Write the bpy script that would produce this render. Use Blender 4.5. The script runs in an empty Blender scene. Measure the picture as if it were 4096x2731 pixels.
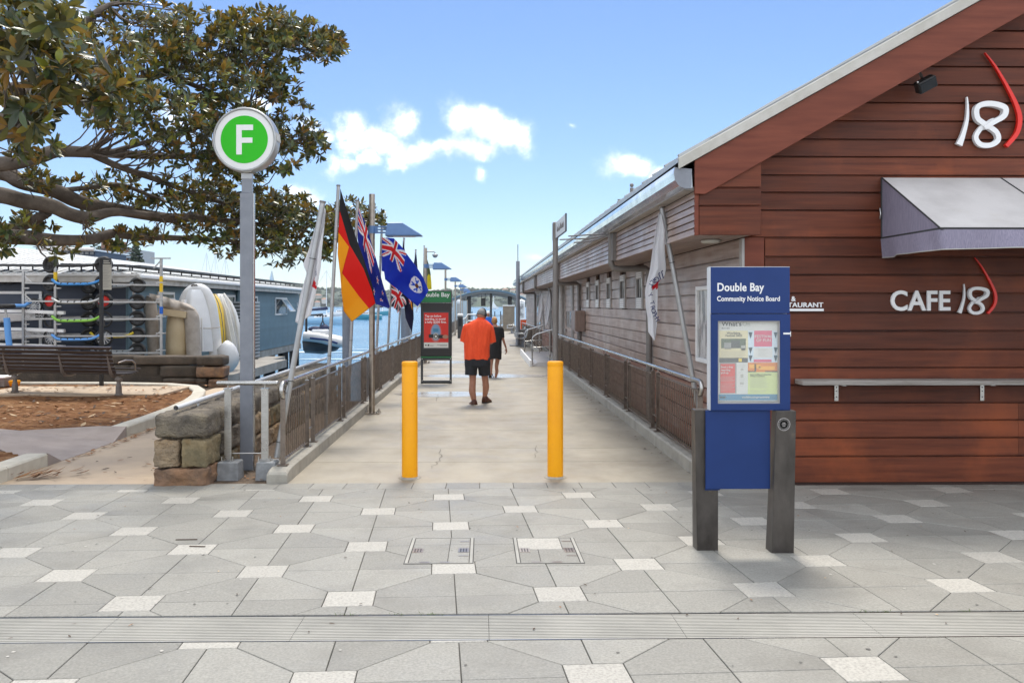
import bpy, bmesh, math, random
from mathutils import Vector, Matrix, noise
rad = math.radians
SC = bpy.context.scene
COL = SC.collection
random.seed(7)

# ------------------------------------------------------------------ camera, world, sun, exposure
# World axes follow the wharf: +Y runs along the walkway, +X to the right, z = 0 at the near end of the walkway.
F, CX, HY, EYE, AL = 3470.0, 1993.0, 1218.0, 1.867, 0.0179
cam = bpy.data.cameras.new('camera')
cam.sensor_width = 36
cam.lens = F / 4096 * 36
cam.shift_x = (2048 - CX) / 4096
cam.shift_y = -(1365.5 - HY) / 4096
cam.clip_end = 6000
cam.clip_start = 0.05
camo = bpy.data.objects.new('camera', cam)
camo.location = (0, 0, EYE)
camo.rotation_euler = (rad(90), 0, -AL)
COL.objects.link(camo)
SC.camera = camo

SUN_EL, SUN_AZ = rad(60), rad(4)      # high, almost straight ahead, behind thin cloud (azimuth from +Y towards +X)
W = bpy.data.worlds.new('World')
SC.world = W
W.use_nodes = True
wt = W.node_tree
for n in list(wt.nodes): wt.nodes.remove(n)
def wn(t, **k):
    n = wt.nodes.new(t)
    for a, b in k.items(): setattr(n, a, b)
    return n
def wl(a, b): wt.links.new(a, b)
def wmath(op, a, b=None, c=None):
    n = wn('ShaderNodeMath', operation=op)
    for i, v in enumerate((a, b, c)):
        if v is None: continue
        if isinstance(v, (int, float)): n.inputs[i].default_value = v
        else: wl(v, n.inputs[i])
    return n.outputs[0]
sky = wn('ShaderNodeTexSky', sky_type='NISHITA', sun_disc=False)
sky.sun_elevation = SUN_EL
sky.sun_rotation = SUN_AZ
sky.altitude = 0
sky.air_density = 1.0
sky.dust_density = 0.15
sky.ozone_density = 1.6
SKY_STRENGTH = 0.05
tc = wn('ShaderNodeTexCoord')
sep = wn('ShaderNodeSeparateXYZ'); wl(tc.outputs['Generated'], sep.inputs[0])
az = wmath('ARCTAN2', sep.outputs[0], sep.outputs[1])
el = wmath('ARCSINE', sep.outputs[2])
cmb0 = wn('ShaderNodeCombineXYZ'); wl(az, cmb0.inputs[0]); wl(el, cmb0.inputs[1])
wrp = wn('ShaderNodeTexNoise'); wrp.inputs['Scale'].default_value = 20; wrp.inputs['Detail'].default_value = 6; wl(tc.outputs['Generated'], wrp.inputs['Vector'])
wsb = wn('ShaderNodeVectorMath', operation='SUBTRACT'); wl(wrp.outputs['Color'], wsb.inputs[0]); wsb.inputs[1].default_value = (.5, .5, .5)
cmb = wn('ShaderNodeVectorMath', operation='MULTIPLY_ADD'); wl(wsb.outputs[0], cmb.inputs[0]); cmb.inputs[1].default_value = (.055, .045, 0); wl(cmb0.outputs[0], cmb.inputs[2])
def skydir(px, py):
    t = (px - CX) / F
    return math.atan(t) + AL, math.atan((HY - py) / F / math.sqrt(1 + t * t))
def cz(x, y): return 1150 + x / 1.4255, 350 + y / 1.4255
blobs = []
for x, y, rx, ry, s in [(350, 235, 80, 105, 1), (420, 330, 140, 95, 1), (620, 205, 110, 105, 1), (560, 330, 200, 95, 1), (600, 425, 75, 55, 1),
        (450, 420, 120, 40, .9), (730, 340, 120, 60, 1), (1010, 195, 125, 115, 1), (1150, 225, 150, 115, 1), (1260, 290, 140, 110, .95), (1050, 345, 220, 75, .95),
        (1080, 405, 80, 38, .9), (860, 350, 130, 50, .85), (1900, 440, 115, 80, 1), (2010, 465, 120, 62, .95), (2160, 490, 140, 45, .75),
        (1620, 210, 24, 20, .6), (1100, 520, 36, 42, .55), (170, 250, 110, 60, .55), (240, 460, 46, 52, .5), (90, 640, 130, 75, 1), (1430, 950, 70, 26, .5),
        (330, 440, 80, 40, .5)]:
    px, py = cz(x, y)
    a, e = skydir(px, py)
    blobs.append((a, e, rx / 1.4255 / F, ry / 1.4255 / F, s))
for px, py, rx, ry, s in [(1000, 425, 90, 40, 1), (20, 390, 80, 100, 1), (690, 470, 80, 60, .8), (300, 60, 90, 40, .7)]:
    a, e = skydir(px, py)
    blobs.append((a, e, rx / F, ry / F, s))
dens = None
for a, e, ra, re, s in blobs:
    sub = wn('ShaderNodeVectorMath', operation='SUBTRACT'); wl(cmb.outputs[0], sub.inputs[0]); sub.inputs[1].default_value = (a, e, 0)
    mul = wn('ShaderNodeVectorMath', operation='MULTIPLY'); wl(sub.outputs[0], mul.inputs[0]); mul.inputs[1].default_value = (1 / ra, 1 / re, 0)
    ln = wn('ShaderNodeVectorMath', operation='LENGTH'); wl(mul.outputs[0], ln.inputs[0])
    d = wmath('MULTIPLY_ADD', ln.outputs['Value'], -s, s)
    dens = d if dens is None else wmath('MAXIMUM', dens, d)
nz = wn('ShaderNodeTexNoise'); nz.inputs['Scale'].default_value = 34; nz.inputs['Detail'].default_value = 12; nz.inputs['Roughness'].default_value = .66
wl(tc.outputs['Generated'], nz.inputs['Vector'])
n2 = wn('ShaderNodeTexNoise'); n2.inputs['Scale'].default_value = 3.2; n2.inputs['Detail'].default_value = 8; n2.inputs['Roughness'].default_value = .6
wl(tc.outputs['Generated'], n2.inputs['Vector'])
# dense white cloud added out of view, behind and above, as fill light
sc2 = wmath('SUBTRACT', n2.outputs['Fac'], .35)
behind = wn('ShaderNodeMapRange'); wl(sep.outputs[1], behind.inputs[0]); behind.inputs[1].default_value = .75; behind.inputs[2].default_value = .45
sc2 = wmath('MULTIPLY', wmath('MULTIPLY', sc2, 5.0), behind.outputs[0])
sc2 = wmath('SUBTRACT', sc2, wmath('MULTIPLY', wmath('SUBTRACT', 1.0, behind.outputs[0]), 1.5))
dens = wmath('MAXIMUM', dens, sc2)
dens = wmath('ADD', dens, wmath('MULTIPLY', wmath('SUBTRACT', nz.outputs['Fac'], .5), 1.9))
cm = wn('ShaderNodeMapRange', interpolation_type='SMOOTHSTEP'); wl(dens, cm.inputs[0])
cm.inputs[1].default_value = -.46; cm.inputs[2].default_value = .95
# cloud colour: white, with grey-blue shading put in by noise
n3 = wn('ShaderNodeTexNoise'); n3.inputs['Scale'].default_value = 16; n3.inputs['Detail'].default_value = 5
wl(tc.outputs['Generated'], n3.inputs['Vector'])
cc = wn('ShaderNodeMix', data_type='RGBA'); n3m = wn('ShaderNodeMapRange'); n3m.inputs[1].default_value = .40; n3m.inputs[2].default_value = .70; wl(n3.outputs['Fac'], n3m.inputs[0]); wl(n3m.outputs[0], cc.inputs[0])
CLOUD = 18.0
cc.inputs[6].default_value = (CLOUD * .42, CLOUD * .465, CLOUD * .53, 1)
cc.inputs[7].default_value = (CLOUD * 1.06, CLOUD * 1.06, CLOUD * 1.06, 1)
tint = wn('ShaderNodeMix', data_type='RGBA', blend_type='MULTIPLY'); tint.inputs[0].default_value = 1
wl(sky.outputs[0], tint.inputs[6]); tint.inputs[7].default_value = (.74, .83, 1.0, 1)
SKYTINT = tint
mx = wn('ShaderNodeMix', data_type='RGBA'); wl(wmath('POWER', cm.outputs[0], 1.9), mx.inputs[0]); wl(tint.outputs[2], mx.inputs[6]); wl(cc.outputs[2], mx.inputs[7])
bg = wn('ShaderNodeBackground'); bg.inputs['Strength'].default_value = SKY_STRENGTH
wl(mx.outputs[2], bg.inputs['Color'])
wo = wn('ShaderNodeOutputWorld'); wl(bg.outputs[0], wo.inputs['Surface'])

sun = bpy.data.lights.new('sun', 'SUN')
sun.energy = 1.2
sun.angle = rad(16)
sun.color = (1, .93, .82)
suno = bpy.data.objects.new('sun', sun)
sd = Vector((math.sin(SUN_AZ) * math.cos(SUN_EL), math.cos(SUN_AZ) * math.cos(SUN_EL), math.sin(SUN_EL)))
suno.rotation_euler = sd.to_track_quat('Z', 'Y').to_euler()
suno.location = (0, 0, 40)
COL.objects.link(suno)

vs = SC.view_settings
vs.view_transform = 'Standard'; vs.look = 'None'; vs.gamma = 1; vs.use_curve_mapping = False
vs.exposure = 1.6
SC.cycles.max_bounces = 8
SC.cycles.transparent_max_bounces = 12
SC.cycles.use_denoising = True
SC.cycles.caustics_reflective = False
SC.cycles.caustics_refractive = False
SC.cycles.sample_clamp_indirect = 6

# ------------------------------------------------------------------ helpers
def c2w(xc, d, z=0): return Vector((xc * math.cos(AL) + d * math.sin(AL), -xc * math.sin(AL) + d * math.cos(AL), z))
def at(px, py, d):                      # the point seen at (px, py) of the photograph that stands d metres ahead
    return c2w((px - CX) / F * d, d, EYE - (py - HY) / F * d)
def gnd(px, py, z=0): return at(px, py, (EYE - z) * F / (py - HY))
def onx(px, X): return X / ((px - CX) / F * math.cos(AL) + math.sin(AL))
def zat(py, d): return EYE - (py - HY) / F * d
def wz(Y): return -.0058 * (Y - 9.2)    # the walkway falls a little towards the water

ORG = {}
def tag(o, label=None, cat=None, group=None, kind=None):
    if label: o['label'] = label
    if cat: o['category'] = cat
    if group: o['group'] = group
    if kind: o['kind'] = kind
    return o
def thing(name, label, cat, loc=(0, 0, 0), group=None, kind=None):
    o = bpy.data.objects.new(name, None)
    o.empty_display_size = .2
    COL.objects.link(o)
    o.location = loc
    ORG[o.name] = Vector(loc)
    return tag(o, label, cat, group, kind)
def link(name, me, parent=None, loc=None):
    o = bpy.data.objects.new(name, me)
    COL.objects.link(o)
    if parent is not None:
        o.parent = parent
        ORG[o.name] = ORG.get(parent.name, Vector())
    if loc is not None: o.location = loc
    return o
def dup(o, parent=None):
    c = o.copy(); COL.objects.link(c); c.parent = parent
    for ch in o.children: dup(ch, c)
    return c
class MB:
    def __init__(s): s.v, s.f, s.m, s.s = [], [], [], []
    def add(s, vs, fs, mi=0, sm=False):
        b = len(s.v); s.v += [tuple(x) for x in vs]
        for f in fs: s.f.append(tuple(b + i for i in f)); s.m.append(mi); s.s.append(sm)
        return s
    def hexa(s, p, mi=0):
        return s.add(p, [(0, 3, 2, 1), (4, 5, 6, 7), (0, 1, 5, 4), (1, 2, 6, 5), (2, 3, 7, 6), (3, 0, 4, 7)], mi)
    def bx(s, x0, x1, y0, y1, z0, z1, mi=0):
        return s.hexa([(x0, y0, z0), (x1, y0, z0), (x1, y1, z0), (x0, y1, z0), (x0, y0, z1), (x1, y0, z1), (x1, y1, z1), (x0, y1, z1)], mi)
    def box(s, c, d, rz=0, mi=0, M=None):
        R = Matrix.Rotation(rz, 3, 'Z') if M is None else M
        p = [Vector(c) + R @ Vector((x * d[0] / 2, y * d[1] / 2, z * d[2] / 2)) for z in (-1, 1) for x, y in ((-1, -1), (1, -1), (1, 1), (-1, 1))]
        return s.hexa(p, mi)
    def beam(s, a, b, w, h, up=(0, 0, 1), mi=0):
        a, b = Vector(a), Vector(b); d = (b - a).normalized(); u = Vector(up)
        x = d.cross(u)
        if x.length < 1e-4: x = d.cross(Vector((1, 0, 0)))
        x.normalize(); y = x.cross(d)
        p = [q + x * i * w / 2 + y * j * h / 2 for q in (a, b) for i, j in ((-1, -1), (1, -1), (1, 1), (-1, 1))]
        return s.hexa(p, mi)
    def tube(s, pts, r, n=8, mi=0, cap=True, sx=1, ref=None):
        pts = [Vector(p) for p in pts]; k = len(pts)
        if not isinstance(r, (list, tuple)): r = [r] * k
        rings = []; prev = None
        for i, p in enumerate(pts):
            d = (pts[min(i + 1, k - 1)] - pts[max(i - 1, 0)]).normalized()
            if prev is None:
                a = Vector(ref) if ref else (Vector((0, 0, 1)) if abs(d.z) < .9 else Vector((1, 0, 0)))
            else: a = prev
            x = (a - d * a.dot(d)).normalized(); prev = x; y = d.cross(x)
            rings.append([p + (x * math.cos(t) + y * math.sin(t) * sx) * r[i] for t in (2 * math.pi * j / n for j in range(n))])
        vs = [q for R in rings for q in R]
        fs = [(i * n + j, i * n + (j + 1) % n, (i + 1) * n + (j + 1) % n, (i + 1) * n + j) for i in range(k - 1) for j in range(n)]
        s.add(vs, fs, mi, True)
        if cap:
            s.add(rings[0], [tuple(range(n))[::-1]], mi); s.add(rings[-1], [tuple(range(n))], mi)
        return s
    def loft(s, rings, mi=0, cap=True, sm=True):
        n = len(rings[0]); vs = [q for R in rings for q in R]
        fs = [(i * n + j, i * n + (j + 1) % n, (i + 1) * n + (j + 1) % n, (i + 1) * n + j) for i in range(len(rings) - 1) for j in range(n)]
        if cap: fs += [tuple(range(n))[::-1], tuple(range(len(vs) - n, len(vs)))]
        return s.add(vs, fs, mi, sm)
    def lathe(s, prof, c=(0, 0, 0), n=20, M=None, mi=0, cap=True):
        c = Vector(c); vs = []; rows = []
        for r, z in prof:
            if r < 1e-5:
                rows.append([len(vs)] * n); p = Vector((0, 0, z)); vs.append(c + (M @ p if M else p)); continue
            rows.append(list(range(len(vs), len(vs) + n)))
            for j in range(n):
                p = Vector((r * math.cos(2 * math.pi * j / n), r * math.sin(2 * math.pi * j / n), z))
                vs.append(c + (M @ p if M else p))
        fs = []
        for a, b in zip(rows, rows[1:]):
            for j in range(n):
                q = []
                for i in (a[j], a[(j + 1) % n], b[(j + 1) % n], b[j]):
                    if i not in q: q.append(i)
                if len(q) > 2: fs.append(tuple(q))
        s.add(vs, fs, mi, True)
        if cap:
            for R, sg in ((rows[0], -1), (rows[-1], 1)):
                if R[0] != R[1]: s.add([vs[i] for i in R], [tuple(range(n))[::sg]], mi)
        return s
    def prism(s, poly, fn, h0, h1, mi=0):
        n = len(poly)
        vs = [fn(x, y, h0) for x, y in poly] + [fn(x, y, h1) for x, y in poly]
        fs = [tuple(range(n))[::-1], tuple(range(n, 2 * n))] + [(i, (i + 1) % n, n + (i + 1) % n, n + i) for i in range(n)]
        return s.add(vs, fs, mi)
    def grid(s, fn, nu, nv, mi=0, sm=True):
        vs = [fn(i / nu, j / nv) for j in range(nv + 1) for i in range(nu + 1)]
        fs = [(j * (nu + 1) + i, j * (nu + 1) + i + 1, (j + 1) * (nu + 1) + i + 1, (j + 1) * (nu + 1) + i) for j in range(nv) for i in range(nu)]
        if callable(mi):
            b = len(s.v); s.v += [tuple(x) for x in vs]
            for q, f in enumerate(fs):
                j, i = divmod(q, nu)
                s.f.append(tuple(b + x for x in f)); s.m.append(mi((i + .5) / nu, (j + .5) / nv)); s.s.append(sm)
            return s
        return s.add(vs, fs, mi, sm)
    def ball(s, c, r, n=12, mi=0, M=None):
        if not isinstance(r, (tuple, list)): r = (r, r, r)
        m = max(4, n // 2); c = Vector(c)
        prof = [(math.sin(math.pi * i / m) if 0 < i < m else 0, math.cos(math.pi * i / m)) for i in range(m + 1)][::-1]
        b = len(s.v); s.lathe(prof, (0, 0, 0), n, mi=mi)
        for k in range(b, len(s.v)):
            p = Vector(s.v[k]); p = Vector((p.x * r[0], p.y * r[1], p.z * r[2])); s.v[k] = tuple(c + (M @ p if M else p))
        return s
    def mesh(s, name, mats, bev=0, off=None, seg=1, clean=False):
        me = bpy.data.meshes.new(name)
        v = s.v if off is None else [tuple(Vector(p) - off) for p in s.v]
        me.from_pydata(v, [], s.f)
        for m in (mats if isinstance(mats, (list, tuple)) else [mats]): me.materials.append(m)
        me.polygons.foreach_set('material_index', s.m)
        me.polygons.foreach_set('use_smooth', s.s)
        if bev or clean:
            bm = bmesh.new(); bm.from_mesh(me)
            bmesh.ops.remove_doubles(bm, verts=bm.verts, dist=1e-5)
            if bev:
                es = [e for e in bm.edges if len(e.link_faces) == 2 and e.calc_face_angle(0) > .5]
                bmesh.ops.bevel(bm, geom=es, offset=bev, segments=seg, affect='EDGES', profile=.5, clamp_overlap=True)
            bm.to_mesh(me); bm.free()
        me.update()
        return me
    def build(s, name, mats, parent=None, bev=0, seg=1, clean=False):
        if parent is not None:
            return link(name, s.mesh(name, mats, bev, ORG.get(parent.name), seg, clean), parent)
        xs, ys, zs = zip(*s.v)
        off = Vector(((min(xs) + max(xs)) / 2, (min(ys) + max(ys)) / 2, min(zs)))
        o = link(name, s.mesh(name, mats, bev, off, seg, clean), None, off)
        ORG[o.name] = off
        return o
def one(name, mb, mats, label, cat, group=None, **k): return tag(mb.build(name, mats, **k), label, cat, group)
def struct(name, mb, mats, **k): return tag(mb.build(name, mats, **k), kind='structure')
def text_mesh(body, size, bold=0, ext=.002, align='LEFT', sx=1, shear=0):
    bold = min(bold, size * .02)
    cu = bpy.data.curves.new('t', 'FONT')
    cu.body = body; cu.size = size; cu.offset = bold; cu.extrude = ext; cu.align_x = align; cu.space_character = 1 + 1.6 * bold / size; cu.shear = shear; cu.resolution_u = 4
    ob = bpy.data.objects.new('t', cu)
    me = bpy.data.meshes.new_from_object(ob)
    bpy.data.objects.remove(ob); bpy.data.curves.remove(cu)
    v = [(p.co.x * sx, p.co.y, p.co.z) for p in me.vertices]
    f = [tuple(p.vertices) for p in me.polygons]
    bpy.data.meshes.remove(me)
    return v, f
FRONT = Matrix(((1, 0, 0), (0, 0, -1), (0, 1, 0)))        # lettering that faces -Y
def put_text(mb, body, size, pos, R=FRONT, mi=0, width=None, **k):
    v, f = text_mesh(body, size, **k)
    if not v: return mb
    if width:
        w = max(p[0] for p in v) - min(p[0] for p in v); q = width / w
        v = [(p[0] * q, p[1], p[2]) for p in v]
    pos = Vector(pos)
    return mb.add([pos + R @ Vector(p) for p in v], f, mi)

# ------------------------------------------------------------------ materials
MATS = {}
def mat(name, col, rough=.6, metal=0, col2=None, scale=6, stretch=(1, 1, 1), detail=5, lo=.35, hi=.65, rnd=0, bump=0, bscale=60, spec=.5,
        col3=None, scale3=1.5, lo3=.55, hi3=.75, trans=0, coat=0, bstretch=None, obj=False, rvar=0):
    m = bpy.data.materials.new(name); m.use_nodes = True
    nt = m.node_tree; b = nt.nodes['Principled BSDF']; L = nt.links.new
    def N(t): return nt.nodes.new(t)
    b.inputs['Roughness'].default_value = rough; b.inputs['Metallic'].default_value = metal
    b.inputs['Specular IOR Level'].default_value = spec
    if coat: b.inputs['Coat Weight'].default_value = coat
    b.inputs['Base Color'].default_value = (*col, 1)
    co = N('ShaderNodeTexCoord').outputs['Object'] if obj else N('ShaderNodeNewGeometry').outputs['Position']
    def mapped(st):
        if st == (1, 1, 1): return co
        mp = N('ShaderNodeMapping'); L(co, mp.inputs[0]); mp.inputs['Scale'].default_value = st
        return mp.outputs[0]
    out = None
    def noisemix(a, bcol, sc, st, l, h):
        t = N('ShaderNodeTexNoise'); t.inputs['Scale'].default_value = sc; t.inputs['Detail'].default_value = detail; t.inputs['Roughness'].default_value = .6
        L(mapped(st), t.inputs['Vector'])
        r = N('ShaderNodeMapRange'); r.inputs[1].default_value = l; r.inputs[2].default_value = h; L(t.outputs['Fac'], r.inputs[0])
        x = N('ShaderNodeMix'); x.data_type = 'RGBA'; L(r.outputs[0], x.inputs[0])
        if isinstance(a, tuple): x.inputs[6].default_value = (*a, 1)
        else: L(a, x.inputs[6])
        x.inputs[7].default_value = (*bcol, 1)
        return x.outputs[2], r.outputs[0]
    if col2: out, fac = noisemix(col, col2, scale, stretch, lo, hi)
    if col3: out, fac = noisemix(out if out is not None else col, col3, scale3, (1, 1, 1), lo3, hi3)
    if rnd:
        oi = N('ShaderNodeObjectInfo')
        r = N('ShaderNodeMapRange'); L(oi.outputs['Random'], r.inputs[0]); r.inputs[3].default_value = 1 - rnd; r.inputs[4].default_value = 1 + rnd
        x = N('ShaderNodeMix'); x.data_type = 'RGBA'; x.blend_type = 'MULTIPLY'; x.inputs[0].default_value = 1
        if out is None: x.inputs[6].default_value = (*col, 1)
        else: L(out, x.inputs[6])
        L(r.outputs[0], x.inputs[7]); out = x.outputs[2]
    if out is not None: L(out, b.inputs['Base Color'])
    if rvar:
        t = N('ShaderNodeTexNoise'); t.inputs['Scale'].default_value = 2.2; t.inputs['Detail'].default_value = 6; L(co, t.inputs['Vector'])
        r = N('ShaderNodeMapRange'); r.inputs[1].default_value = .3; r.inputs[2].default_value = .7; r.inputs[3].default_value = max(.05, rough - rvar); r.inputs[4].default_value = min(1, rough + rvar)
        L(t.outputs['Fac'], r.inputs[0]); L(r.outputs[0], b.inputs['Roughness'])
    if bump:
        t = N('ShaderNodeTexNoise'); t.inputs['Scale'].default_value = bscale; t.inputs['Detail'].default_value = 6
        L(mapped(bstretch or (1, 1, 1)), t.inputs['Vector'])
        bp = N('ShaderNodeBump'); bp.inputs['Strength'].default_value = 1; bp.inputs['Distance'].default_value = bump
        L(t.outputs['Fac'], bp.inputs['Height']); L(bp.outputs[0], b.inputs['Normal'])
    if trans:
        tr = N('ShaderNodeBsdfTranslucent'); ms = N('ShaderNodeMixShader'); ms.inputs[0].default_value = trans
        if out is not None: L(out, tr.inputs['Color'])
        else: tr.inputs['Color'].default_value = (*col, 1)
        L(b.outputs[0], ms.inputs[1]); L(tr.outputs[0], ms.inputs[2])
        L(ms.outputs[0], nt.nodes['Material Output'].inputs['Surface'])
    MATS[name] = m
    return m
def rgb(r, g, b):
    f = lambda c: ((c / 255 + .055) / 1.055) ** 2.4 if c > 10 else c / 255 / 12.92
    return (f(r), f(g), f(b))
GREY_TILE = mat('grey_granite', (.20, .193, .17), .6, col2=(.30, .288, .255), scale=75, detail=6, lo=.33, hi=.67, rnd=.12, bump=.0012, bscale=300, col3=(.165, .157, .137), scale3=1.9, lo3=.5, hi3=.86, rvar=.14)
LIGHT_TILE = mat('light_granite', (.42, .40, .355), .6, col2=(.28, .265, .235), scale=70, detail=6, lo=.42, hi=.66, rnd=.05, bump=.001, bscale=240)
GROUT = mat('joint_dark', (.055, .052, .048), .9)
CONC = mat('walkway_concrete', (.35, .312, .245), .6, col2=(.255, .224, .172), scale=1.1, stretch=(1.6, .8, 1), detail=9, lo=.35, hi=.7, rnd=.05, bump=.002, bscale=180, col3=(.205, .175, .135), scale3=.55, lo3=.53, hi3=.8, rvar=.16)
PATHC = mat('path_concrete', (.50, .385, .265), .75, col2=(.40, .31, .225), scale=1.4, detail=9, lo=.35, hi=.72, bump=.002, bscale=160)
KERBC = mat('kerb_concrete', (.40, .375, .32), .8, col2=(.27, .25, .21), scale=5, detail=9, lo=.4, hi=.75, bump=.003, bscale=110, col3=(.16, .145, .12), scale3=2.2, lo3=.6, hi3=.85)
KERBL = mat('pale_kerb_concrete', (.56, .52, .43), .8, col2=(.43, .385, .31), scale=4, detail=8, lo=.42, hi=.75, bump=.002, bscale=120)
RAMPC = mat('mauve_concrete', (.36, .30, .265), .8, col2=(.29, .24, .21), scale=3, detail=8, bump=.002, bscale=130)
BLOCKC = mat('cast_block', (.30, .31, .315), .7, col2=(.2, .205, .21), scale=12, detail=8, bump=.003, bscale=90)
MULCH = mat('mulch', (.26, .128, .056), .95, spec=.1, col2=(.115, .05, .023), scale=14, detail=12, lo=.36, hi=.62, bump=.03, bscale=45, col3=(.35, .205, .105), scale3=3, lo3=.5, hi3=.75)
SOIL = mat('soil', (.085, .062, .045), .95, col2=(.16, .11, .07), scale=14, detail=8, bump=.01, bscale=60)
SAND = mat('sandstone', (.36, .27, .17), .92, col2=(.19, .145, .10), scale=4.2, detail=10, lo=.32, hi=.62, rnd=.16, bump=.05, bscale=24, col3=(.40, .22, .075), scale3=1.7, lo3=.5, hi3=.78)
SANDC = mat('weathered_coping', (.22, .185, .14), .92, col2=(.105, .09, .072), scale=4, detail=10, lo=.35, hi=.65, rnd=.1, bump=.04, bscale=34, col3=(.30, .25, .17), scale3=2.2, lo3=.52, hi3=.75)
SANDR = mat('rust_sandstone', (.32, .18, .10), .92, col2=(.15, .10, .07), scale=4, detail=10, lo=.35, hi=.65, rnd=.1, bump=.025, bscale=22, col3=(.36, .21, .09), scale3=3, lo3=.55, hi3=.75)
SANDG = mat('mossy_sandstone', (.25, .19, .105), .92, col2=(.125, .105, .06), scale=4, detail=10, lo=.35, hi=.65, rnd=.1, bump=.025, bscale=22, col3=(.3, .17, .06), scale3=2.2, lo3=.55, hi3=.75)
WALLD = mat('dark_wall_stone', (.115, .088, .064), .92, col2=(.065, .052, .04), scale=3, detail=10, lo=.35, hi=.65, rnd=.12, bump=.015, bscale=25, col3=(.2, .15, .1), scale3=1.2, lo3=.6, hi3=.85)
REDWD = mat('red_stained_timber', (.165, .045, .021), .42, spec=.22, col2=(.075, .021, .011), scale=2.2, stretch=(.5, 1, 9), detail=8, lo=.32, hi=.7, rnd=.25, bump=.0012, bscale=30, bstretch=(.6, 1, 14), col3=(.29, .072, .024), scale3=.9, lo3=.5, hi3=.8, rvar=.1)
REDWP = mat('red_painted_timber', (.20, .056, .032), .5, spec=.22, col2=(.135, .036, .021), scale=2, stretch=(.6, 1, 6), detail=7, bump=.0008, bscale=40, bstretch=(1, 1, 6))
GREYWD = mat('weathered_timber', (.43, .33, .28), .4, col2=(.25, .165, .125), scale=2.6, stretch=(1, .35, 8), detail=9, lo=.32, hi=.68, rnd=.13, bump=.0015, bscale=26, bstretch=(1, .5, 14), col3=(.54, .48, .44), scale3=1.2, lo3=.5, hi3=.8, rvar=.12)
BROWNWD = mat('worn_red_timber', (.25, .105, .065), .46, col2=(.38, .28, .235), scale=2, stretch=(1, .4, 7), detail=9, lo=.45, hi=.72, rnd=.15, bump=.0015, bscale=26, bstretch=(1, .5, 14), rvar=.1)
DARKT = mat('timber_shadow_gap', (.06, .03, .022), .7)
GREYTRIM = mat('grey_trim', (.42, .40, .385), .5, col2=(.34, .32, .305), scale=6, detail=5)
SOFFIT = mat('soffit_timber', (.30, .215, .18), .4, col2=(.22, .155, .13), scale=3, stretch=(6, .4, 1), rnd=.08)
ROOFM = mat('grey_roof_metal', (.46, .47, .47), .4, metal=.3, col2=(.40, .41, .41), scale=3)
CAPM = mat('pale_capping', (.52, .50, .455), .5, col2=(.43, .41, .36), scale=5)
GUTTER = mat('bright_gutter_metal', (.72, .74, .76), .16, metal=1, col2=(.55, .57, .6), scale=5, rvar=.08)
PIPEG = mat('grey_downpipe', (.20, .185, .175), .42, col2=(.165, .15, .14), scale=5)
STEEL = mat('brushed_steel', (.56, .55, .53), .27, metal=1, col2=(.46, .45, .43), scale=18, stretch=(1, 1, 8), rvar=.08)
GALV = mat('galvanised_grating', (.37, .355, .315), .6, metal=0, col2=(.28, .27, .24), scale=2, detail=6, col3=(.42, .405, .365), scale3=.7)
STEELR = mat('rail_steel', (.42, .37, .32), .36, metal=1, col2=(.33, .285, .24), scale=14, rvar=.1)
RAILB = mat('rail_brown_steel', (.25, .205, .17), .38, metal=.75, col2=(.17, .138, .115), scale=14, rvar=.1)
POLEG = mat('grey_painted_pole', (.235, .25, .285), .42, col2=(.2, .213, .245), scale=9, rvar=.08)
POLEL = mat('silver_pole', (.43, .435, .44), .38, metal=.55, col2=(.36, .365, .37), scale=9)
BLUEP = mat('lamp_blue_paint', (.10, .20, .40), .38, col2=(.085, .175, .36), scale=7)
YELLOW = mat('yellow_bollard_paint', (.93, .40, .004), .42, spec=.3, col2=(.88, .36, .004), scale=3, col3=(.55, .22, .02), scale3=7, lo3=.64, hi3=.74, bump=.0006, bscale=50, rvar=.08)
SIGNBLUE = mat('sign_blue', (.015, .042, .165), .45, spec=.25, col2=(.013, .037, .145), scale=3, rvar=.06)
WHITE = mat('white_paint', (.80, .80, .79), .5)
WHITEL = mat('white_lettering', (.82, .82, .82), .5)
PALE = mat('pale_side', (.62, .64, .66), .45)
RUSTM = mat('dark_worn_steel', (.10, .088, .078), .4, metal=.3, col2=(.035, .029, .025), scale=5, stretch=(1, 1, .45), detail=9, lo=.35, hi=.65, col3=(.2, .15, .10), scale3=4, lo3=.62, hi3=.78, rvar=.12)
GREENS = mat('sign_green', (.045, .50, .03), .75, spec=.15)
GREEND = mat('header_green', (.012, .165, .05), .4)
BLACKM = mat('black_panel', (.016, .016, .016), .35)
DARKM = mat('charcoal_metal', (.055, .057, .06), .42, col2=(.045, .047, .05), scale=8)
BLACKR = mat('black_rubber', (.018, .018, .018), .65, rnd=.2)
GLASSR = mat('reflective_glass', (.03, .035, .04), .04, spec=1.0)
GLASSD = mat('dark_glass', (.022, .026, .03), .05, spec=.9)
REDM = mat('bright_red', (.62, .022, .012), .38)
REDSTR = mat('red_stroke', (.75, .02, .01), .35)
ORANGE = mat('orange_panel', (.72, .085, .012), .45)
AWN = mat('awning_canvas', (.70, .67, .65), .8, col2=(.58, .55, .53), scale=2.2, detail=8, lo=.4, hi=.7, col3=(.58, .53, .46), scale3=1.6, lo3=.62, hi3=.85, bump=.0006, bscale=400, trans=.2)
AWNP = mat('awning_purple', (.23, .21, .29), .8, col2=(.36, .33, .43), scale=18, stretch=(14, 14, .5), detail=4, bump=.0005, bscale=400, trans=.12)
AWNT = mat('awning_piping', (.03, .03, .032), .6)
SHELFW = mat('silvered_timber', (.36, .33, .30), .75, col2=(.22, .19, .165), scale=4, stretch=(.6, 1, 12), detail=8, bump=.002, bscale=40, bstretch=(1, 1, 10))
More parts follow.
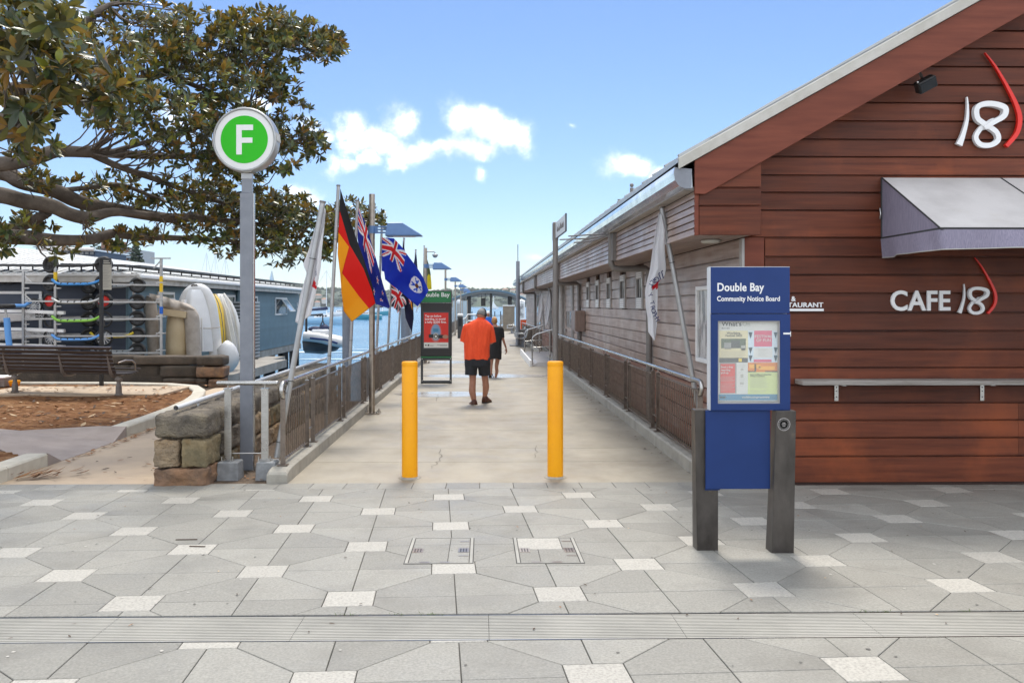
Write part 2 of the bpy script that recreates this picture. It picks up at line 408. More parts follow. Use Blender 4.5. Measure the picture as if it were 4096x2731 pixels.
SKIN = mat('skin', (.42, .205, .135), .5, col2=(.36, .165, .105), scale=14)
SKINR = mat('skin_tanned', (.45, .215, .14), .5, col2=(.38, .17, .11), scale=14)
SHIRT = mat('orange_cloth', (.98, .105, .03), .85, col2=(.88, .08, .02), scale=6, stretch=(2.5, 2.5, .7), lo=.4, hi=.6, bump=.03, bscale=5, bstretch=(2.2, 2.2, .6))  # darker vertical streaks put fold shade into the colour
BLACKC = mat('black_cloth', (.014, .014, .016), .85, bump=.004, bscale=9)
NAVYC = mat('dark_shorts_cloth', (.022, .024, .030), .85, bump=.004, bscale=9)
BLUEC = mat('blue_cloth', (.02, .13, .55), .85)
SHOE = mat('brown_leather', (.085, .026, .012), .5)
SOLE = mat('dark_sole', (.03, .025, .022), .7)
HAIRG = mat('grey_hair', (.30, .29, .28), .7, col2=(.12, .115, .11), scale=30, stretch=(1, 1, 3))
HAIRB = mat('fair_hair', (.50, .27, .10), .6, col2=(.33, .155, .055), scale=30, stretch=(1, 1, 4))
def leafmat(name, top, under, ty=.28):
    m = bpy.data.materials.new(name); m.use_nodes = True; nt = m.node_tree; b = nt.nodes['Principled BSDF']; L = nt.links.new
    g = nt.nodes.new('ShaderNodeNewGeometry'); x = nt.nodes.new('ShaderNodeMix'); x.data_type = 'RGBA'
    t = nt.nodes.new('ShaderNodeTexNoise'); t.inputs['Scale'].default_value = 3.5; t.inputs['Detail'].default_value = 4; L(g.outputs['Position'], t.inputs['Vector'])
    def pair(a, bcol):
        p = nt.nodes.new('ShaderNodeMix'); p.data_type = 'RGBA'; L(t.outputs['Fac'], p.inputs[0])
        p.inputs[6].default_value = (*a, 1); p.inputs[7].default_value = (*bcol, 1); return p.outputs[2]
    L(g.outputs['Backfacing'], x.inputs[0]); L(pair(top, tuple(c * 1.5 for c in top)), x.inputs[6]); L(pair(under, tuple(c * .72 for c in under)), x.inputs[7])
    L(x.outputs[2], b.inputs['Base Color']); b.inputs['Roughness'].default_value = .3; b.inputs['Specular IOR Level'].default_value = .42
    tr = nt.nodes.new('ShaderNodeBsdfTranslucent'); tr.inputs['Color'].default_value = (.32, .24, .035, 1)
    ms = nt.nodes.new('ShaderNodeMixShader'); ms.inputs[0].default_value = ty
    L(b.outputs[0], ms.inputs[1]); L(tr.outputs[0], ms.inputs[2]); L(ms.outputs[0], nt.nodes['Material Output'].inputs['Surface'])
    return m
LEAF = [leafmat('fig_leaf', (.052, .082, .024), (.10, .108, .03), .14), leafmat('fig_leaf_rust', (.10, .092, .024), (.25, .125, .024), .18),
        leafmat('fig_leaf_yellow', (.20, .23, .03), (.30, .26, .04), .38), leafmat('fig_leaf_dark', (.022, .036, .016), (.05, .05, .022), .05)]
BARK = mat('fig_bark', (.155, .125, .10), .9, col2=(.085, .066, .052), scale=5, detail=9, lo=.35, hi=.65, bump=.012, bscale=26, col3=(.26, .235, .2), scale3=9, lo3=.66, hi3=.74)
# ------------------------------------------------------------------ plaza paving (slopes gently down to the wharf)
SLOPE = .032
PM = Matrix.Translation((0, 0, .297)) @ Matrix.Rotation(-math.atan(SLOPE), 4, 'X')
def pz(Y): return .297 - SLOPE * Y
mb = MB()
mb.bx(-14, 14, -7, 4.42, -.35, -.012); mb.bx(-14, 14, 4.86, 9.085, -.35, -.012); mb.bx(-14, 14, 4.42, 4.86, -.35, -.10)
plaza = link('plaza', mb.mesh('plaza', GROUT)); plaza.matrix_world = PM; tag(plaza, kind='structure')
TH = .0701 - AL
O0 = c2w(-.298, 5.80); HALF, TT = .626, .146
ct, st = math.cos(TH), math.sin(TH)
def lat(x, y): return O0.x + x * ct - y * st, O0.y + x * st + y * ct
def clip(poly, ax, val, keep_less):
    out = []
    for i in range(len(poly)):
        a, b = poly[i], poly[(i + 1) % len(poly)]
        ia = (a[ax] < val) == keep_less; ib = (b[ax] < val) == keep_less
        if ia: out.append(a)
        if ia != ib:
            t = (val - a[ax]) / (b[ax] - a[ax]); out.append((a[0] + t * (b[0] - a[0]), a[1] + t * (b[1] - a[1])))
    return out
def area(p): return abs(sum(p[i][0] * p[(i + 1) % len(p)][1] - p[(i + 1) % len(p)][0] * p[i][1] for i in range(len(p)))) / 2
def inset(poly, d):
    n = len(poly); s = sum(poly[i][0] * poly[(i + 1) % n][1] - poly[(i + 1) % n][0] * poly[i][1] for i in range(n))
    if s < 0: poly = poly[::-1]
    L = []
    for i in range(n):
        a, b = Vector((*poly[i], 0)), Vector((*poly[(i + 1) % n], 0)); e = (b - a)
        if e.length < 1e-4: continue
        e.normalize(); nn = Vector((-e.y, e.x, 0)); L.append((a + nn * d, e))
    out = []
    for i in range(len(L)):
        (p, e), (q, f) = L[i - 1], L[i]
        den = e.x * f.y - e.y * f.x
        if abs(den) < 1e-5: out.append((q.x, q.y)); continue
        t = ((q.x - p.x) * f.y - (q.y - p.y) * f.x) / den
        out.append((p.x + e.x * t, p.y + e.y * t))
    return out
COVERS = []
for c4 in ([(1653, 2152), (1896, 2152), (1888, 2252), (1617, 2252)], [(2054, 2151), (2294, 2151), (2334, 2251), (2069, 2251)]):
    q = []
    for px, py in c4:
        d = .297 * 0 + 1.57 * F / (py - 1329); p = c2w((px - CX) / F * d, d); q.append((p.x, p.y))
    COVERS.append(q)
pieces = []
for j in range(-16, 10):
    for i in range(-18, 19):
        cx_, cy_ = i * HALF, j * HALF
        if (i + j) % 2 == 0:
            pieces.append((1, [lat(cx_ + x, cy_ + y) for x, y in ((-TT, -TT), (TT, -TT), (TT, TT), (-TT, TT))]))
        else:
            a = HALF
            for sx, sy in ((1, 1), (-1, 1), (-1, -1), (1, -1)):
                pieces.append((0, [lat(cx_ + sx * x, cy_ + sy * y) for x, y in ((0, 0), (a - TT, 0), (a - TT, TT), (TT, a - TT), (0, a - TT))]))
vis = {0: [], 1: []}; rest = {0: [], 1: []}
BORD = 8.74
for kind, poly in pieces:
    cyc = sum(p[1] for p in poly) / len(poly)
    cands = []
    if cyc > 4.3 or any(p[1] > 4.83 for p in poly):
        cands.append(clip(clip(poly, 1, 4.852, False), 1, BORD, True))
    if any(p[1] < 4.44 for p in poly):
        cands.append(clip(poly, 1, 4.435, True))
    for p in cands:
        if len(p) < 3 or area(p) < .004: continue
        X = sum(q[0] for q in p) / len(p); Y = sum(q[1] for q in p) / len(p)
        if abs(X) > 10 or Y < -4: continue
        inview = Y > 3.7 and -.62 * Y - .5 < X < .66 * Y + .5
        (vis if inview else rest)[kind].append((Y, p))
def tile_prism(mb, p, top=0.0):
    # arris slightly eased: top face inset 2 mm and raised
    q = inset(p, .0022); r = inset(p, .005)
    n = len(q)
    if len(r) != n: return
    vs = [(x, y, -.03) for x, y in q] + [(x, y, top - .003) for x, y in q] + [(x, y, top) for x, y in r]
    fs = [(i, (i + 1) % n, n + (i + 1) % n, n + i) for i in range(n)] + [(n + i, n + (i + 1) % n, 2 * n + (i + 1) % n, 2 * n + i) for i in range(n)] + [tuple(range(2 * n, 3 * n))]
    mb.add(vs, fs)
for kind, nm, mt in ((0, 'grey_paver', GREY_TILE), (1, 'light_paver', LIGHT_TILE)):
    vis[kind].sort(key=lambda t: t[0])
    for Y, p in vis[kind][:292]:
        m_ = MB(); tile_prism(m_, p, random.uniform(-.0012, .0008)); link(nm, m_.mesh(nm, mt), plaza)
    m_ = MB()
    for Y, p in vis[kind][292:] + rest[kind]: tile_prism(m_, p)
    tag(link(nm, m_.mesh(nm, mt), plaza), kind='stuff')
x = -9.0; k = 0
while x < 9.5:
    w = .345; y1 = 9.075 if x < 2.25 else 8.86
    m_ = MB(); tile_prism(m_, [(x, BORD), (x + w, BORD), (x + w, y1), (x, y1)])
    link('border_paver', m_.mesh('border_paver', GREY_TILE), plaza); x += w

# drain channel gratings, one metre sections
def local(o): o.matrix_world = PM @ o.matrix_world; return o
DRX0 = c2w((2048 - CX) / F * 4.47, 4.47).x - .118
for k in range(-4, 4):
    x0 = DRX0 + k * 1.02
    t = thing('drain_grate', 'ribbed drain grating section in the paving, ' + ('outermost on the left', 'leftmost one fully in the photo', 'second from the left', 'third, left of the middle', 'fourth, under the access covers', 'fifth, below the notice board', 'sixth, right of the notice board', 'rightmost at the photo edge')[k + 4], 'drain grate', (x0 + .51, 4.64, -.002), 'drain gratings in a line across the plaza')
    m_ = MB()
    for q in range(16): m_.bx(x0 + .0012, x0 + 1.0188, 4.452 + q * .0238, 4.4665 + q * .0238, -.03, -.002)
    tag(m_.build('bars', GALV, t), kind='stuff')
    m_ = MB()
    for q in range(14): m_.bx(x0 + .02 + q * .073, x0 + .028 + q * .073, 4.452, 4.83, -.028, -.008)
    m_.build('cross_rods', GALV, t)
    m_ = MB(); m_.bx(x0 + .002, x0 + 1.018, 4.442, 4.449, -.04, -.002); m_.bx(x0 + .002, x0 + 1.018, 4.832, 4.838, -.04, -.002)
    m_.build('frame', STEEL, t)
    t.matrix_world = PM @ Matrix.Translation(ORG[t.name])
# access covers
for k, (q, lab) in enumerate(zip(COVERS, ('square access cover with steel edges in the paving left of the other, plain grey infill', 'square access cover with steel edges in the paving, a light square in its far corner'))):
    (x0, y0) = (min(p[0] for p in q[2:]) , min(p[1] for p in q)); x1 = max(p[0] for p in q[2:]); y1 = max(p[1] for p in q)
    x0 = (q[0][0] + q[3][0]) / 2; x1 = (q[1][0] + q[2][0]) / 2
    t = thing('access_cover', lab, 'access cover', (x0, y0, .001), 'access covers in the paving')
    m_ = MB(); z0, z1 = -.02, .0045
    for a in ((x0, x1, y0, y0 + .006), (x0, x1, y1 - .006, y1), (x0, x0 + .02, y0 + .007, y1 - .007), (x1 - .02, x1, y0 + .007, y1 - .007)): m_.bx(*a, z0, z1)
    m_.build('steel_frame', GALV, t)
    m_ = MB(); m_.bx(x0 + .001, x1 - .001, y0 + .001, y1 - .001, -.02, .001); m_.build('recess', GROUT, t)
    m_ = MB(); m_.bx(x0 - .007, x1 + .007, y0 - .008, y1 + .008, -.004, .0006); m_.build('edge_gap', GROUT, t)
    xm = x0 + (x1 - x0) * (.63 if k == 0 else .36); ym = y0 + (y1 - y0) * (.72 if k == 0 else .52)
    rects = [(x0 + .026, xm - .002, y0 + .012, ym - .002), (xm + .002, x1 - .026, y0 + .012, ym - .002), (x0 + .026, xm - .002 + (.18 if k else 0), ym + .002, y1 - .012), (xm + .002 + (.18 if k else 0), x1 - .026, ym + .002, y1 - .012)]
    for j, r_ in enumerate(rects):
        m_ = MB(); m_.bx(*r_, -.01, .003); m_.build('infill_tile', LIGHT_TILE if (k == 1 and j == 2) else GREY_TILE, t, bev=.002)
    for xx, sgn in ((x0 + .03, 1), (x1 - .03, -1)):
        m_ = MB(); yy = (y0 + y1) / 2 - .02; a, b = sorted((xx, xx + sgn * .075))
        m_.bx(a, b, yy - .06, yy + .06, -.01, .0055)
        m_.build('lifting_plate', STEELR, t)
        m_ = MB()
        for u in range(3): m_.bx(a + .012 + u * .02, a + .022 + u * .02, yy - .045, yy + .045, .0052, .0065)
        m_.build('key_slot', RUSTM, t)
    for xx in (.22, .52): m_ = MB(); m_.bx(x0 + (x1 - x0) * xx, x0 + (x1 - x0) * xx + .07, y0 + .004, y0 + .034, -.01, .0056); m_.build('edge_bracket', STEELR, t)
    for yy in (.25, .82): m_ = MB(); m_.bx(x1 - .1, x1 - .03, y0 + (y1 - y0) * yy, y0 + (y1 - y0) * yy + .02, -.01, .0056); m_.build('edge_bracket', STEELR, t)
    t.matrix_world = PM @ Matrix.Translation(ORG[t.name])

# ------------------------------------------------------------------ walkway slab, kerbs
KL, KR = -2.035, 2.295
mb = MB(); mb.hexa([(-2.3, 9.088, -.35), (2.6, 9.088, -.35), (2.6, 100, wz(100) - .35), (-2.3, 100, wz(100) - .35), (-2.3, 9.088, -.012), (2.6, 9.088, -.012), (2.6, 100, wz(100) - .012), (-2.3, 100, wz(100) - .012)])
walk = struct('walkway', mb, GROUT)
ys = [9.092, 10.35, 11.35, 13.1, 15.0, 17.1, 19.4, 22, 24.5, 27, 30, 33, 36.5, 40, 44, 48, 53, 58, 64, 70, 77, 84, 92, 100]
for a, b in zip(ys, ys[1:]):
    m_ = MB(); a2, b2 = a + .005, b - .005
    m_.hexa([(KL - .03, a2, wz(a2) - .02), (KR + .03, a2, wz(a2) - .02), (KR + .03, b2, wz(b2) - .02), (KL - .03, b2, wz(b2) - .02),
             (KL - .03, a2, wz(a2)), (KR + .03, a2, wz(a2)), (KR + .03, b2, wz(b2)), (KL - .03, b2, wz(b2))])
    m_.build('concrete_panel', CONC, walk)
def crack(pts, w):
    m_ = MB(); vs = []
    P = []
    for (a, b) in zip(pts, pts[1:]):
        for k in range(7):
            t = k / 7; P.append((a[0] + (b[0] - a[0]) * t + random.uniform(-.028, .028), a[1] + (b[1] - a[1]) * t))
    P.append(pts[-1])
    for i, (x, y) in enumerate(P):
        ww = w * random.uniform(.35, 1) * math.sin(math.pi * (i + .5) / len(P)) ** .5
        vs += [(x - ww, y, wz(y) + .003), (x + ww, y, wz(y) + .003)]
    m_.add(vs, [(2 * i, 2 * i + 1, 2 * i + 3, 2 * i + 2) for i in range(len(P) - 1)])
    m_.build('crack', GROUT, walk)
crack([(-.60, 9.9), (-.52, 10.5), (-.55, 11.3)], .006)
crack([(.66, 10.6), (.72, 11.6)], .004)
crack([(-.05, 20.3), (.1, 21.8), (.05, 24)], .008)
crack([(-.9, 17.2), (-.95, 18.6)], .007)
WETSHEEN = mat('wet_sheen_concrete', (.46, .43, .39), .2, spec=.8, rvar=.08, col2=(.38, .35, .31), scale=2)  # wet patches, with the sky's sheen painted in as a paler colour
for (x0, x1, y0, y1) in ((-1.9, .15, 18.05, 19.3), (-1.85, 1.9, 23.1, 24.4), (-1.9, -.6, 29.2, 30.8)):
    m_ = MB(); n = 30; ring = []
    for i in range(n):
        t = 2 * math.pi * i / n; r = 1 + .22 * noise.noise(Vector((x0 + 2 * math.cos(t), y0 + 2 * math.sin(t), 3)))
        x = (x0 + x1) / 2 + (x1 - x0) / 2 * math.cos(t) * r; y = (y0 + y1) / 2 + (y1 - y0) / 2 * math.sin(t) * r
        ring.append((min(max(x, KL + .02), KR - .02), y))
    m_.add([(x, y, wz(y) + .002) for x, y in ring], [tuple(range(n))]); m_.build('wet_sheen_patch', WETSHEEN, walk)
def kerb(name, x0, x1, y0, y1, h, nose=0, inner=1):
    m_ = MB(); k = 26 if y1 - y0 > 20 else 6
    rings = []
    Ys = [y0, y0 + .02, y0 + .1, y0 + .25] if nose else [y0]
    Ys += [y0 + .4 + (y1 - y0 - .4) * i / k for i in range(k + 1)]
    for i, y in enumerate(Ys):
        hh = h * (.62, .78, .93, 1)[i] if nose and i < 4 else h
        c = .02
        z = wz(y)
        rings.append([Vector(p) for p in ((x0, y, z - .3), (x1, y, z - .3), (x1, y, z + hh - c), (x1 - c, y, z + hh), (x0 + c, y, z + hh), (x0, y, z + hh - c))])
    m_.loft(rings, sm=False)
    return struct(name, m_, KERBC)
kerb('left_kerb', -2.25, KL, 9.07, 100, .155, 1)
kerb('right_kerb', KR, 2.50, 9.07, 31.5, .155, 1)
kerb('right_kerb', KR, 2.50, 35, 56, .155)

# ------------------------------------------------------------------ land on the left: soil strip, path, garden bed
mb = MB(); mb.bx(-40, -2.2, 9.11, 17.0, -1.9, -.02); mb.bx(-40, -5.6, 17.0, 20.4, -1.9, -.02); mb.bx(-40, 12, -7, 9.10, -1.2, -.36)
struct('ground', mb, SOIL)
mb = MB(); mb.bx(-2.86, -2.252, 9.11, 16.9, -.019, -.004); struct('soil_strip', mb, SOIL)
mb = MB(); mb.bx(-30, -2.86, 9.095, 9.5, -.019, .0); mb.bx(-5.9, -3.3, 9.504, 12.0, -.019, .0); mb.bx(-5.9, -3.3, 12.006, 14.6, -.019, .0); mb.bx(-6.2, -3.3, 14.606, 17.2, -.019, .0); mb.bx(-6.0, -5.0, 17.206, 19.6, -.019, 0)
struct('footpath', mb, PATHC)
# left of the plaza, paving meets a pale kerb and mulch bed
bed = [(-5.03, 12.35), (-5.02, 13.4), (-5.06, 14.6), (-5.17, 15.8), (-5.36, 16.8), (-5.62, 17.7), (-6.05, 18.6), (-6.8, 19.15), (-8.2, 19.45), (-11, 19.6), (-15, 19.7)]
def bed_z(x, y):
    yl = 10.2 + (-5.35 - x) * .85 if x > -6.25 else 10.95 + (-6.25 - x) * .335; yh = 12.42 - max(0, -5.45 - x) * .5 if x > -6.3 else 11.93 + (-6.3 - x) * .448
    if yl < y < yh: return -.12
    return .105 + .03 * noise.noise(Vector((x * .8, y * .8, 0))) + .012 * noise.noise(Vector((x * 5, y * 5, 1)))
mb = MB(); nx, ny = 90, 90
def bedpt(u, v):
    y = 9.7 + v * 10
    xr = -5.12
    for (xa, ya), (xb, yb) in zip(bed, bed[1:]):
        if ya <= y < yb: xr = xa + (xb - xa) * (y - ya) / (yb - ya) - .12
    x = -22 + (xr + 22) * (1 - (1 - u) ** 1.8)
    return (x, y, bed_z(x, y))
mb.grid(bedpt, nx, ny); struct('mulch_bed', mb, MULCH)
def kerbrun(pts, w, h, mats, name):
    m_ = MB(); rings = []
    for i, p in enumerate(pts):
        a, b = Vector((*pts[max(i - 1, 0)], 0)), Vector((*pts[min(i + 1, len(pts) - 1)], 0)); d = (b - a).normalized(); nl = Vector((-d.y, d.x, 0)); p = Vector((*p, 0)); c = .018
        rings.append([p + nl * o + Vector((0, 0, z)) for o, z in ((0, -.1), (w, -.1), (w, h - c), (w - c, h), (c, h), (0, h - c))])
    m_.loft(rings, sm=False)
    return m_.build(name, mats)
rb = random.Random(3)
fine = []
for (a, b) in zip(bed, bed[1:]):
    for k in range(3): fine.append((a[0] + (b[0] - a[0]) * k / 3, a[1] + (b[1] - a[1]) * k / 3))
gk = kerbrun(fine[:13], .24, .15, KERBL, 'garden_kerb'); tag(gk, kind='structure')
tag(kerbrun(fine[12:] + [bed[-1]], .24, .15, KERBL, 'garden_kerb'), kind='structure')
for a, b in ((8.0, 9.28), (9.29, 10.12)):
    tag(kerbrun([(-5.03, a), (-5.03, b)], .26, .15, KERBL, 'garden_kerb'), kind='structure')
# mauve ramp crossing from the path up to the bed
mb = MB()
def slab(poly): 
    n = len(poly); mb.add([(x, y, -.15) for x, y, z in poly] + poly, [tuple(range(n, 2 * n))] + [(i, (i + 1) % n, n + (i + 1) % n, n + i) for i in range(n)])
slab([(-5.0, 10.9, .006), (-5.0, 11.85, .006), (-6.3, 11.95, .15), (-6.25, 11.0, .15), (-5.45, 10.3, .06), (-5.03, 10.45, .006)])
slab([(-6.253, 11.0, .15), (-6.303, 11.95, .15), (-14, 15.4, .165), (-14, 18.2, .165), (-14, 19, .165), (-14, 19.1, .165)][:3] + [(-14, 13.6, .165)])
slab([(-5.0, 11.853, .006), (-5.03, 12.343, .149), (-5.42, 12.36, .153), (-6.3, 11.953, .151)])
slab([(-5.29, 10.125, .149), (-5.03, 10.125, .149), (-5.03, 10.447, .008), (-5.447, 10.297, .062)])
struct('ramp', mb, RAMPC)
mb = MB(); mb.bx(-9.75, -6.15, 16.75, 18.4, .04, .152); struct('bench_pad', mb, PATHC, bev=.006)

# ------------------------------------------------------------------ sandstone walls
def rock(mb, x0, x1, y0, y1, z0, z1, amp=.02, rr=.03, seed=0, n=6, mi=0, sc=4.5):
    bm = bmesh.new(); bmesh.ops.create_cube(bm, size=1)
    bmesh.ops.subdivide_edges(bm, edges=bm.edges, cuts=n, use_grid_fill=True)
    cx, cy, cz_ = (x0 + x1) / 2, (y0 + y1) / 2, (z0 + z1) / 2; hx, hy, hz = (x1 - x0) / 2, (y1 - y0) / 2, (z1 - z0) / 2
    vs = []
    for v in bm.verts:
        p = Vector((v.co.x * 2 * hx, v.co.y * 2 * hy, v.co.z * 2 * hz))
        q = Vector((max(-hx + rr, min(hx - rr, p.x)), max(-hy + rr, min(hy - rr, p.y)), max(-hz + rr, min(hz - rr, p.z))))
        e = p - q
        if e.length > 1e-6: p = q + e.normalized() * rr
        w = Vector((cx, cy, cz_)) + p
        nn = Vector((e.x, e.y, e.z)).normalized() if e.length > 1e-6 else Vector()
        w += nn * amp * (noise.fractal(w * sc + Vector((seed * 7.3, seed, 0)), 1, 2, 4) - .15)
        vs.append(w)
    mb.add(vs, [tuple(v.index for v in f.verts) for f in bm.faces], mi, True)
    bm.free(); return mb
WX0, WX1 = -3.375, -2.83
t = thing('sandstone_wall', 'low rough sandstone wall with rounded coping beside the walkway railing', 'stone wall', (-3.1, 9.0, 0))
m_ = MB(); m_.bx(WX0 + .05, WX1 - .05, 9.06, 16.9, -1.9, .62); m_.build('mortar_core', SANDC, t)
m_ = MB(); rock(m_, WX0 - .01, WX1 - .0, 8.94, 9.42, -.02, .188, .03, .02, 1, 12, sc=8); m_.build('stone', SANDR, t)
m_ = MB(); rock(m_, WX0 - .005, WX0 + .258, 8.95, 9.36, .198, .475, .024, .02, 2, 12, sc=9); m_.build('stone', SAND, t)
m_ = MB(); rock(m_, WX0 + .28, WX1, 8.95, 9.44, .195, .478, .024, .022, 3, 12, sc=9); m_.build('stone', SANDG, t)
m_ = MB(); rock(m_, WX0 + .0, WX1 - .0, 8.955, 9.46, .495, .745, .014, .055, 4, 12, sc=9); m_.build('coping_stone', SANDC, t)
y = 9.475; k = 5
while y < 16.9:
    L_ = rb.uniform(.75, 1.15); y2 = min(y + L_, 16.95)
    m_ = MB(); rock(m_, WX0 + .005, WX1 - .005, y, y2 - .012, .50, .745 + rb.uniform(-.008, .008), .018, .065, k, 8, sc=8); m_.build('coping_stone', SANDC, t); y = y2; k += 1
for z0, z1, off in ((.235, .49, .0), (-.02, .225, .35), (-.3, -.03, .1), (-.62, -.31, .4), (-.95, -.63, .2), (-1.3, -.96, .5)):
    y = 9.45 + (off if z0 < 0 else off * .3)
    if z0 > 0: y = 9.455
    if z0 == -.02: y = 9.43
    while y < 16.9:
        L_ = rb.uniform(.5, .95); y2 = min(y + L_, 16.95)
        if y2 - y > .12:
            m_ = MB(); rock(m_, WX0, WX1 + rb.uniform(-.005, .012), y, y2 - .014, z0, z1, .03, .022, k, 8, sc=8); m_.build('stone', rb.choice([SAND, SAND, SANDG, SANDC]), t)
        y = y2; k += 1
# white pipe along the top of the wall
m_ = MB(); a = Vector((-3.17, 9.02, .80)); b = Vector((-3.12, 17.3, .80))
pts = [a.lerp(b, i / 12) for i in range(13)]
m_.tube(pts, .026, 10, cap=False); m_.tube([a - Vector((0, .0, 0)), a + Vector((0, .002, 0))], .018, 10, mi=1)
for i in (1, 5, 9): m_.tube([pts[i] + Vector((0, 0, -.08)), pts[i]], .012, 6)
one('pipe_handrail', m_, [PALE, GROUT], 'white pipe rail running along the top of the sandstone wall', 'handrail')
# seawall behind the bench
t = thing('seawall', 'dark stained stone seawall behind the park bench', 'stone wall', (-10, 19.8, 0))
SX = -5.9
def sw_y(x): return 19.75 + (SX - x) * .16
def swrock(x0, x1, z0, z1, mt, nm, amp=.012, rr=.03, th=.5):
    m_ = MB(); y = sw_y((x0 + x1) / 2); rock(m_, x0, x1, y, y + th, z0, z1, amp, rr, int(x0 * 10 + z0 * 100), 4, sc=2.5); m_.build(nm, mt, t)
x = -6.52
xs = [-6.52]
while x > -15: x -= rb.uniform(1.1, 1.8); xs.append(x)
for a, b in zip(xs, xs[1:]): swrock(b, a - .012, .48, .69, WALLD, 'coping_stone', .008, .04)
for z0, z1, off in ((.2, .47, .3), (-.1, .19, .7)):
    x = -6.52
    while x > -15:
        w = rb.uniform(.7, 1.3); swrock(x - w, x - .012, z0, z1, WALLD, 'stone'); x -= w
swrock(-6.51, -5.9, .47, .70, WALLD, 'coping_stone', .02, .06, .55)
swrock(-6.51, -5.88, .2, .46, SANDR, 'stone', .025, .04, .55)
swrock(-6.25, -5.9, -.1, .19, SANDR, 'stone', .03, .05, .55)
swrock(-6.51, -6.27, -.1, .19, WALLD, 'stone', .02, .03, .55)
m_ = MB(); m_.bx(-15.5, -5.95, 20.05, 20.4, -1.9, .4); m_.build('mortar_core', WALLD, t)
t.rotation_euler = (0, 0, 0)

# ------------------------------------------------------------------ water, far shore
def water_mat():
    m = bpy.data.materials.new('harbour_water'); m.use_nodes = True; nt = m.node_tree; b = nt.nodes['Principled BSDF']; L = nt.links.new
    g = nt.nodes.new('ShaderNodeNewGeometry')
    def layer(scale, st, det):
        mp = nt.nodes.new('ShaderNodeMapping'); mp.inputs['Scale'].default_value = st; L(g.outputs['Position'], mp.inputs[0])
        n = nt.nodes.new('ShaderNodeTexNoise'); n.inputs['Scale'].default_value = scale; n.inputs['Detail'].default_value = det; n.inputs['Roughness'].default_value = .6
        L(mp.outputs[0], n.inputs['Vector']); return n.outputs['Fac']
    a = layer(1.3, (1, 1.6, 1), 5); c = layer(.28, (1, 1.4, 1), 3); d = layer(.02, (1, 2.5, 1), 4)
    bp = nt.nodes.new('ShaderNodeBump'); bp.inputs['Distance'].default_value = .16; L(a, bp.inputs['Height'])
    bp2 = nt.nodes.new('ShaderNodeBump'); bp2.inputs['Distance'].default_value = .5; L(c, bp2.inputs['Height']); L(bp.outputs[0], bp2.inputs['Normal'])
    L(bp2.outputs[0], b.inputs['Normal'])
    x = nt.nodes.new('ShaderNodeMix'); x.data_type = 'RGBA'; r = nt.nodes.new('ShaderNodeMapRange'); r.inputs[1].default_value = .4; r.inputs[2].default_value = .62; L(d, r.inputs[0]); L(r.outputs[0], x.inputs[0])
    x.inputs[6].default_value = (.06, .17, .29, 1); x.inputs[7].default_value = (.09, .22, .35, 1); L(x.outputs[2], b.inputs['Base Color'])
    b.inputs['Roughness'].default_value = .16; b.inputs['IOR'].default_value = 1.33
    return m
WATER = water_mat(); WZ = -1.6
mb = MB(); mb.grid(lambda u, v: (-2500 + 5000 * u, 17 + 2800 * v, WZ), 2, 2); struct('water', mb, WATER)
mb = MB(); mb.grid(lambda u, v: (2.7 + 60 * u, 55 + 40 * v, WZ - .6), 1, 1)
FOAM = mat('wake_foam', (.62, .72, .78), .6, col2=(.2, .36, .48), scale=1.5, stretch=(.6, 2, 1), lo=.42, hi=.6)
for (y0, w, x0, x1) in ((62, 1.0, -26, -4), (66, .7, -20, -3), (54, .8, -20, -6)):
    m_ = MB(); n = 50; vs = []
    for i in range(n + 1):
        x = x0 + (x1 - x0) * i / n; y = y0 + 1.2 * noise.noise(Vector((x * .15, y0, 0))) + x * -.12; ww = w * (.25 + .75 * abs(noise.noise(Vector((x * .5, y0, 5)))) * 1.6)
        vs += [(x, y - ww, WZ + .02), (x, y + ww, WZ + .02)]
    m_.add(vs, [(2 * i, 2 * i + 1, 2 * i + 3, 2 * i + 2) for i in range(n)]); o = m_.build('wake_foam', FOAM); tag(o, kind='stuff')
HILL = mat('far_hillside', (.085, .115, .075), 1, col2=(.05, .072, .055), scale=.05, detail=8, lo=.38, hi=.62, col3=(.16, .16, .12), scale3=.03, lo3=.6, hi3=.72)
mb = MB(); NX = 700
def hill_h(x):
    t = x / 1200
    base = 25 + 7 * noise.noise(Vector((x * .004, 0, 0))) + 5 * noise.noise(Vector((x * .011, 4, 0))) - 6 * max(0, min(1, (t + .02) / .12))
    if x < -260: base += 5 * min(1, (-260 - x) / 120)
    return max(14, base)
def hillpt(u, v):
    x = -1500 + 3000 * u
    prof = (0, .28, .55, .8, 1, .5); dep = (0, 14, 50, 110, 190, 420)
    i = min(5, int(v * 5 + 1e-6)); h = hill_h(x)
    z = WZ + (h - WZ) * prof[i]
    if 0 < i < 5: z += (2.0 + 2.2 * (i == 4)) * (noise.noise(Vector((x * .075, i * 9.1, 0))) + .7 * abs(noise.noise(Vector((x * .21, i * 3.3, 2)))))
    return (x, 1290 + dep[i] + 12 * noise.noise(Vector((x * .02, i, 7))), z - (.4 if i == 0 else 0))
mb.grid(hillpt, NX, 5); struct('hills', mb, HILL)
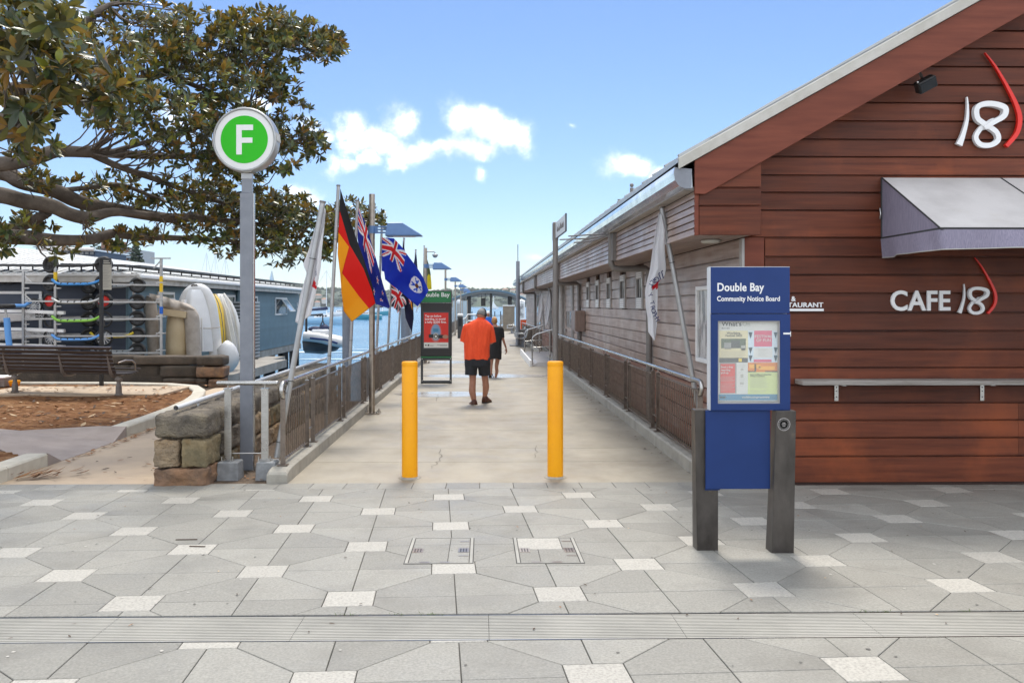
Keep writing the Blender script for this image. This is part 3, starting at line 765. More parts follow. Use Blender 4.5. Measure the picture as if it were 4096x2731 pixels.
# leafy crowns along the ridge and slope of the far shore
CROWN = mat('far_tree_mass', (.06, .085, .05), 1, col2=(.035, .052, .036), scale=.12, detail=6, lo=.35, hi=.65)
m_ = MB(); rt = random.Random(11)
for k in range(760):
    x = rt.uniform(-560, 220); i = rt.random()
    h = hill_h(x); f = rt.choice([1, 1, .85, .6, .35, .2]); dep = {1: 185, .85: 125, .6: 60, .35: 22, .2: 10}[f]
    r = rt.uniform(2.5, 6.5); z = WZ + (h - WZ) * f + r * .3
    bm = bmesh.new(); bmesh.ops.create_icosphere(bm, subdivisions=1, radius=1)
    vs = [(x + v.co.x * r * rt.uniform(.8, 1.25), 1290 + dep + v.co.y * r, z + v.co.z * r * rt.uniform(.6, .95)) for v in bm.verts]
    m_.add(vs, [tuple(v.index for v in f_.verts) for f_ in bm.faces], 0, False); bm.free()
tag(m_.build('far_woodland', CROWN), kind='stuff')
HOUSEW = mat('far_house_wall', (.55, .52, .47), .8, rnd=.25)
HOUSER = mat('far_house_roof', (.30, .16, .11), .8, rnd=.3)
for k in range(20):
    x = rt.uniform(-420, 190); f, dep = rt.choice([(.8, 108), (.55, 46), (.3, 12), (.1, 2), (.92, 150)]); h = hill_h(x); z = WZ + (h - WZ) * f
    w, d_, hh = rt.uniform(6, 12), 7, rt.uniform(3.0, 5)
    y = 1290 + dep - 8
    t = thing('far_house', 'tiny pale house on the far wooded shore', 'house', (x, y, z), 'houses on the far shore')
    m_ = MB(); m_.bx(x - w / 2, x + w / 2, y, y + d_, z - 3, z + hh); m_.build('wall', HOUSEW, t)
    m_ = MB(); m_.hexa([(x - w / 2 - .5, y - .5, z + hh + .02), (x + w / 2 + .5, y - .5, z + hh + .02), (x + w / 2 + .5, y + d_ + .5, z + hh + .02), (x - w / 2 - .5, y + d_ + .5, z + hh + .02),
        (x - w / 4, y + 3, z + hh + 2), (x + w / 4, y + 3, z + hh + 2), (x + w / 4, y + 4, z + hh + 2), (x - w / 4, y + 4, z + hh + 2)]); m_.build('roof', HOUSER, t)
# ------------------------------------------------------------------ cafe building on the right
YF, YB = 8.90, 8.535            # gable wall, and the front of the overhanging eave box and barge board
WXS = 2.70                      # side wall along the walkway
EX = 2.087                      # outer face of the eave
ES, EZ0, EZ1 = .5605, 2.554, 3.19
BEND = 54.0
def az_(py): return zat(py, 8.95)
cafe = thing('cafe_building', 'long timber cafe building with red-brown boarded gable and weathered boards along the walkway', 'building', (5.5, 9, 0))
m_ = MB()
RX = 6.95
def roofz(X): return EZ1 + .19 + (X - 1.88) * .5605 if X < RX else EZ1 + .19 + (2 * RX - X - 1.88) * .5605
m_.bx(WXS + .06, 11.3, YF + .06, BEND, -1.5, 3.3)
m_.prism([(WXS + .06, 3.3), (11.2, 3.3), (RX, roofz(RX) - .16)], lambda x, z, h: Vector((x, h, z)), YF + .06, BEND)
m_.build('wall_core', DARKT, cafe)
m_ = MB()
for y in range(10, 56, 3): m_.bx(3.0, 3.3, y, y + .3, -3.5, -1.5)
m_.bx(2.66, 11.3, YF + .07, BEND, -1.8, -.02)
m_.build('floor_slab', KERBC, cafe)
zl = [0.018, .294, .485, .666, .847, 1.03, 1.209, 1.396, 1.587, 1.774, 1.975, 2.163, 2.35, 2.547, 2.827, 3.011, 3.189, 3.38, 3.56, 3.75, 3.94, 4.126, 4.317, 4.504, 4.69, 4.88, 5.07, 5.26, 5.45, 5.64, 5.83, 6.02]
XL = 2.91
rbd = random.Random(5)
def barge_low(X): return EZ1 + .10 + (X - 1.95) * .5605 - .36      # lower edge of the barge board
for i, (a, b) in enumerate(zip(zl, zl[1:])):
    zt = b - .010
    x0 = XL if a < 2.5 else WXS + .03
    # clip against the sloping roof
    def xcut(z): return 1.95 + (z - EZ1 + .0) / .5605
    xa = max(x0, xcut(a)); xb = max(x0, xcut(zt))
    if xa > RX: continue
    joins = [x0, 12.5] if i > 2 and i % 4 else [x0, 6.0 + rbd.uniform(-.4, .8), 12.5]
    if i in (1, 2, 3): joins = [x0, 5.55, 12.5]
    for ja, jb in zip(joins, joins[1:]):
        xr_a = min(jb - .003, 2 * RX - xcut(a)); xr_b = min(jb - .003, 2 * RX - xcut(zt))
        la, lb = max(ja, xcut(a)), max(ja, xcut(zt))
        if la >= xr_a - .05: continue
        lb = min(lb, xr_b)
        m_ = MB(); o = rbd.uniform(-.002, .002)
        yb, yt = YF - .012 + o, YF + .004 + o      # shiplap: lower edge proud, chamfered top
        # profile: bottom lip, face, chamfer
        yk = YF + .026; zt = b - .0006
        p = [(la, yk, a), (xr_a, yk, a), (xr_a, yk, a + .015), (la, yk, a + .015), (xr_a, yb, a + .0185), (la, yb, a + .0185), (xr_b, yb + .003, zt - .003), (lb, yb + .003, zt - .003), (xr_b, yb + .007, zt), (lb, yb + .007, zt), (xr_b, yk + .01, zt), (lb, yk + .01, zt), (la, yk + .01, a), (xr_a, yk + .01, a)]
        m_.add(p, [(0, 1, 2, 3), (3, 2, 4, 5), (5, 4, 6, 7), (7, 6, 8, 9), (9, 8, 10, 11), (0, 3, 5, 7, 9, 11, 12), (1, 13, 10, 8, 6, 4, 2)])
        m_.build('wall_board', REDWD, cafe)
# corner stile and base
m_ = MB(); m_.bx(WXS, XL - .006, YF - .004, YF + .05, .015, 2.56); m_.build('corner_board', REDWP, cafe, bev=.003)
m_ = MB(); m_.bx(WXS, 12, YF + .02, YF + .05, -.1, .03); m_.build('base_strip', DARKT, cafe)
m_ = MB(); m_.bx(WXS - .03, WXS - .001, YF - .006, YF + .09, .0, 2.55); m_.build('corner_trim', GREYTRIM, cafe, bev=.003)
# eave box front: three boards and a vertical stop
BX0, BX1 = EX, 2.755
for z0, z1 in ((2.554, 2.832), (2.848, 3.012), (3.028, 3.30)):
    xl0 = max(BX0 + .05, 1.95 + (z0 - (EZ1 - .26)) / .5605); xl1 = max(BX0 + .05, 1.95 + (z1 - (EZ1 - .26)) / .5605)
    if xl1 > BX1: xl1 = BX1 - .01
    m_ = MB(); p = [(min(BX0 + .05, xl0) if z0 < 2.6 else BX0 + .05, z0), (BX1, z0), (BX1, z1), (BX0 + .05, z1)]
    m_.prism(p, lambda x, z, h: Vector((x, h, z)), YB, YB + .03); m_.build('eave_box_board', REDWD, cafe, bev=.004)
m_ = MB(); m_.bx(BX0 + .005, BX0 + .046, YB - .006, YB + .03, 2.55, 3.2); m_.build('eave_stop', REDWP, cafe, bev=.003)
m_ = MB(); m_.bx(BX1 - .02, BX1 - .0, YB + .031, YF - .014, 2.56, 3.3); m_.bx(BX0 + .06, BX1 - .021, YB + .032, YF - .02, 2.58, 3.05); m_.build('eave_box_return', REDWP, cafe)
# barge board, capping, roof
m_ = MB()
def bl(X, off): return EZ1 + .13 + (X - 1.95) * .5605 + off
e0, e1 = 2.085, RX
poly = [(e0, bl(e0, -.115)), (e1, bl(e1, -.115)), (e1, bl(e1, -.475)), (e0 + .10, bl(e0 + .10, -.50)), (e0, bl(e0, -.44))]
m_.prism([(x, z) for x, z in poly], lambda x, z, h: Vector((x, h, z)), YB - .042, YB - .008)
m_.build('barge_board', REDWP, cafe, bev=.003)
m_ = MB(); m_.prism([(2 * RX - x, z) for x, z in poly][::-1], lambda x, z, h: Vector((x, h, z)), YB - .042, YB - .008); m_.build('barge_board', REDWP, cafe, bev=.003)
for mir in (0, 1):
    g = (lambda x: 2 * RX - x) if mir else (lambda x: x)
    m_ = MB(); c0 = 1.92
    p = [(g(c0), bl(c0, .0)), (g(RX), bl(RX, .0)), (g(RX), bl(RX, -.11)), (g(c0), bl(c0, -.11))]
    m_.prism(p if not mir else p[::-1], lambda x, z, h: Vector((x, h, z)), YB - .075, YB - .045); m_.build('roof_capping', CAPM, cafe, bev=.004)
    m_ = MB()
    n = 26
    for k in range(n):
        x0 = c0 + (RX - c0) * k / n
    p = [(g(c0), bl(c0, -.04)), (g(RX), bl(RX, -.04)), (g(RX), bl(RX, .012)), (g(c0), bl(c0, .012))]
    m_.prism(p if not mir else p[::-1], lambda x, z, h: Vector((x, h, z)), YB - .03, BEND + .3); m_.build('roof_sheet', ROOFM, cafe)
    m_ = MB()
    y = YB + .0
    for k in range(70):
        yy = YB + .03 + k * .65
        if yy > BEND: break
        a, b = Vector((g(c0 + .02), yy, bl(c0 + .02, .022))), Vector((g(RX), yy, bl(RX, .022)))
        m_.beam(a, b, .05, .03)
    tag(m_.build('roof_ribs', ROOFM, cafe), kind='stuff')
# a second sheet edge lifting over the capping
m_ = MB()
for a, b in ((2.25, 3.05), (3.06, 4.1), (4.12, 5.4)):
    m_.prism([(a, bl(a, .02)), (b, bl(b, .02)), (b, bl(b, .052)), (a + .03, bl(a, .052))], lambda x, z, h: Vector((x, h, z)), YB - .02, YB + .5)
m_.build('roof_flashing', ROOFM, cafe)
# eave boards along the walkway, with soffit
segs = [(YB + .002, 13.55), (13.9, 23.55), (23.9, 33.6), (33.9, 43.6), (43.9, BEND)]
for a, b in segs:
    for k in range(6):
        z0 = 2.556 + k * .0735
        m_ = MB(); m_.add([(EX, a, z0), (EX, b, z0), (EX + .012, b, z0 + .062), (EX + .012, a, z0 + .062), (EX + .02, a, z0 + .0685), (EX + .02, b, z0 + .0685), (EX + .04, a, z0), (EX + .04, b, z0)],
            [(0, 3, 2, 1), (3, 4, 5, 2), (0, 1, 7, 6), (0, 6, 4, 3), (1, 2, 5, 7)])
        m_.build('eave_board', GREYWD, cafe)
m_ = MB(); m_.bx(EX + .022, EX + .06, YB + .04, BEND, 2.57, 3.2); m_.build('eave_backing', DARKT, cafe)
for k in range(7):
    x0 = EX + .045 + k * .0785
    m_ = MB(); m_.bx(x0, x0 + .073, YB + .035, BEND, 2.557, 2.575); m_.build('soffit_board', SOFFIT, cafe)
m_ = MB(); m_.bx(EX + .045, WXS, YB + .04, BEND, 2.576, 2.6); m_.build('soffit_backing', DARKT, cafe)
m_ = MB(); m_.bx(EX - .10, EX + .03, YB + .02, BEND, 2.998, 3.03); m_.build('gutter_board', GREYTRIM, cafe)
# gutter: quarter-round trough
m_ = MB()
prof = [(EX - .03, 3.20), (EX - .03, 3.01), (EX - .09, 3.005), (EX - .155, 3.03), (EX - .195, 3.09), (EX - .207, 3.16), (EX - .2, 3.215)]
ring = lambda y, o: [Vector((x, y, z)) for x, z in prof] + [Vector((x + (.006 if i > 0 else 0), y, z + .006)) for i, (x, z) in reversed(list(enumerate(prof)))]
yy = [YB - .03] + [YB + 1.2 * k for k in range(1, 38)] + [BEND + .2]
m_.loft([ring(y, 0) for y in yy], sm=False)
m_.build('gutter', GUTTER, cafe)
m_ = MB(); m_.prism([(x, z) for x, z in prof], lambda x, z, h: Vector((x, h, z)), YB - .036, YB - .031)
m_.build('gutter_end', POLEG, cafe)
# downpipes
for k, y in enumerate((13.72, 23.72, 33.75, 43.75)):
    m_ = MB()
    m_.tube([(EX - .06, y, 3.02), (EX - .05, y, 2.9), (EX - .05, y, 2.52), (EX - .02, y, 2.45), (EX + .06, y, 2.43), (WXS - .12, y, 2.44), (WXS - .075, y, 2.41), (WXS - .06, y, 2.33), (WXS - .06, y, .05)], .05, 10, sx=1)
    m_.bx(EX - .055, EX + .02, y - .17, y + .17, 2.556, 2.99)
    m_.build('downpipe', PIPEG, cafe)
# side wall boards, skipping the window band and doorways
win_y = [14.85, 16.67, 18.49, 20.31, 22.13]
WB0, WB1 = 1.80, 2.42
def side_board(y0, y1, z0, z1, mt):
    m_ = MB(); o = rbd.uniform(-.002, .002); x = WXS + o
    xk = WXS + .034; zt = z1 - .0006
    q = [(xk, z0), (xk, z0 + .016), (x, z0 + .02), (x + .003, zt - .003), (x + .008, zt), (xk + .01, zt), (xk + .01, z0)]
    m_.add([(a, y0, b) for a, b in q] + [(a, y1, b) for a, b in q], [(i, i + 1, 8 + i, 7 + i) for i in range(5)] + [(0, 6, 5, 4, 3, 2, 1), (7, 8, 9, 10, 11, 12, 13)])
    m_.build('wall_board', mt, cafe)
zs = [.018, .294, .485, .666, .847, 1.03, 1.209, 1.396, 1.587, 1.774, 1.975, 2.163, 2.35, 2.556]
blocks = [(YF + .092, 13.9), (13.91, 19.4), (19.41, 25.6), (25.95, 28.5), (31.0, 37.5), (37.51, 45), (45.01, BEND)]
for bi, (a, b) in enumerate(blocks):
    for i, (z0, z1) in enumerate(zip(zs, zs[1:])):
        mt = BROWNWD if (z1 < .9 and bi < 2) or z1 < .7 else GREYWD
        cuts = [(a, b)]
        if z0 > 1.7 and z0 < 2.36:
            for wy in win_y + [12.6] * 0:
                nxt = []
                for p, q in cuts:
                    if p < wy < q: nxt += [(p, wy - .34), (wy + .34, q)]
                    elif p - .34 < wy <= p: nxt += [(wy + .34, q)]
                    elif q <= wy < q + .34: nxt += [(p, wy - .34)]
                    else: nxt.append((p, q))
                cuts = nxt
        for p, q in cuts:
            if q - p > .05: side_board(p + .003, q - .003, z0, z1, mt)
for wy in win_y + [24.0]:
    w = MB(); x = WXS
    h0, h1 = 1.79, 2.44
    w.bx(x - .022, x + .03, wy - .335, wy - .24, h0, h1); w.bx(x - .022, x + .03, wy + .24, wy + .335, h0, h1)
    w.bx(x - .022, x + .03, wy - .238, wy + .238, h1 - .13, h1); w.bx(x - .022, x + .03, wy - .238, wy + .238, h0, h0 + .2)
    f = w.build('window', GREYTRIM, cafe, bev=.002)
    m_ = MB()
    for k in range(5): m_.bx(x - .027, x - .023, wy - .22, wy + .22, h0 + .02 + k * .035, h0 + .045 + k * .035)
    for k in range(3): m_.bx(x - .027, x - .023, wy - .22, wy + .22, h1 - .115 + k * .035, h1 - .09 + k * .035)
    m_.build('louvre', WHITE, f)
    m_ = MB(); m_.bx(x + .004, x + .01, wy - .237, wy + .237, h0 + .202, h1 - .132); m_.build('pane', GLASSD, f)
    m_ = MB(); m_.bx(x - .004, x + .003, wy + .0, wy + .04, h0 + .202, h1 - .132); m_.build('glazing_bar', GREYTRIM, f)
# door with a small window, open dark doorway, trims
m_ = MB(); m_.bx(WXS + .02, WXS + .06, 26.2, 28.2, .0, 2.45); dr = m_.build('door', GREYTRIM, cafe)
m_ = MB(); m_.bx(WXS - .002, WXS + .018, 26.5, 27.9, 1.15, 1.65); m_.build('pane', GLASSD, dr)
for y in (26.95, 27.43):
    m_ = MB(); m_.bx(WXS - .01, WXS - .004, y, y + .05, 1.15, 1.65); m_.build('glazing_bar', WHITE, dr)
m_ = MB(); m_.bx(WXS - .05, WXS - .004, 27.9, 28.1, .95, 1.1); m_.build('handle', STEEL, dr)
for y in (25.7, 28.35, 31.0, 25.86):
    m_ = MB(); m_.bx(WXS - .04, WXS + .02, y, y + .1, 0, 2.55); m_.build('door_jamb', GREYTRIM if y != 25.86 else PIPEG, cafe)
m_ = MB(); m_.tube([(WXS - .09, 28.6, .0), (WXS - .09, 28.6, 2.5)], .09, 12); m_.build('column', GREYTRIM, cafe)
m_ = MB(); m_.tube([(WXS - .5, 31.2, .95), (WXS + .1, 28.5, .95)], .02, 8); m_.build('door_barrier', STEELR, cafe)
# far windows
for y in (40.6, 42.0):
    m_ = MB(); m_.bx(WXS - .03, WXS + .02, y - .5, y + .5, .8, 2.4); f = m_.build('window', GREYTRIM, cafe)
    m_ = MB(); m_.bx(WXS - .034, WXS - .031, y - .42, y + .42, .88, 2.32); m_.build('pane', GLASSD, f)
# conduit under the meter box, meter box
mbx = thing('meter_box', 'grey-brown metal meter box on the side wall past the narrow windows', 'meter box', (2.56, 23.1, 1.1))
m_ = MB(); m_.bx(WXS - .27, WXS - .004, 22.75, 23.75, 1.16, 1.70); m_.build('box_body', SOFFIT, mbx, bev=.01)
m_ = MB(); m_.bx(WXS - .278, WXS - .272, 22.8, 23.7, 1.2, 1.66); m_.build('lid', SOFFIT, mbx)
m_ = MB(); m_.tube([(WXS - .13, 22.95, 1.16), (WXS - .13, 22.95, .3)], .05, 8); m_.build('conduit', PIPEG, mbx)
# soffit lamp
p = at(2845, 961, 9.22)
m_ = MB(); m_.lathe([(0, 0), (.085, 0), (.105, .02), (.1, .036), (.0, .036)], (2.43, 9.2, 2.519), 20)
sl = one('soffit_lamp', m_, [CAPM], 'flat round lamp under the eave at the building corner', 'lamp')
# roof-top mast bracket with flag and antenna
t = thing('roof_mast', 'small mast with a cross arm standing on the cafe roof edge', 'mast', (2.6, 20.5, 3.6))
m_ = MB(); q = at(2527, 800, 20); r = at(2527, 752, 20); m_.tube([q, r], .045, 8); m_.ball(r + Vector((0, 0, .06)), .05, 8); m_.build('post', PIPEG, t)
m_ = MB(); m_.beam(at(2470, 800, 20), at(2530, 800, 20), .03, .03); m_.build('arm', PIPEG, t)
q = [at(2475, 818, 20), at(2471, 842, 20), at(2444, 862, 20)]
m_ = MB(); m_.add(q + [v + Vector((0, .01, 0)) for v in q], [(0, 1, 2), (5, 4, 3), (0, 3, 4, 1), (1, 4, 5, 2), (2, 5, 3, 0)]); m_.build('pennant', PIPEG, t)
t = thing('gutter_aerial', 'wire aerial fixed below the cafe gutter', 'aerial', (1.9, 14, 2.9))
m_ = MB()
for dz, L_ in ((0, .75), (.06, .6), (-.05, .5)): m_.tube([(EX - .06, 13.9, 2.98 + dz * .3), (EX - .3, 14.3, 2.96 + dz), (EX - L_, 15.0, 2.99 + dz)], .012, 6)
m_.build('rods', PIPEG, t)

# ------------------------------------------------------------------ things fixed to the cafe front
m_ = MB()
aw = thing('awning', 'faded grey and purple canvas awning over the cafe front window', 'awning', (5.5, 8.6, 2.5))
AX, AT, AB, AP = 4.12, 3.175, 2.55, 1.17
AXR = 9.4
yb_, yf_ = YF - .016, YF - AP
for x0, x1 in ((AX, 5.36), (5.36, 6.7), (6.7, 8.05), (8.05, AXR)):
    m_ = MB()
    def cv(u, v, x0=x0, x1=x1):
        x = x0 + (x1 - x0) * u; s = -.012 * math.sin(math.pi * u) * math.sin(math.pi * v)
        return Vector((x, yb_ + (yf_ - yb_) * v, AT + (AB - AT) * v + s))
    m_.grid(cv, 8, 8); m_.grid(lambda u, v: cv(u, v) - Vector((0, 0, .004)), 8, 8)
    m_.build('canvas_panel', AWN, aw)
    m_ = MB()
    m_.tube([cv(1, v / 4) + Vector((0, 0, .003)) for v in range(5)], .007, 6); m_.build('seam', AWNT, aw)
m_ = MB(); m_.add([(AX, yb_, AT), (AX, yf_, AB), (AX, yb_, AB)], [(0, 1, 2)]); m_.add([(AX + .004, yb_, AT), (AX + .004, yf_, AB), (AX + .004, yb_, AB)], [(0, 2, 1)])
m_.build('side_panel', AWNP, aw)
m_ = MB(); m_.tube([(AX, yb_, AT), (AX, yf_, AB), ], .008, 6); m_.tube([(AX, yb_, AB), (AX, yf_, AB), (AXR, yf_, AB)], .012, 6); m_.tube([(AX, yb_, AT), (AX, yb_, AB)], .012, 6); m_.build('frame', AWNT, aw)
m_ = MB()
def val(u, v):
    L1 = AP; L2 = AXR - AX; s = u * (L1 + L2)
    drop = .172 + .012 * math.sin(s * 2.1) + (.02 if s < .3 else 0)
    fl = .02 * math.sin(s * 5.3 + 1) * v + .012 * math.sin(s * 13) * v
    if s < L1: return Vector((AX - .012 + fl, yb_ - s, AB - .008 - drop * v))
    return Vector((AX + s - L1, yf_ - .012 + fl, AB - .008 - drop * v))
m_.grid(val, 90, 4); m_.build('valance', AWNP, aw)
m_ = MB(); m_.tube([val(k / 90, 1) for k in range(91)], .005, 5); m_.build('valance_hem', CAPM, aw)
m_ = MB(); m_.tube([(AX - .03, yb_ - .02, 2.75), (AX - .04, yb_ - .06, 2.8), (AX - .03, yb_ - .02, 2.86)], .008, 6); m_.build('cleat', STEEL, aw)
# shelf with brackets
sh = thing('wall_shelf', 'long silvered timber shelf on steel brackets along the cafe wall', 'shelf', (5.2, 8.7, .9))
zs_ = 1.055
m_ = MB(); rock(m_, 3.21, 6.0, YF - .27, YF - .016, zs_, zs_ + .05, .004, .006, 3, 6, sc=6); m_.build('plank', SHELFW, sh)
m_ = MB(); rock(m_, 6.01, 9.5, YF - .27, YF - .016, zs_, zs_ + .05, .004, .006, 4, 6, sc=6); m_.build('plank', SHELFW, sh)
for px in (3360, 3955):
    x = at(px, 1590, 8.85).x
    m_ = MB(); m_.bx(x - .02, x + .02, YF - .026, YF - .016, zs_ - .18, zs_ - .002); m_.bx(x - .02, x + .02, YF - .22, YF - .027, zs_ - .008, zs_ - .002); m_.build('bracket', STEEL, sh)
    m_ = MB()
    for z in (.04, .08, .14): m_.tube([(x, YF - .0265, zs_ - z), (x, YF - .031, zs_ - z)], .006, 8)
    m_.build('bolts', DARKM, sh)
# brush-stroke signs
def stroke(mb, pts, ws, y, th, mi=0):
    # pts (x, z) centreline, smooth, with widths; a flat raised letter
    P = []
    n = len(pts)
    def cr(a, b, c, d, t): return .5 * (2 * b + (c - a) * t + (2 * a - 5 * b + 4 * c - d) * t * t + (3 * b - a - 3 * c + d) * t ** 3)
    for i in range(n - 1):
        for k in range(8):
            t = k / 8; q = [pts[max(i - 1, 0)], pts[i], pts[i + 1], pts[min(i + 2, n - 1)]]
            P.append((cr(*[a[0] for a in q], t), cr(*[a[1] for a in q], t), ws[i] + (ws[i + 1] - ws[i]) * t))
    P.append((*pts[-1], ws[-1]))
    L, R = [], []
    for i, (x, z, w) in enumerate(P):
        a, b = P[max(i - 1, 0)], P[min(i + 1, len(P) - 1)]; dx, dz = b[0] - a[0], b[1] - a[1]; l = math.hypot(dx, dz) or 1
        L.append((x - dz / l * w / 2, z + dx / l * w / 2)); R.append((x + dz / l * w / 2, z - dx / l * w / 2))
    for i in range(len(P) - 1):
        q = [L[i], L[i + 1], R[i + 1], R[i]]
        yo = y - i * .00025; vs = [(x, yo - th, z) for x, z in q] + [(x, y, z) for x, z in q]
        mb.add(vs, [(0, 1, 2, 3), (0, 4, 5, 1), (2, 6, 7, 3), (3, 7, 4, 0), (1, 5, 6, 2)], mi)
def s5(x, y):                      # pixel of the enlarged gable view -> wall coordinates
    p = at(3500 + x / 1.307, 100 + y / 1.307, 8.96); return (p.x, p.z)
def mk18(parent, k, ox, oy, th):
    def m(x, y): return s5(ox + (x - 416) * k, oy + (y - 377) * k)
    sc = k / 1.307 * .00258
    a = MB(); stroke(a, [m(475, 380), m(478, 430), m(474, 500), m(452, 580), m(432, 630)], [6 * sc, 11 * sc, 17 * sc, 24 * sc, 34 * sc], YF - .014 - th * .3, th)
    a.tube([], 1) if False else None
    a.build('digit_one', WHITEL, parent)
    a = MB(); stroke(a, [m(636, 508), m(610, 500), m(575, 525), m(545, 545), m(520, 590), m(545, 628), m(600, 630), m(636, 602), m(622, 560), m(560, 520), m(525, 490), m(522, 440), m(560, 418), m(620, 420), m(668, 440), m(662, 480), m(610, 512), m(560, 545)],
        [14 * sc, 20 * sc, 24 * sc, 24 * sc, 24 * sc, 26 * sc, 26 * sc, 26 * sc, 26 * sc, 27 * sc, 27 * sc, 27 * sc, 27 * sc, 28 * sc, 30 * sc, 28 * sc, 26 * sc, 18 * sc], YF - .014 - th * .3, th)
    a.build('digit_eight', WHITEL, parent)
    a = MB(); stroke(a, [m(570, 148), m(625, 220), m(690, 330), m(738, 430), m(752, 500), m(735, 570), m(680, 636)], [3 * sc, 10 * sc, 16 * sc, 22 * sc, 24 * sc, 22 * sc, 20 * sc], YF - .014 - th * .3, th)
    a.build('red_arc', REDSTR, parent)
t = thing('gable_sign', 'large brush-stroke white number 18 with a red arc high on the gable', 'sign', (5.2, 8.9, 3.5))
mk18(t, 1.0, 416, 377, .03)
t = thing('cafe_name_sign', 'white letters CAFE 18 with a thin red arc on the wall below the awning', 'sign', (4.7, 8.9, 1.9))
mk18(t, .598, 428, 1353, .02)
m_ = MB(); a = s5(76, 1490); b = s5(390, 1490)
put_text(m_, 'CAFE', .285, (a[0], YF - .02, a[1]), width=b[0] - a[0], bold=.014, ext=.012); m_.build('lettering', WHITEL, t)
t = thing('restaurant_sign', 'white underlined words & RESTAURANT on the cafe wall, partly behind the notice board', 'sign', (2.9, 8.9, 1.8))
def s6(x, y):
    p = at(2950 + x / 5.88, 1100 + y / 5.88, 8.96); return (p.x, p.z)
m_ = MB(); a = s6(1215, 755); b = s6(1985, 755)
wT = (b[0] - a[0]); full = wT / .69
put_text(m_, 'RESTAURANT', .068, (b[0] - full, YF - .024, a[1]), width=full, bold=.004, ext=.006)
q = s6(1240, 612); put_text(m_, '&', .07, (q[0], YF - .024, q[1]), bold=.004, ext=.006)
put_text(m_, 'CAFE', .068, (q[0] - .24, YF - .024, q[1]), bold=.004, ext=.006)
m_.build('lettering', WHITEL, t)
m_ = MB(); c = s6(2000, 790); d = s6(1200, 848); m_.bx(b[0] - full, c[0], YF - .034, YF - .016, d[1], c[1]); m_.build('underline', WHITEL, t)
# floodlight under the barge board
t = thing('floodlight', 'black floodlight under the sloping barge board of the gable', 'floodlight', (4.35, 8.75, 4.1))
m_ = MB(); M = Matrix.Rotation(rad(-28), 3, 'Y') @ Matrix.Rotation(rad(25), 3, 'X')
cen = at(3702, 338, 8.74); m_.box(cen, (.20, .09, .12), M=M); m_.build('body', BLACKM, t, bev=.01)
m_ = MB(); m_.box(cen + M @ Vector((0, -.05, 0)), (.18, .008, .10), M=M); m_.build('lens', GLASSD, t)
m_ = MB(); m_.beam(cen + Vector((-.03, 0, .06)), cen + Vector((-.05, .05, .16)), .02, .02); m_.build('bracket', STEEL, t)
m_ = MB(); m_.ball(at(3670, 330, 8.6), .012, 8); m_.build('hinge_bolt', STEEL, t)
# poster frame on the side wall beside the notice board
t = thing('poster_frame', 'white framed poster case with wrinkled clear cover on the side wall behind the notice board', 'poster case', (2.65, 10.2, 1.1))
y0, y1, z0, z1 = 9.55, 10.75, 1.165, 2.09
m_ = MB()
for a in ((y0, y0 + .05, z0, z1), (y1 - .05, y1, z0, z1), (y0 + .051, y1 - .051, z0, z0 + .05), (y0 + .051, y1 - .051, z1 - .05, z1)): m_.bx(WXS - .055, WXS - .002, *a)
m_.build('frame', WHITE, t, bev=.004)
PLAS = mat('wrinkled_plastic', (.62, .62, .61), .12, col2=(.25, .25, .25), scale=4, stretch=(1, 2.4, .6), lo=.46, hi=.54, bump=.03, bscale=7, bstretch=(1, 1.5, .5), spec=.8)
m_ = MB(); m_.grid(lambda u, v: Vector((WXS - .03 + .008 * noise.noise(Vector((u * 6, v * 4, 0))), y0 + .05 + (y1 - y0 - .1) * u, z0 + .05 + (z1 - z0 - .1) * v)), 16, 16); m_.build('cover', PLAS, t)

# ------------------------------------------------------------------ community notice board
nb = thing('notice_board', 'blue Double Bay community notice board on two dark steel posts', 'notice board', (1.85, 6.2, .09))
dN = 6.22
def nx(px, d=dN): return at(px, HY, d).x
def nz_(py, d=dN): return zat(py, d)
YN = at(2990, 1200, dN).y
def post(px0, px1, pxt0, pxt1, yfront, dep_b, dep_t, ztop):
    x0, x1 = nx(px0 + 16), nx(px1); xt0, xt1 = nx(pxt0), nx(pxt1)
    zb = pz(yfront) - .03
    m_ = MB(); m_.hexa([(x0, yfront, zb), (x1, yfront, zb), (x1, yfront + dep_b, zb), (x0, yfront + dep_b, zb), (xt0, yfront, ztop), (xt1, yfront, ztop), (xt1, yfront + dep_t, ztop), (xt0, yfront + dep_t, ztop)])
    return m_.build('post', RUSTM, nb, bev=.004)
ZP = nz_(1640)
post(2776, 2877, 2783, 2877, YN + .03, .14, .1, ZP)
pr = post(3062, 3167, 3096, 3176, YN - .05, .14, .1, ZP)
px0, px1 = nx(2840), nx(3158)
m_ = MB(); m_.bx(px0, px1, YN - .012, YN + .05, nz_(1255) + .003, nz_(1069)); m_.build('header_panel', SIGNBLUE, nb, bev=.002)
m_ = MB(); m_.bx(px0 - .004, px0 - .0005, YN - .012, YN + .075, nz_(1640), nz_(1069)); m_.bx(px0, px1, YN + .051, YN + .075, nz_(1640), nz_(1069)); m_.bx(px0, px1, YN - .011, YN + .05, nz_(1069) + .0005, nz_(1069) + .004); m_.build('casing', PALE, nb)
cz0, cz1 = nz_(1640) + .002, nz_(1255) - .0015
wx0, wx1, wz0, wz1 = nx(2868), nx(3118), nz_(1613), nz_(1283)
m_ = MB()
for a in ((px0, wx0, cz0, cz1), (wx1, px1, cz0, cz1), (wx0, wx1, cz0, wz0), (wx0, wx1, wz1, cz1)): m_.bx(a[0], a[1], YN - .02, YN + .05, a[2], a[3])
m_.build('cabinet_frame', SIGNBLUE, nb)
m_ = MB()
b_ = .008
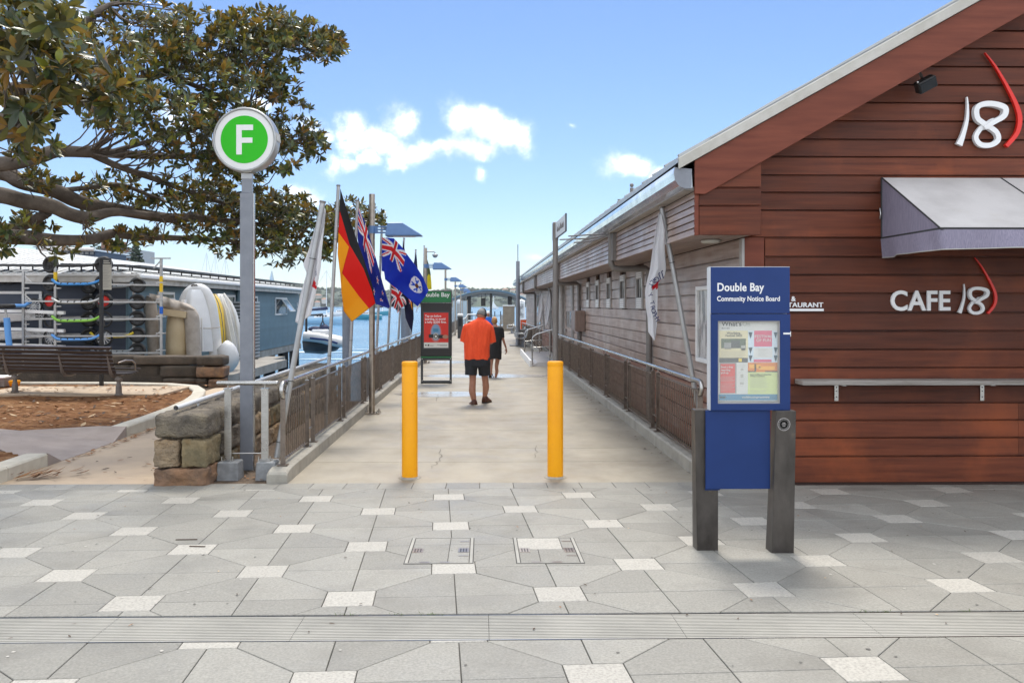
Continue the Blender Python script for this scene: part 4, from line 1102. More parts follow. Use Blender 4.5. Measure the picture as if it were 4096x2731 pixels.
for a in ((wx0, wx0 + b_, wz0, wz1), (wx1 - b_, wx1, wz0, wz1), (wx0 + b_, wx1 - b_, wz0, wz0 + b_), (wx0 + b_, wx1 - b_, wz1 - b_, wz1)): m_.bx(a[0], a[1], YN - .012, YN + .03, a[2], a[3])
m_.build('window_trim', GREYTRIM, nb)
m_ = MB(); m_.bx(nx(2823), nx(3082), YN + .002, YN + .022, nz_(1955), nz_(1640) - .002); m_.build('lower_panel', SIGNBLUE, nb, bev=.002)
m_ = MB(); m_.bx(nx(2823), nx(2882), YN + .023, YN + .03, nz_(1962), nz_(1956)); m_.build('lower_flange', SIGNBLUE, nb)
m_ = MB(); m_.bx(px1 + .001, px1 + .006, YN - .019, YN + .04, nz_(1345), nz_(1325)); m_.bx(px1 - .05, px1 + .004, YN - .0225, YN - .0205, nz_(1337), nz_(1330)); m_.build('latch', WHITE, nb)
m_ = MB()
def nbt(txt, x, y, wpx, size, bold): put_text(m_, txt, size, (nx(x), YN - .0135, nz_(y)), width=nx(x + wpx) - nx(x), bold=bold, ext=.001)
nbt('Double Bay', 2865, 1164, 187, .082, .0028)
nbt('Community Notice Board', 2865, 1204, 252, .050, .0022)
m_.build('lettering', WHITEL, nb)
# poster sheets (flat print) inside the case
def pcol(n, r, g, b): return mat('print_' + n, rgb(r, g, b), .7)
PC = dict(white=pcol('white', 214, 213, 206), cream=pcol('cream', 222, 210, 168), dark=pcol('dark', 62, 60, 55), pink=pcol('pink', 212, 80, 112), sky=pcol('sky', 95, 155, 195), ice=pcol('ice', 205, 222, 232), red=pcol('red', 214, 72, 62), lime=pcol('lime', 208, 218, 150), teal=pcol('teal', 72, 130, 160), org=pcol('orange', 220, 130, 40), grey=pcol('grey', 150, 148, 142), txt=pcol('text', 70, 70, 68), yel=pcol('yellow', 232, 200, 50), green=pcol('green', 80, 92, 62), fire=pcol('fire', 245, 180, 60), faint=pcol('faint', 178, 176, 165))
def n8(x, y): return (nx(2780 + x / 3.135, dN + .02), nz_(1150 + y / 3.135, dN + .02))
YP = YN + .018
def sheet(x0, y0, x1, y1, c, lay=0, parent=None, name='sheet'):
    a, b = n8(x0, y0), n8(x1, y1); m_ = MB(); y = YP - lay * .0008; m_.bx(a[0], b[0], y, y + .0005, b[1], a[1]); return m_.build(name, PC[c], parent or nb)
m_ = MB(); m_.bx(wx0, wx1, YN + .024, YN + .03, wz0, wz1); m_.build('backing', PC['grey'], nb)
poster = sheet(280, 420, 1050, 1420, 'white', 0, nb, 'poster')
sheet(302, 540, 664, 880, 'cream', 1, poster); sheet(325, 640, 636, 788, 'green', 2, poster, 'picture'); sheet(302, 880, 660, 938, 'dark', 1, poster)
sheet(545, 888, 585, 930, 'yel', 2, poster); sheet(664, 540, 1044, 938, 'ice', 1, poster); sheet(740, 540, 965, 740, 'pink', 2, poster)
sheet(732, 755, 972, 880, 'white', 2, poster); sheet(735, 900, 960, 934, 'pink', 2, poster); sheet(308, 940, 660, 1325, 'grey', 1, poster)
sheet(315, 955, 500, 1318, 'red', 2, poster); sheet(518, 940, 660, 1335, 'white', 2, poster); sheet(662, 940, 1038, 1058, 'org', 1, poster, 'picture'); sheet(662, 1058, 1036, 1335, 'lime', 1, poster)
sheet(286, 1335, 1032, 1412, 'teal', 1, poster)
for (x0, y0, x1, y1, c) in ((325, 760, 636, 788, 'cream'), (360, 690, 450, 770, 'grey'), (450, 665, 560, 760, 'dark'), (575, 725, 630, 785, 'faint'), (680, 965, 820, 1010, 'fire'), (800, 985, 1000, 1030, 'fire'), (745, 955, 765, 1045, 'dark'), (662, 1045, 760, 1058, 'dark'), (880, 1045, 1036, 1058, 'dark')): sheet(x0, y0, x1, y1, c, 3, poster, 'picture_detail')
m_ = MB()
for xx in (695, 1012):
    for yy, s in ((600, 1), (700, -1), (790, 1), (890, 1)):
        pts = [n8(xx - 26, yy - 40), n8(xx + 26, yy - 40), n8(xx, yy + 40 * s)]
        m_.add([(x, YP - .0018, z) for x, z in pts], [(0, 1, 2)]); m_.add([(x, YP - .0018, z) for x, z in pts], [(2, 1, 0)])
m_.build('pattern', PC['sky'], poster)
m_ = MB()
def pt(txt, x, y, w, size, lay=4, bold=.0004):
    a, b = n8(x, y), n8(x + w, y); put_text(m_, txt, size, (a[0], YP - lay * .0008, a[1]), width=b[0] - a[0], bold=bold, ext=.0002)
pt("What's", 330, 480, 252, .045, bold=.0012); pt('March 2025', 330, 517, 100, .012); pt('Woollahra', 396, 583, 170, .022); pt('Festival 2025', 378, 614, 208, .022)
pt("Enter the Mayor's Anzac Day", 688, 1096, 266, .013); pt('writing competition', 688, 1117, 185, .013)
m_.build('print', PC['txt'], poster)
m_ = MB(); pt('On', 590, 480, 95, .045); m_.build('print', PC['faint'], poster)
m_ = MB(); pt('FESTIVAL', 745, 628, 222, .028, bold=.0002); pt('OF FUN', 765, 677, 182, .028, bold=.0002); pt('Book a free', 322, 1006, 148, .019, bold=.0008); pt('recycling', 322, 1042, 115, .019, bold=.0008); pt('pick-up', 322, 1076, 92, .019, bold=.0008); pt('woollahra.nsw.gov.au/events', 585, 1382, 348, .02)
for xx in (328, 366):
    c = n8(xx, 1372); m_.lathe([(0, 0), (.0075, 0)], (c[0], YP - .003, c[1]), 14, M=Matrix.Rotation(rad(90), 3, 'X'))
m_.build('print', PC['white'], poster)
m_ = MB()
def lines(x0, x1, ys, h=3):
    for i, y in enumerate(ys):
        a, b = n8(x0, y), n8(x1 - (17 * (i * 7 % 3)), y + h); m_.bx(a[0], b[0], YP - .0024, YP - .0022, b[1], a[1])
lines(325, 640, range(800, 872, 13)); lines(320, 500, range(1115, 1180, 14)); lines(320, 495, range(1200, 1300, 15)); lines(690, 905, range(1135, 1190, 13)); lines(690, 920, range(1200, 1265, 13)); lines(690, 900, range(1285, 1320, 14)); lines(790, 912, range(772, 862, 14)); lines(545, 630, (972, 992, 1060, 1140, 1160, 1230))
for (x0, y0, x1, y1) in ((570, 1010, 605, 1040), (568, 1085, 605, 1130), (560, 1185, 608, 1215)): lines(x0, x1, (y0,), y1 - y0)
m_.build('fine_print', PC['faint'], poster)
GLASSC = mat('case_glass', (.9, .95, .93), .05)
GLASSC.node_tree.nodes['Principled BSDF'].inputs['Alpha'].default_value = .12
m_ = MB(); m_.bx(wx0 + b_, wx1 - b_, YN - .004, YN - .001, wz0 + b_, wz1 - b_); m_.build('glass', GLASSC, nb)
# round crest etched on the right post
m_ = MB(); R90 = Matrix.Rotation(rad(90), 3, 'X'); c = (nx(3136, dN - .05), YN - .0515, nz_(1697, dN - .05))
m_.lathe([(.046, 0), (.046, .002), (.041, .002), (.041, 0)], c, 28, M=R90); m_.lathe([(.032, 0), (.032, .002), (.03, .002), (.03, 0)], c, 24, M=R90)
for k in range(14):
    a = 2 * math.pi * k / 14; m_.box((c[0] + .0365 * math.cos(a), c[1], c[2] + .0365 * math.sin(a)), (.006, .002, .004))
for dz in (-.012, 0, .011): m_.box((c[0], c[1], c[2] + dz), (.034 - abs(dz), .002, .005))
m_.build('crest', GREYTRIM, pr)

# ------------------------------------------------------------------ bollards
for k, X in enumerate((-.786, .784)):
    t = thing('bollard', ('left' if k == 0 else 'right') + ' of two yellow steel bollards at the walkway entrance', 'bollard', (X, 9.36, 0), 'yellow bollards at the walkway entrance')
    ht = zat(1447, 9.36 - .08)
    m_ = MB(); m_.lathe([(.0855, -.01), (.0855, ht - .012), (.081, ht - .003), (.076, ht)], (X, 9.36, 0), 40); m_.build('post', YELLOW, t)
    m_ = MB(); m_.lathe([(0, 0), (.12, 0), (.125, -.01)][::-1], (X, 9.36, .0045), 30); m_.build('footing', CONC, t)
    m_ = MB(); m_.lathe([(.0862, .02), (.098, .006), (.102, .0046)], (X, 9.36, 0), 40, cap=False); m_.build('grime_ring', KERBC, t)
    m_ = MB(); m_.lathe([(.0858, ht - .05), (.0868, ht - .045), (.0868, ht - .014), (.0858, ht - .011)], (X, 9.36, 0), 40, cap=False); m_.build('cap_ring', YELLOW, t)

# ------------------------------------------------------------------ green ferry sign
t = thing('ferry_sign', 'tall grey pole with round green F ferry sign', 'sign', (-2.645, 9.86, 0))
XP, YP_ = at(993.5, HY, 9.86).x, 9.82
m_ = MB(); m_.bx(XP - .072, XP + .072, YP_, YP_ + .09, -.01, 3.125); m_.build('pole', POLEG, t, bev=.006)
m_ = MB(); m_.bx(XP + .0722, XP + .082, YP_ + .02, YP_ + .07, -.01, 3.12); m_.build('edge_strip', STEEL, t)
m_ = MB(); m_.bx(XP - .057, XP + .057, YP_ + .015, YP_ + .075, 3.126, 3.345); m_.build('neck', POLEG, t, bev=.004)
m_ = MB(); m_.bx(XP - .06, XP + .06, YP_ + .01, YP_ + .08, 3.285, 3.345); m_.build('collar', POLEL, t)
m_ = MB(); m_.bx(XP - .14, XP + .14, YP_ - .06, YP_ + .16, -.012, .012); m_.build('base_plate', STEEL, t)
m_ = MB()
for dx in (-.115, .115):
    for dy in (-.04, .14): m_.tube([(XP + dx, YP_ + dy, .012), (XP + dx, YP_ + dy, .05)], .011, 8); m_.tube([(XP + dx, YP_ + dy, .012), (XP + dx, YP_ + dy, .028)], .019, 6)
m_.build('anchor_bolts', STEEL, t)
cen = at(985, 563, 9.80); cen.y = YP_ + .04
RX90 = Matrix.Rotation(rad(90), 3, 'X')
MR = (Matrix.Rotation(rad(-3), 3, 'Z') @ RX90) * .965     # the head is turned a little towards the walkway
m_ = MB(); m_.lathe([(.347, .078), (.348, .09), (.362, .096), (.372, .085), (.378, .06), (.378, -.06), (.372, -.085), (.362, -.096), (.348, -.09), (.347, -.078)], cen, 64, M=MR, cap=False); m_.build('rim', POLEL, t)
for a in (5, 95, 185, 275):
    m_ = MB()
    d = Vector((math.cos(rad(a)), math.sin(rad(a)), 0)); tt = Vector((-d.y, d.x, 0))
    m_.add([cen + MR @ (d * .381 + tt * s * .05 + Vector((0, 0, z))) for z in (-.075, .075) for s in (-1, 1)] + [cen + MR @ (d * .372 + tt * s * .05 + Vector((0, 0, z))) for z in (-.075, .075) for s in (-1, 1)], [(0, 1, 3, 2), (0, 4, 5, 1), (2, 3, 7, 6)])
    m_.build('rim_clip', CAPM, t)
for sgn in (1, -1):
    m_ = MB(); m_.prism([(.346 * math.cos(2 * math.pi * q / 64), .346 * math.sin(2 * math.pi * q / 64)) for q in range(64)], lambda x, y, h: cen + MR @ Vector((x, y, h)), *sorted((.02 * sgn, .079 * sgn))); f = m_.build('face', WHITE, t)
    m_ = MB(); m_.prism([(.277 * math.cos(2 * math.pi * q / 64), .277 * math.sin(2 * math.pi * q / 64)) for q in range(64)], lambda x, y, h: cen + MR @ Vector((x, y, h)), *sorted((.0795 * sgn, .0825 * sgn))); m_.build('green_disc', GREENS, f)
    m_ = MB()
    for x0, x1, y0, y1 in ((-.092, -.028, -.175, .170), (-.027, .105, .107, .170), (-.027, .097, -.04, .02)):
        vs = [cen + MR @ Vector((x * sgn, y, z * sgn)) for z in (.083, .088) for x, y in ((x0, y0), (x1, y0), (x1, y1), (x0, y1))]; m_.hexa(vs)
    m_.build('letter_f', WHITEL, f)

# barrier with two flat posts on cast blocks
t = thing('steel_barrier', 'stainless barrier with two flat posts on concrete blocks around the ferry sign', 'barrier', (-2.6, 9.35, 0))
for (bx0, bx1, p0, p1) in ((877, 964, 902, 929), (1030, 1112, 1048, 1077)):
    X0, X1 = at(bx0, HY, 9.32).x, at(bx1, HY, 9.32).x; q0, q1 = at(p0, HY, 9.36).x, at(p1, HY, 9.36).x
    m_ = MB(); m_.hexa([(X0, 9.26, -.01), (X1, 9.26, -.01), (X1, 9.49, -.01), (X0, 9.49, -.01), (X0 + .01, 9.265, .19), (X1 - .01, 9.265, .19), (X1 - .01, 9.485, .19), (X0 + .01, 9.485, .19)]); m_.build('block', BLOCKC, t, bev=.008)
    m_ = MB(); m_.bx(q0 - .03, q1 + .03, 9.33, 9.43, .191, .201); m_.build('foot_plate', STEEL, t)
    m_ = MB(); m_.bx(q0, q1, 9.365, 9.385, .2015, .955); m_.build('post', STEEL, t, bev=.002)
    m_ = MB(); m_.bx(q0 - .005, q1 + .005, 9.34, 9.41, .9555, .968); m_.tube([((q0 + q1) / 2, 9.375, .968), ((q0 + q1) / 2, 9.375, 1.0)], .008, 8); m_.build('saddle', STEEL, t)
    m_ = MB()
    for dx in (-.022, .022 + q1 - q0):
        m_.tube([(q0 + dx, 9.345, .2015), (q0 + dx, 9.345, .24)], .009, 8)
    m_.build('bolts', STEEL, t)
a, b = at(874, 1531, 9.38), at(1106, 1531, 9.38); a.z = b.z = 1.02
m_ = MB(); m_.tube([a, b], .0245, 14); m_.ball(b, .0245, 12); m_.ball(a, .0245, 12); m_.build('top_rail', STEEL, t)
a, b = at(930, 1815, 9.37), at(1048, 1815, 9.37); a.z = b.z = .262
m_ = MB(); m_.tube([a, b], .007, 8); m_.build('lower_rod', STEEL, t)

# ------------------------------------------------------------------ railings
def railing(name, label, X, pairs, y_start, y_end, side, curl, limit):
    t = thing(name, label, 'railing', (X, (y_start + y_end) / 2, 0))
    H = 1.03
    rail = MB()
    pts = [(X, y_start + .06, wz(y_start) + H)]
    yy = y_start + .5
    while yy < y_end: pts.append((X, yy, wz(yy) + H)); yy += 1.5
    pts.append((X, y_end, wz(y_end) + H))
    if curl:
        c = (X, y_start + .06, wz(y_start) + H); r = .075
        arc = [(X + side * .0, c[1] - r * math.sin(a), c[2] - r + r * math.cos(a)) for a in [rad(k) for k in range(180, 0, -20)]]
        pts = arc + pts
    rail.tube(pts, .0245, 14); rail.build('handrail', STEEL, t)
    prev = y_start + .03; nb_ = 0; far = MB()
    posts = [(y_start + .05,)] + [(p - .18, p + .18) for p in pairs] + [(y_end - .1,)]
    stops = []
    for p in posts:
        for q in p: stops.append(q)
        for q in p:
            m_ = MB(); z = wz(q) + .155
            m_.bx(X - .026, X + .026, q - .008, q + .008, z, z + .80); pm = m_.build('post', RAILB, t)
            m_ = MB(); m_.bx(X - .055, X + .055, q - .04, q + .04, z, z + .011); m_.build('base_plate', RAILB, pm)
            m_ = MB(); m_.tube([(X, q, z + .8), (X, q, wz(q) + H - .02)], .007, 6); m_.bx(X - .022, X + .022, q - .02, q + .02, z + .80, z + .808); m_.build('saddle', STEEL, pm)
    for i in range(0, len(stops) - 1, 2):
        a, b = stops[i], stops[i + 1]
        if b - a < .6: continue
        za, zb = wz(a) + .155, wz(b) + .155
        for zo in (.055, .765):
            m_ = MB(); m_.beam((X, a + .009, za + zo), (X, b - .009, zb + zo), .03, .012); m_.build('panel_bar', RAILB, t)
        for off in ((a + .0, 1), (b, -1)): pass
        n = max(2, round((b - a) / .098)); sh = None
        for k in range(1, n):
            y = a + (b - a) * k / n; z = wz(y) + .155
            if nb_ < limit:
                m_ = MB(); m_.tube([(X, y, z + .061), (X, y, z + .759)], .0062, 6, cap=False); m_.build('baluster', RAILB, t); nb_ += 1
            else: far.tube([(X, y, z + .061), (X, y, z + .759)], .0062, 4, cap=False)
    for i in range(1, len(stops) - 2, 2):
        a, b = stops[i], stops[i + 1]
        m_ = MB(); m_.beam((X, a + .009, wz(a) + .155 + .2), (X, b - .009, wz(b) + .355), .03, .012); m_.build('tie_bar', RAILB, t)
    if far.v: tag(far.build('baluster', RAILB, t), kind='stuff')
    return t
XRL, XRR = -2.13, 2.385
lp = [10.74 + 2.42 * k for k in range(26)]
railing('left_railing', 'long brown steel railing on the water side of the walkway with flagpoles', XRL, lp, 9.24, 73.5, 1, 1, 200)
bpy.data.objects['left_railing'].name = 'walkway_railing'
rp = [11.94 + 2.34 * k for k in range(7)]
railing('walkway_railing', 'brown steel railing in front of the cafe side wall, nearest run', XRR, rp, 9.42, 28.2, -1, 1, 200)
railing('walkway_railing', 'far short run of brown railing behind the benches', XRR, [37.5 + 2.4 * k for k in range(6)], 35.2, 52.5, -1, 0, 60)
# entry ramp with handrails between the two runs
t = thing('entry_ramp', 'white steel entry ramp with two bent handrails at the cafe doorway', 'ramp', (2.0, 31, 0))
m_ = MB(); m_.hexa([(1.55, 27.6, wz(28)), (2.55, 27.6, wz(28)), (2.55, 34.6, wz(34)), (1.55, 34.6, wz(34)), (1.75, 27.7, .02), (2.6, 27.7, .02), (2.6, 34.5, .0), (1.75, 34.5, .0)]); m_.build('deck', GREYTRIM, t)
m_ = MB(); m_.bx(1.5, 1.56, 27.5, 34.7, wz(31) - .01, .09); m_.build('kerb_rail', WHITE, t)
for y in (28.4, 33.6):
    m_ = MB(); m_.tube([(1.62, y, -.1), (1.62, y, .72), (1.66, y, .82), (1.78, y, .9), (2.35, y, 1.06)], .024, 8); m_.build('handrail', STEEL, t)
    m_ = MB(); m_.tube([(2.2, y, -.1), (2.2, y, 1.0)], .02, 8); m_.tube([(1.62, y, .45), (2.3, y, .5)], .015, 6); m_.build('post', STEEL, t)
# ------------------------------------------------------------------ blue lamp posts along the left side
LX = -1.93
lamp_d = [15.16, 29.4, 45.0, 61.0, 76.0, 91.0]
lab = ['tall lamp post with blue hood, nearest, behind the German flag', 'lamp post with blue hood and a dome camera on top', 'third blue hooded lamp post along the walkway', 'fourth blue hooded lamp post along the walkway', 'fifth blue hooded lamp post with a curved arm above it', 'farthest blue hooded lamp post near the shelter']
def lamp_post(k, d):
    Y = d; z0 = wz(Y)
    t = thing('lamp_post', lab[k], 'lamp post', (LX, Y, z0), 'blue hooded lamp posts along the walkway')
    zt = 3.79 if k == 0 else 3.78 - .0
    m_ = MB(); m_.tube([(LX, Y, z0 - .0), (LX, Y, zt)], .051, 14); m_.build('pole', STEELR, t)
    m_ = MB(); m_.bx(LX - .14, LX + .14, Y - .14, Y + .14, z0 - .0, z0 + .02); m_.build('base_plate', STEELR, t)
    if k < 2:
        m_ = MB()
        for dx in (-.11, .11):
            for dy in (-.11, .11): m_.tube([(LX + dx, Y + dy, z0 + .02), (LX + dx, Y + dy, z0 + .075)], .014, 6); m_.tube([(LX + dx, Y + dy, z0 + .02), (LX + dx, Y + dy, z0 + .045)], .026, 6)
        m_.build('anchor_bolts', STEEL, t)
    hz = 3.17
    m_ = MB(); m_.tube([(LX, Y, hz - .065), (LX, Y, hz + .065)], .062, 14); m_.build('clamp', BLUEP, t)
    m_ = MB()
    for dz in (-.05, .0, .05): m_.bx(LX + .055, LX + .27, Y - .012, Y + .012, hz + dz - .014, hz + dz + .014)
    m_.bx(LX + .055, LX + .10, Y - .02, Y + .02, hz - .065, hz + .065); m_.bx(LX + .24, LX + .29, Y - .02, Y + .02, hz - .065, hz + .065)
    m_.build('bracket', BLUEP, t)
    x0 = LX + .25; zb, ztp = hz - .10, hz + .12
    m_ = MB(); m_.hexa([(x0, Y - .2, zb), (x0 + .62, Y - .13, zb + .005), (x0 + .62, Y + .13, zb + .005), (x0, Y + .2, zb), (x0 + .03, Y - .11, ztp - .01), (x0 + .28, Y - .07, ztp), (x0 + .28, Y + .07, ztp), (x0 + .03, Y + .11, ztp - .01)])
    m_.hexa([(x0 - .004, Y - .203, zb - .018), (x0 + .625, Y - .133, zb - .013), (x0 + .625, Y + .133, zb - .013), (x0 - .004, Y + .203, zb - .018), (x0 - .004, Y - .203, zb - .001), (x0 + .625, Y - .133, zb + .004), (x0 + .625, Y + .133, zb + .004), (x0 - .004, Y + .203, zb - .001)])
    h = m_.build('hood', BLUEP, t, bev=.006)
    m_ = MB(); m_.bx(x0 + .12, x0 + .5, Y - .1, Y + .1, zb - .024, zb - .019); m_.build('diffuser', WHITE, h)
    if k == 1:
        m_ = MB(); m_.tube([(LX + .03, Y, 3.66), (LX + .26, Y, 3.66), (LX + .32, Y, 3.62), (LX + .32, Y, 3.56)], .022, 8); m_.build('camera_arm', POLEL, t)
        m_ = MB(); m_.lathe([(.05, .05), (.10, .03), (.10, -.01), (.08, -.02), (.07, -.06), (.0, -.09)], (LX + .32, Y, 3.53), 16); m_.build('dome_camera', POLEL, t)
    if k == 4:
        m_ = MB(); m_.tube([(LX, Y, 3.6), (LX + .3, Y, 3.72), (LX + .42, Y, 3.6)], .02, 6); m_.build('camera_arm', POLEL, t)
for k, d in enumerate(lamp_d): lamp_post(k, d)

# ------------------------------------------------------------------ flags
def zf(x, y): return 1150 + x / 1.96, 700 + y / 1.96
def pole(name, label, base, top, r, parts_extra=None, group='flagpoles strapped to the railings'):
    t = thing(name, label, 'flagpole', base, group)
    m_ = MB(); m_.tube([base, top], [r, r * .92], 14); m_.build('shaft', POLEL, t)
    d = (Vector(top) - Vector(base)).normalized()
    m_ = MB(); m_.tube([Vector(top) + d * .0, Vector(top) + d * .022], r * 1.12, 14); m_.build('cap', PIPEG, t)
    m_ = MB()
    for k in (.06, .30, .78): 
        p = Vector(base).lerp(Vector(top), k); m_.tube([p, p + d * .008], r * 1.13, 14)
    m_.build('cable_ties', BLACKM, t)
    return t
def fabric(name, c): return mat(name, c, .8, trans=.42)
FB = dict(black=fabric('flag_black', (.018, .018, .02)), red=fabric('flag_red', (.72, .012, .006)), gold=fabric('flag_gold', (.85, .40, .006)), blue=fabric('flag_blue', (.010, .024, .30)), qblue=fabric('flag_royal_blue', (.008, .045, .52)),
    white=fabric('flag_white', (.78, .78, .80)), jred=fabric('jack_red', (.66, .02, .03)), sky=fabric('badge_blue', (.02, .12, .62)), brown=fabric('badge_brown', (.2, .07, .03)), yel=fabric('flag_yellow', (.72, .62, .03)), olive=fabric('flag_olive', (.10, .12, .045)), dark=fabric('flag_navy', (.012, .012, .05)), letter=fabric('flag_lettering', (.03, .04, .13)))
FN = list(FB)
FM = [FB[k] for k in FN]
def plerp(pts, s):
    n = len(pts) - 1; x = min(max(s, 0), 1) * n; i = min(int(x), n - 1); f = x - i
    f = f * f * (3 - 2 * f) * .35 + f * .65
    return pts[i][0] + (pts[i + 1][0] - pts[i][0]) * f, pts[i][1] + (pts[i + 1][1] - pts[i][1]) * f
class Drape:
    """A hanging flag: rows from hoist to fly at given heights, hung at its own distance, with folds in depth."""
    def __init__(s, rows, ts, d, amp=.07, fq=7, conv=zf, lean=0.0, ph=0):
        s.rows, s.ts, s.d, s.amp, s.fq, s.conv, s.lean, s.ph = rows, ts, d, amp, fq, conv, lean, ph
    def __call__(s, u, v):
        k = 0
        while k < len(s.ts) - 2 and v > s.ts[k + 1]: k += 1
        f = (v - s.ts[k]) / (s.ts[k + 1] - s.ts[k])
        a, b = plerp(s.rows[k], u), plerp(s.rows[k + 1], u)
        x, y = a[0] + (b[0] - a[0]) * f, a[1] + (b[1] - a[1]) * f
        dd = s.d + s.lean * u + s.amp * min(1, u * 3) * (math.sin(u * s.fq + v * 2.2 + s.ph) + .45 * math.sin(u * s.fq * 2.1 - v * 4 + s.ph) + .3 * math.sin(v * 9 + u * 3))
        return at(*s.conv(x, y), dd)
def union_jack(x, y):               # x in 0..2, y in 0..1, top-left origin
    if abs(x - 1) < .10 or abs(y - .5) < .10: return 'jred'
    if abs(x - 1) < .167 or abs(y - .5) < .167: return 'white'
    d1 = (y - x / 2) * .894; d2 = (y - 1 + x / 2) * .894
    if (0 < (d1 if x < 1 else -d1) < .067) or (0 < (d2 if x > 1 else -d2) < .067): return 'jred'
    if abs(d1) < .10 or abs(d2) < .10: return 'white'
    return None
def star(x, y, cx, cy, r):
    a = math.atan2(x - cx, cy - y); q = math.hypot(x - cx, y - cy); a = (a + math.pi) % (2 * math.pi / 5) - math.pi / 5
    a = abs(a) ; k = math.pi / 5
    # edge from outer point (angle k after shift) to inner point
    a = k - a
    R, r2 = r, r * .42
    x1, y1 = R, 0; x2, y2 = r2 * math.cos(k), r2 * math.sin(k); px, py = q * math.cos(a), q * math.sin(a)
    return (x2 - x1) * (py - y1) - (y2 - y1) * (px - x1) > 0
def flag(name, label, drape, design, nu, nv, group='national flags on the left railing', cat='flag'):
    m_ = MB(); m_.grid(drape, nu, nv, mi=lambda u, v: FN.index(design(u, v)))
    o = m_.build(name, FM); tag(o, label, cat, group)
    # thin cloth
    sol = o.modifiers.new('cloth', 'SOLIDIFY'); sol.thickness = .0015
    return o
FG = 'flagpoles strapped to the railings'
# German flag
pole('flagpole', 'silver flagpole carrying the German flag', at(1302, 1713, 12.42), at(1353.5, 746, 12.42), .0265)
G = Drape([[(414, 105), (500, 385), (592, 640), (664, 860), (690, 1003)], [(409, 278), (486, 545), (596, 735), (660, 900), (689, 1006)], [(399, 450), (482, 565), (428, 770), (560, 950), (640, 1047)], [(393, 620), (412, 770), (424, 920), (440, 1066), (505, 1150)]], [0, 1 / 3, 2 / 3, 1], 12.38, .035, 7)
flag('german_flag', 'black, red and gold German flag hanging in folds from its pole', G, lambda u, v: 'black' if v < 1 / 3 else 'red' if v < 2 / 3 else 'gold', 40, 36)
# New Zealand flag
pole('flagpole', 'silver flagpole of the flag with red stars, behind the German flag', at(1393, 1600, 14.25), at(1430, 806, 14.25), .027)
N_ = Drape([[(557, 255), (600, 345), (640, 470), (690, 640), (725, 770), (750, 860), (803, 1032)], [(552, 380), (590, 480), (618, 590), (665, 740), (700, 860), (738, 960), (800, 1036)], [(549, 505), (575, 640), (600, 760), (640, 880), (665, 960), (690, 1010), (795, 1046)]], [0, .5, 1], 14.2, .05, 9)
def nzd(u, v):
    if u < .5 and v < .62:
        j = union_jack(u * 4, v / .62); 
        if j: return j
    for cx, cy, r in ((.66, .34, .10), (.84, .30, .08), (.86, .62, .085), (.66, .8, .10)):
        if star(u * 2, v, cx * 2, cy, r * .72): return 'jred'
        if star(u * 2, v, cx * 2, cy, r * 1.1): return 'white'
    return 'blue'
flag('blue_ensign_flag', 'dark blue flag with red stars hanging behind the German flag', N_, nzd, 110, 56)
# Queensland flag
pole('flagpole', 'silver flagpole of the blue flag with the round white badge', at(1503, 1470, 18.0), at(1528, 905, 18.0), .027)
Q = Drape([[(742, 488), (835, 497), (893, 560), (945, 632), (1010, 718), (1062, 800), (1106, 905)], [(740, 620), (800, 640), (850, 690), (910, 770), (970, 850), (1030, 900), (1078, 955)], [(738, 752), (757, 758), (765, 818), (815, 860), (875, 905), (950, 970), (1020, 1030)]], [0, .5, 1], 17.9, .07, 9)
def qd(u, v):
    if u < .46 and v < .56:
        j = union_jack(u / .23, v / .56)
        if j: return j
        return 'qblue'
    x, y = (u - .775) * 1.75, v - .44
    r = math.hypot(x, y)
    if r < .235:
        if r < .062: return 'brown'
        a = abs((math.atan2(y, x) + .3 + math.pi / 4) % (math.pi / 2) - math.pi / 4)
        if r < .2 and a < .36 and not (r > .15 and a < .12): return 'sky'
        return 'white'
    return 'qblue'
flag('royal_blue_flag', 'bright blue flag with a round white badge, in front of the ferry information sign', Q, qd, 120, 70)
# Union flag and a dark ensign further along, pale green and grey flags at the back
pole('flagpole', 'silver flagpole behind the bright blue flag, with the red and white striped flag', at(1551, 1400, 20.2), at(1572, 960, 20.2), .027)
U = Drape([[(812, 850), (870, 868), (920, 925), (932, 1015)], [(815, 905), (855, 930), (880, 985), (905, 1032)], [(812, 1015), (822, 1030), (855, 1060), (860, 1084)]], [0, .5, 1], 20.1, .05, 8)
flag('union_flag', 'red, white and navy striped flag drooping below the bright blue flag', U, lambda u, v: union_jack(u * 2, v) or 'dark', 60, 40)
pole('flagpole', 'thin silver flagpole with a furled dark flag top, between the lamp posts', at(1592, 1385, 22.6), at(1616, 955, 22.6), .027)
V = Drape([[(905, 505), (925, 620), (950, 760), (965, 900), (985, 1010)], [(902, 560), (915, 700), (930, 850), (948, 1000), (990, 1120)], [(898, 700), (905, 900), (915, 1020), (925, 1120), (975, 1235)]], [0, .5, 1], 22.4, .05, 8)
def vd(u, v):
    if .66 < u < .82 and .12 < v < .42: return 'white' if (u + v) % .12 < .05 else 'jred'
    if math.hypot(u - .88, (v - .3) * .6) < .05: return 'gold'
    return 'dark'
flag('navy_flag', 'furled navy flag with red and orange touches hanging low behind the bright blue flag', V, vd, 40, 24)
pole('flagpole', 'farthest thin silver flagpole on the water side', at(1643, 1350, 26.7), at(1663, 1001, 26.7), .027)
K = Drape([[(1008, 600), (1015, 660), (1022, 760), (1040, 950), (1048, 1000)], [(990, 690), (1000, 760), (1010, 850), (1020, 960), (1008, 1078)]], [0, 1], 26.6, .04, 6)
flag('grey_flag', 'furled grey-blue flag on the farthest flagpole', K, lambda u, v: 'dark' if v < .3 else 'letter' if u < .4 else 'white', 20, 8)
pole('flagpole', 'silver flagpole of the green and yellow flag beside the second lamp post', at(1690, 1330, 30.8), at(1697, 985, 30.8), .027)
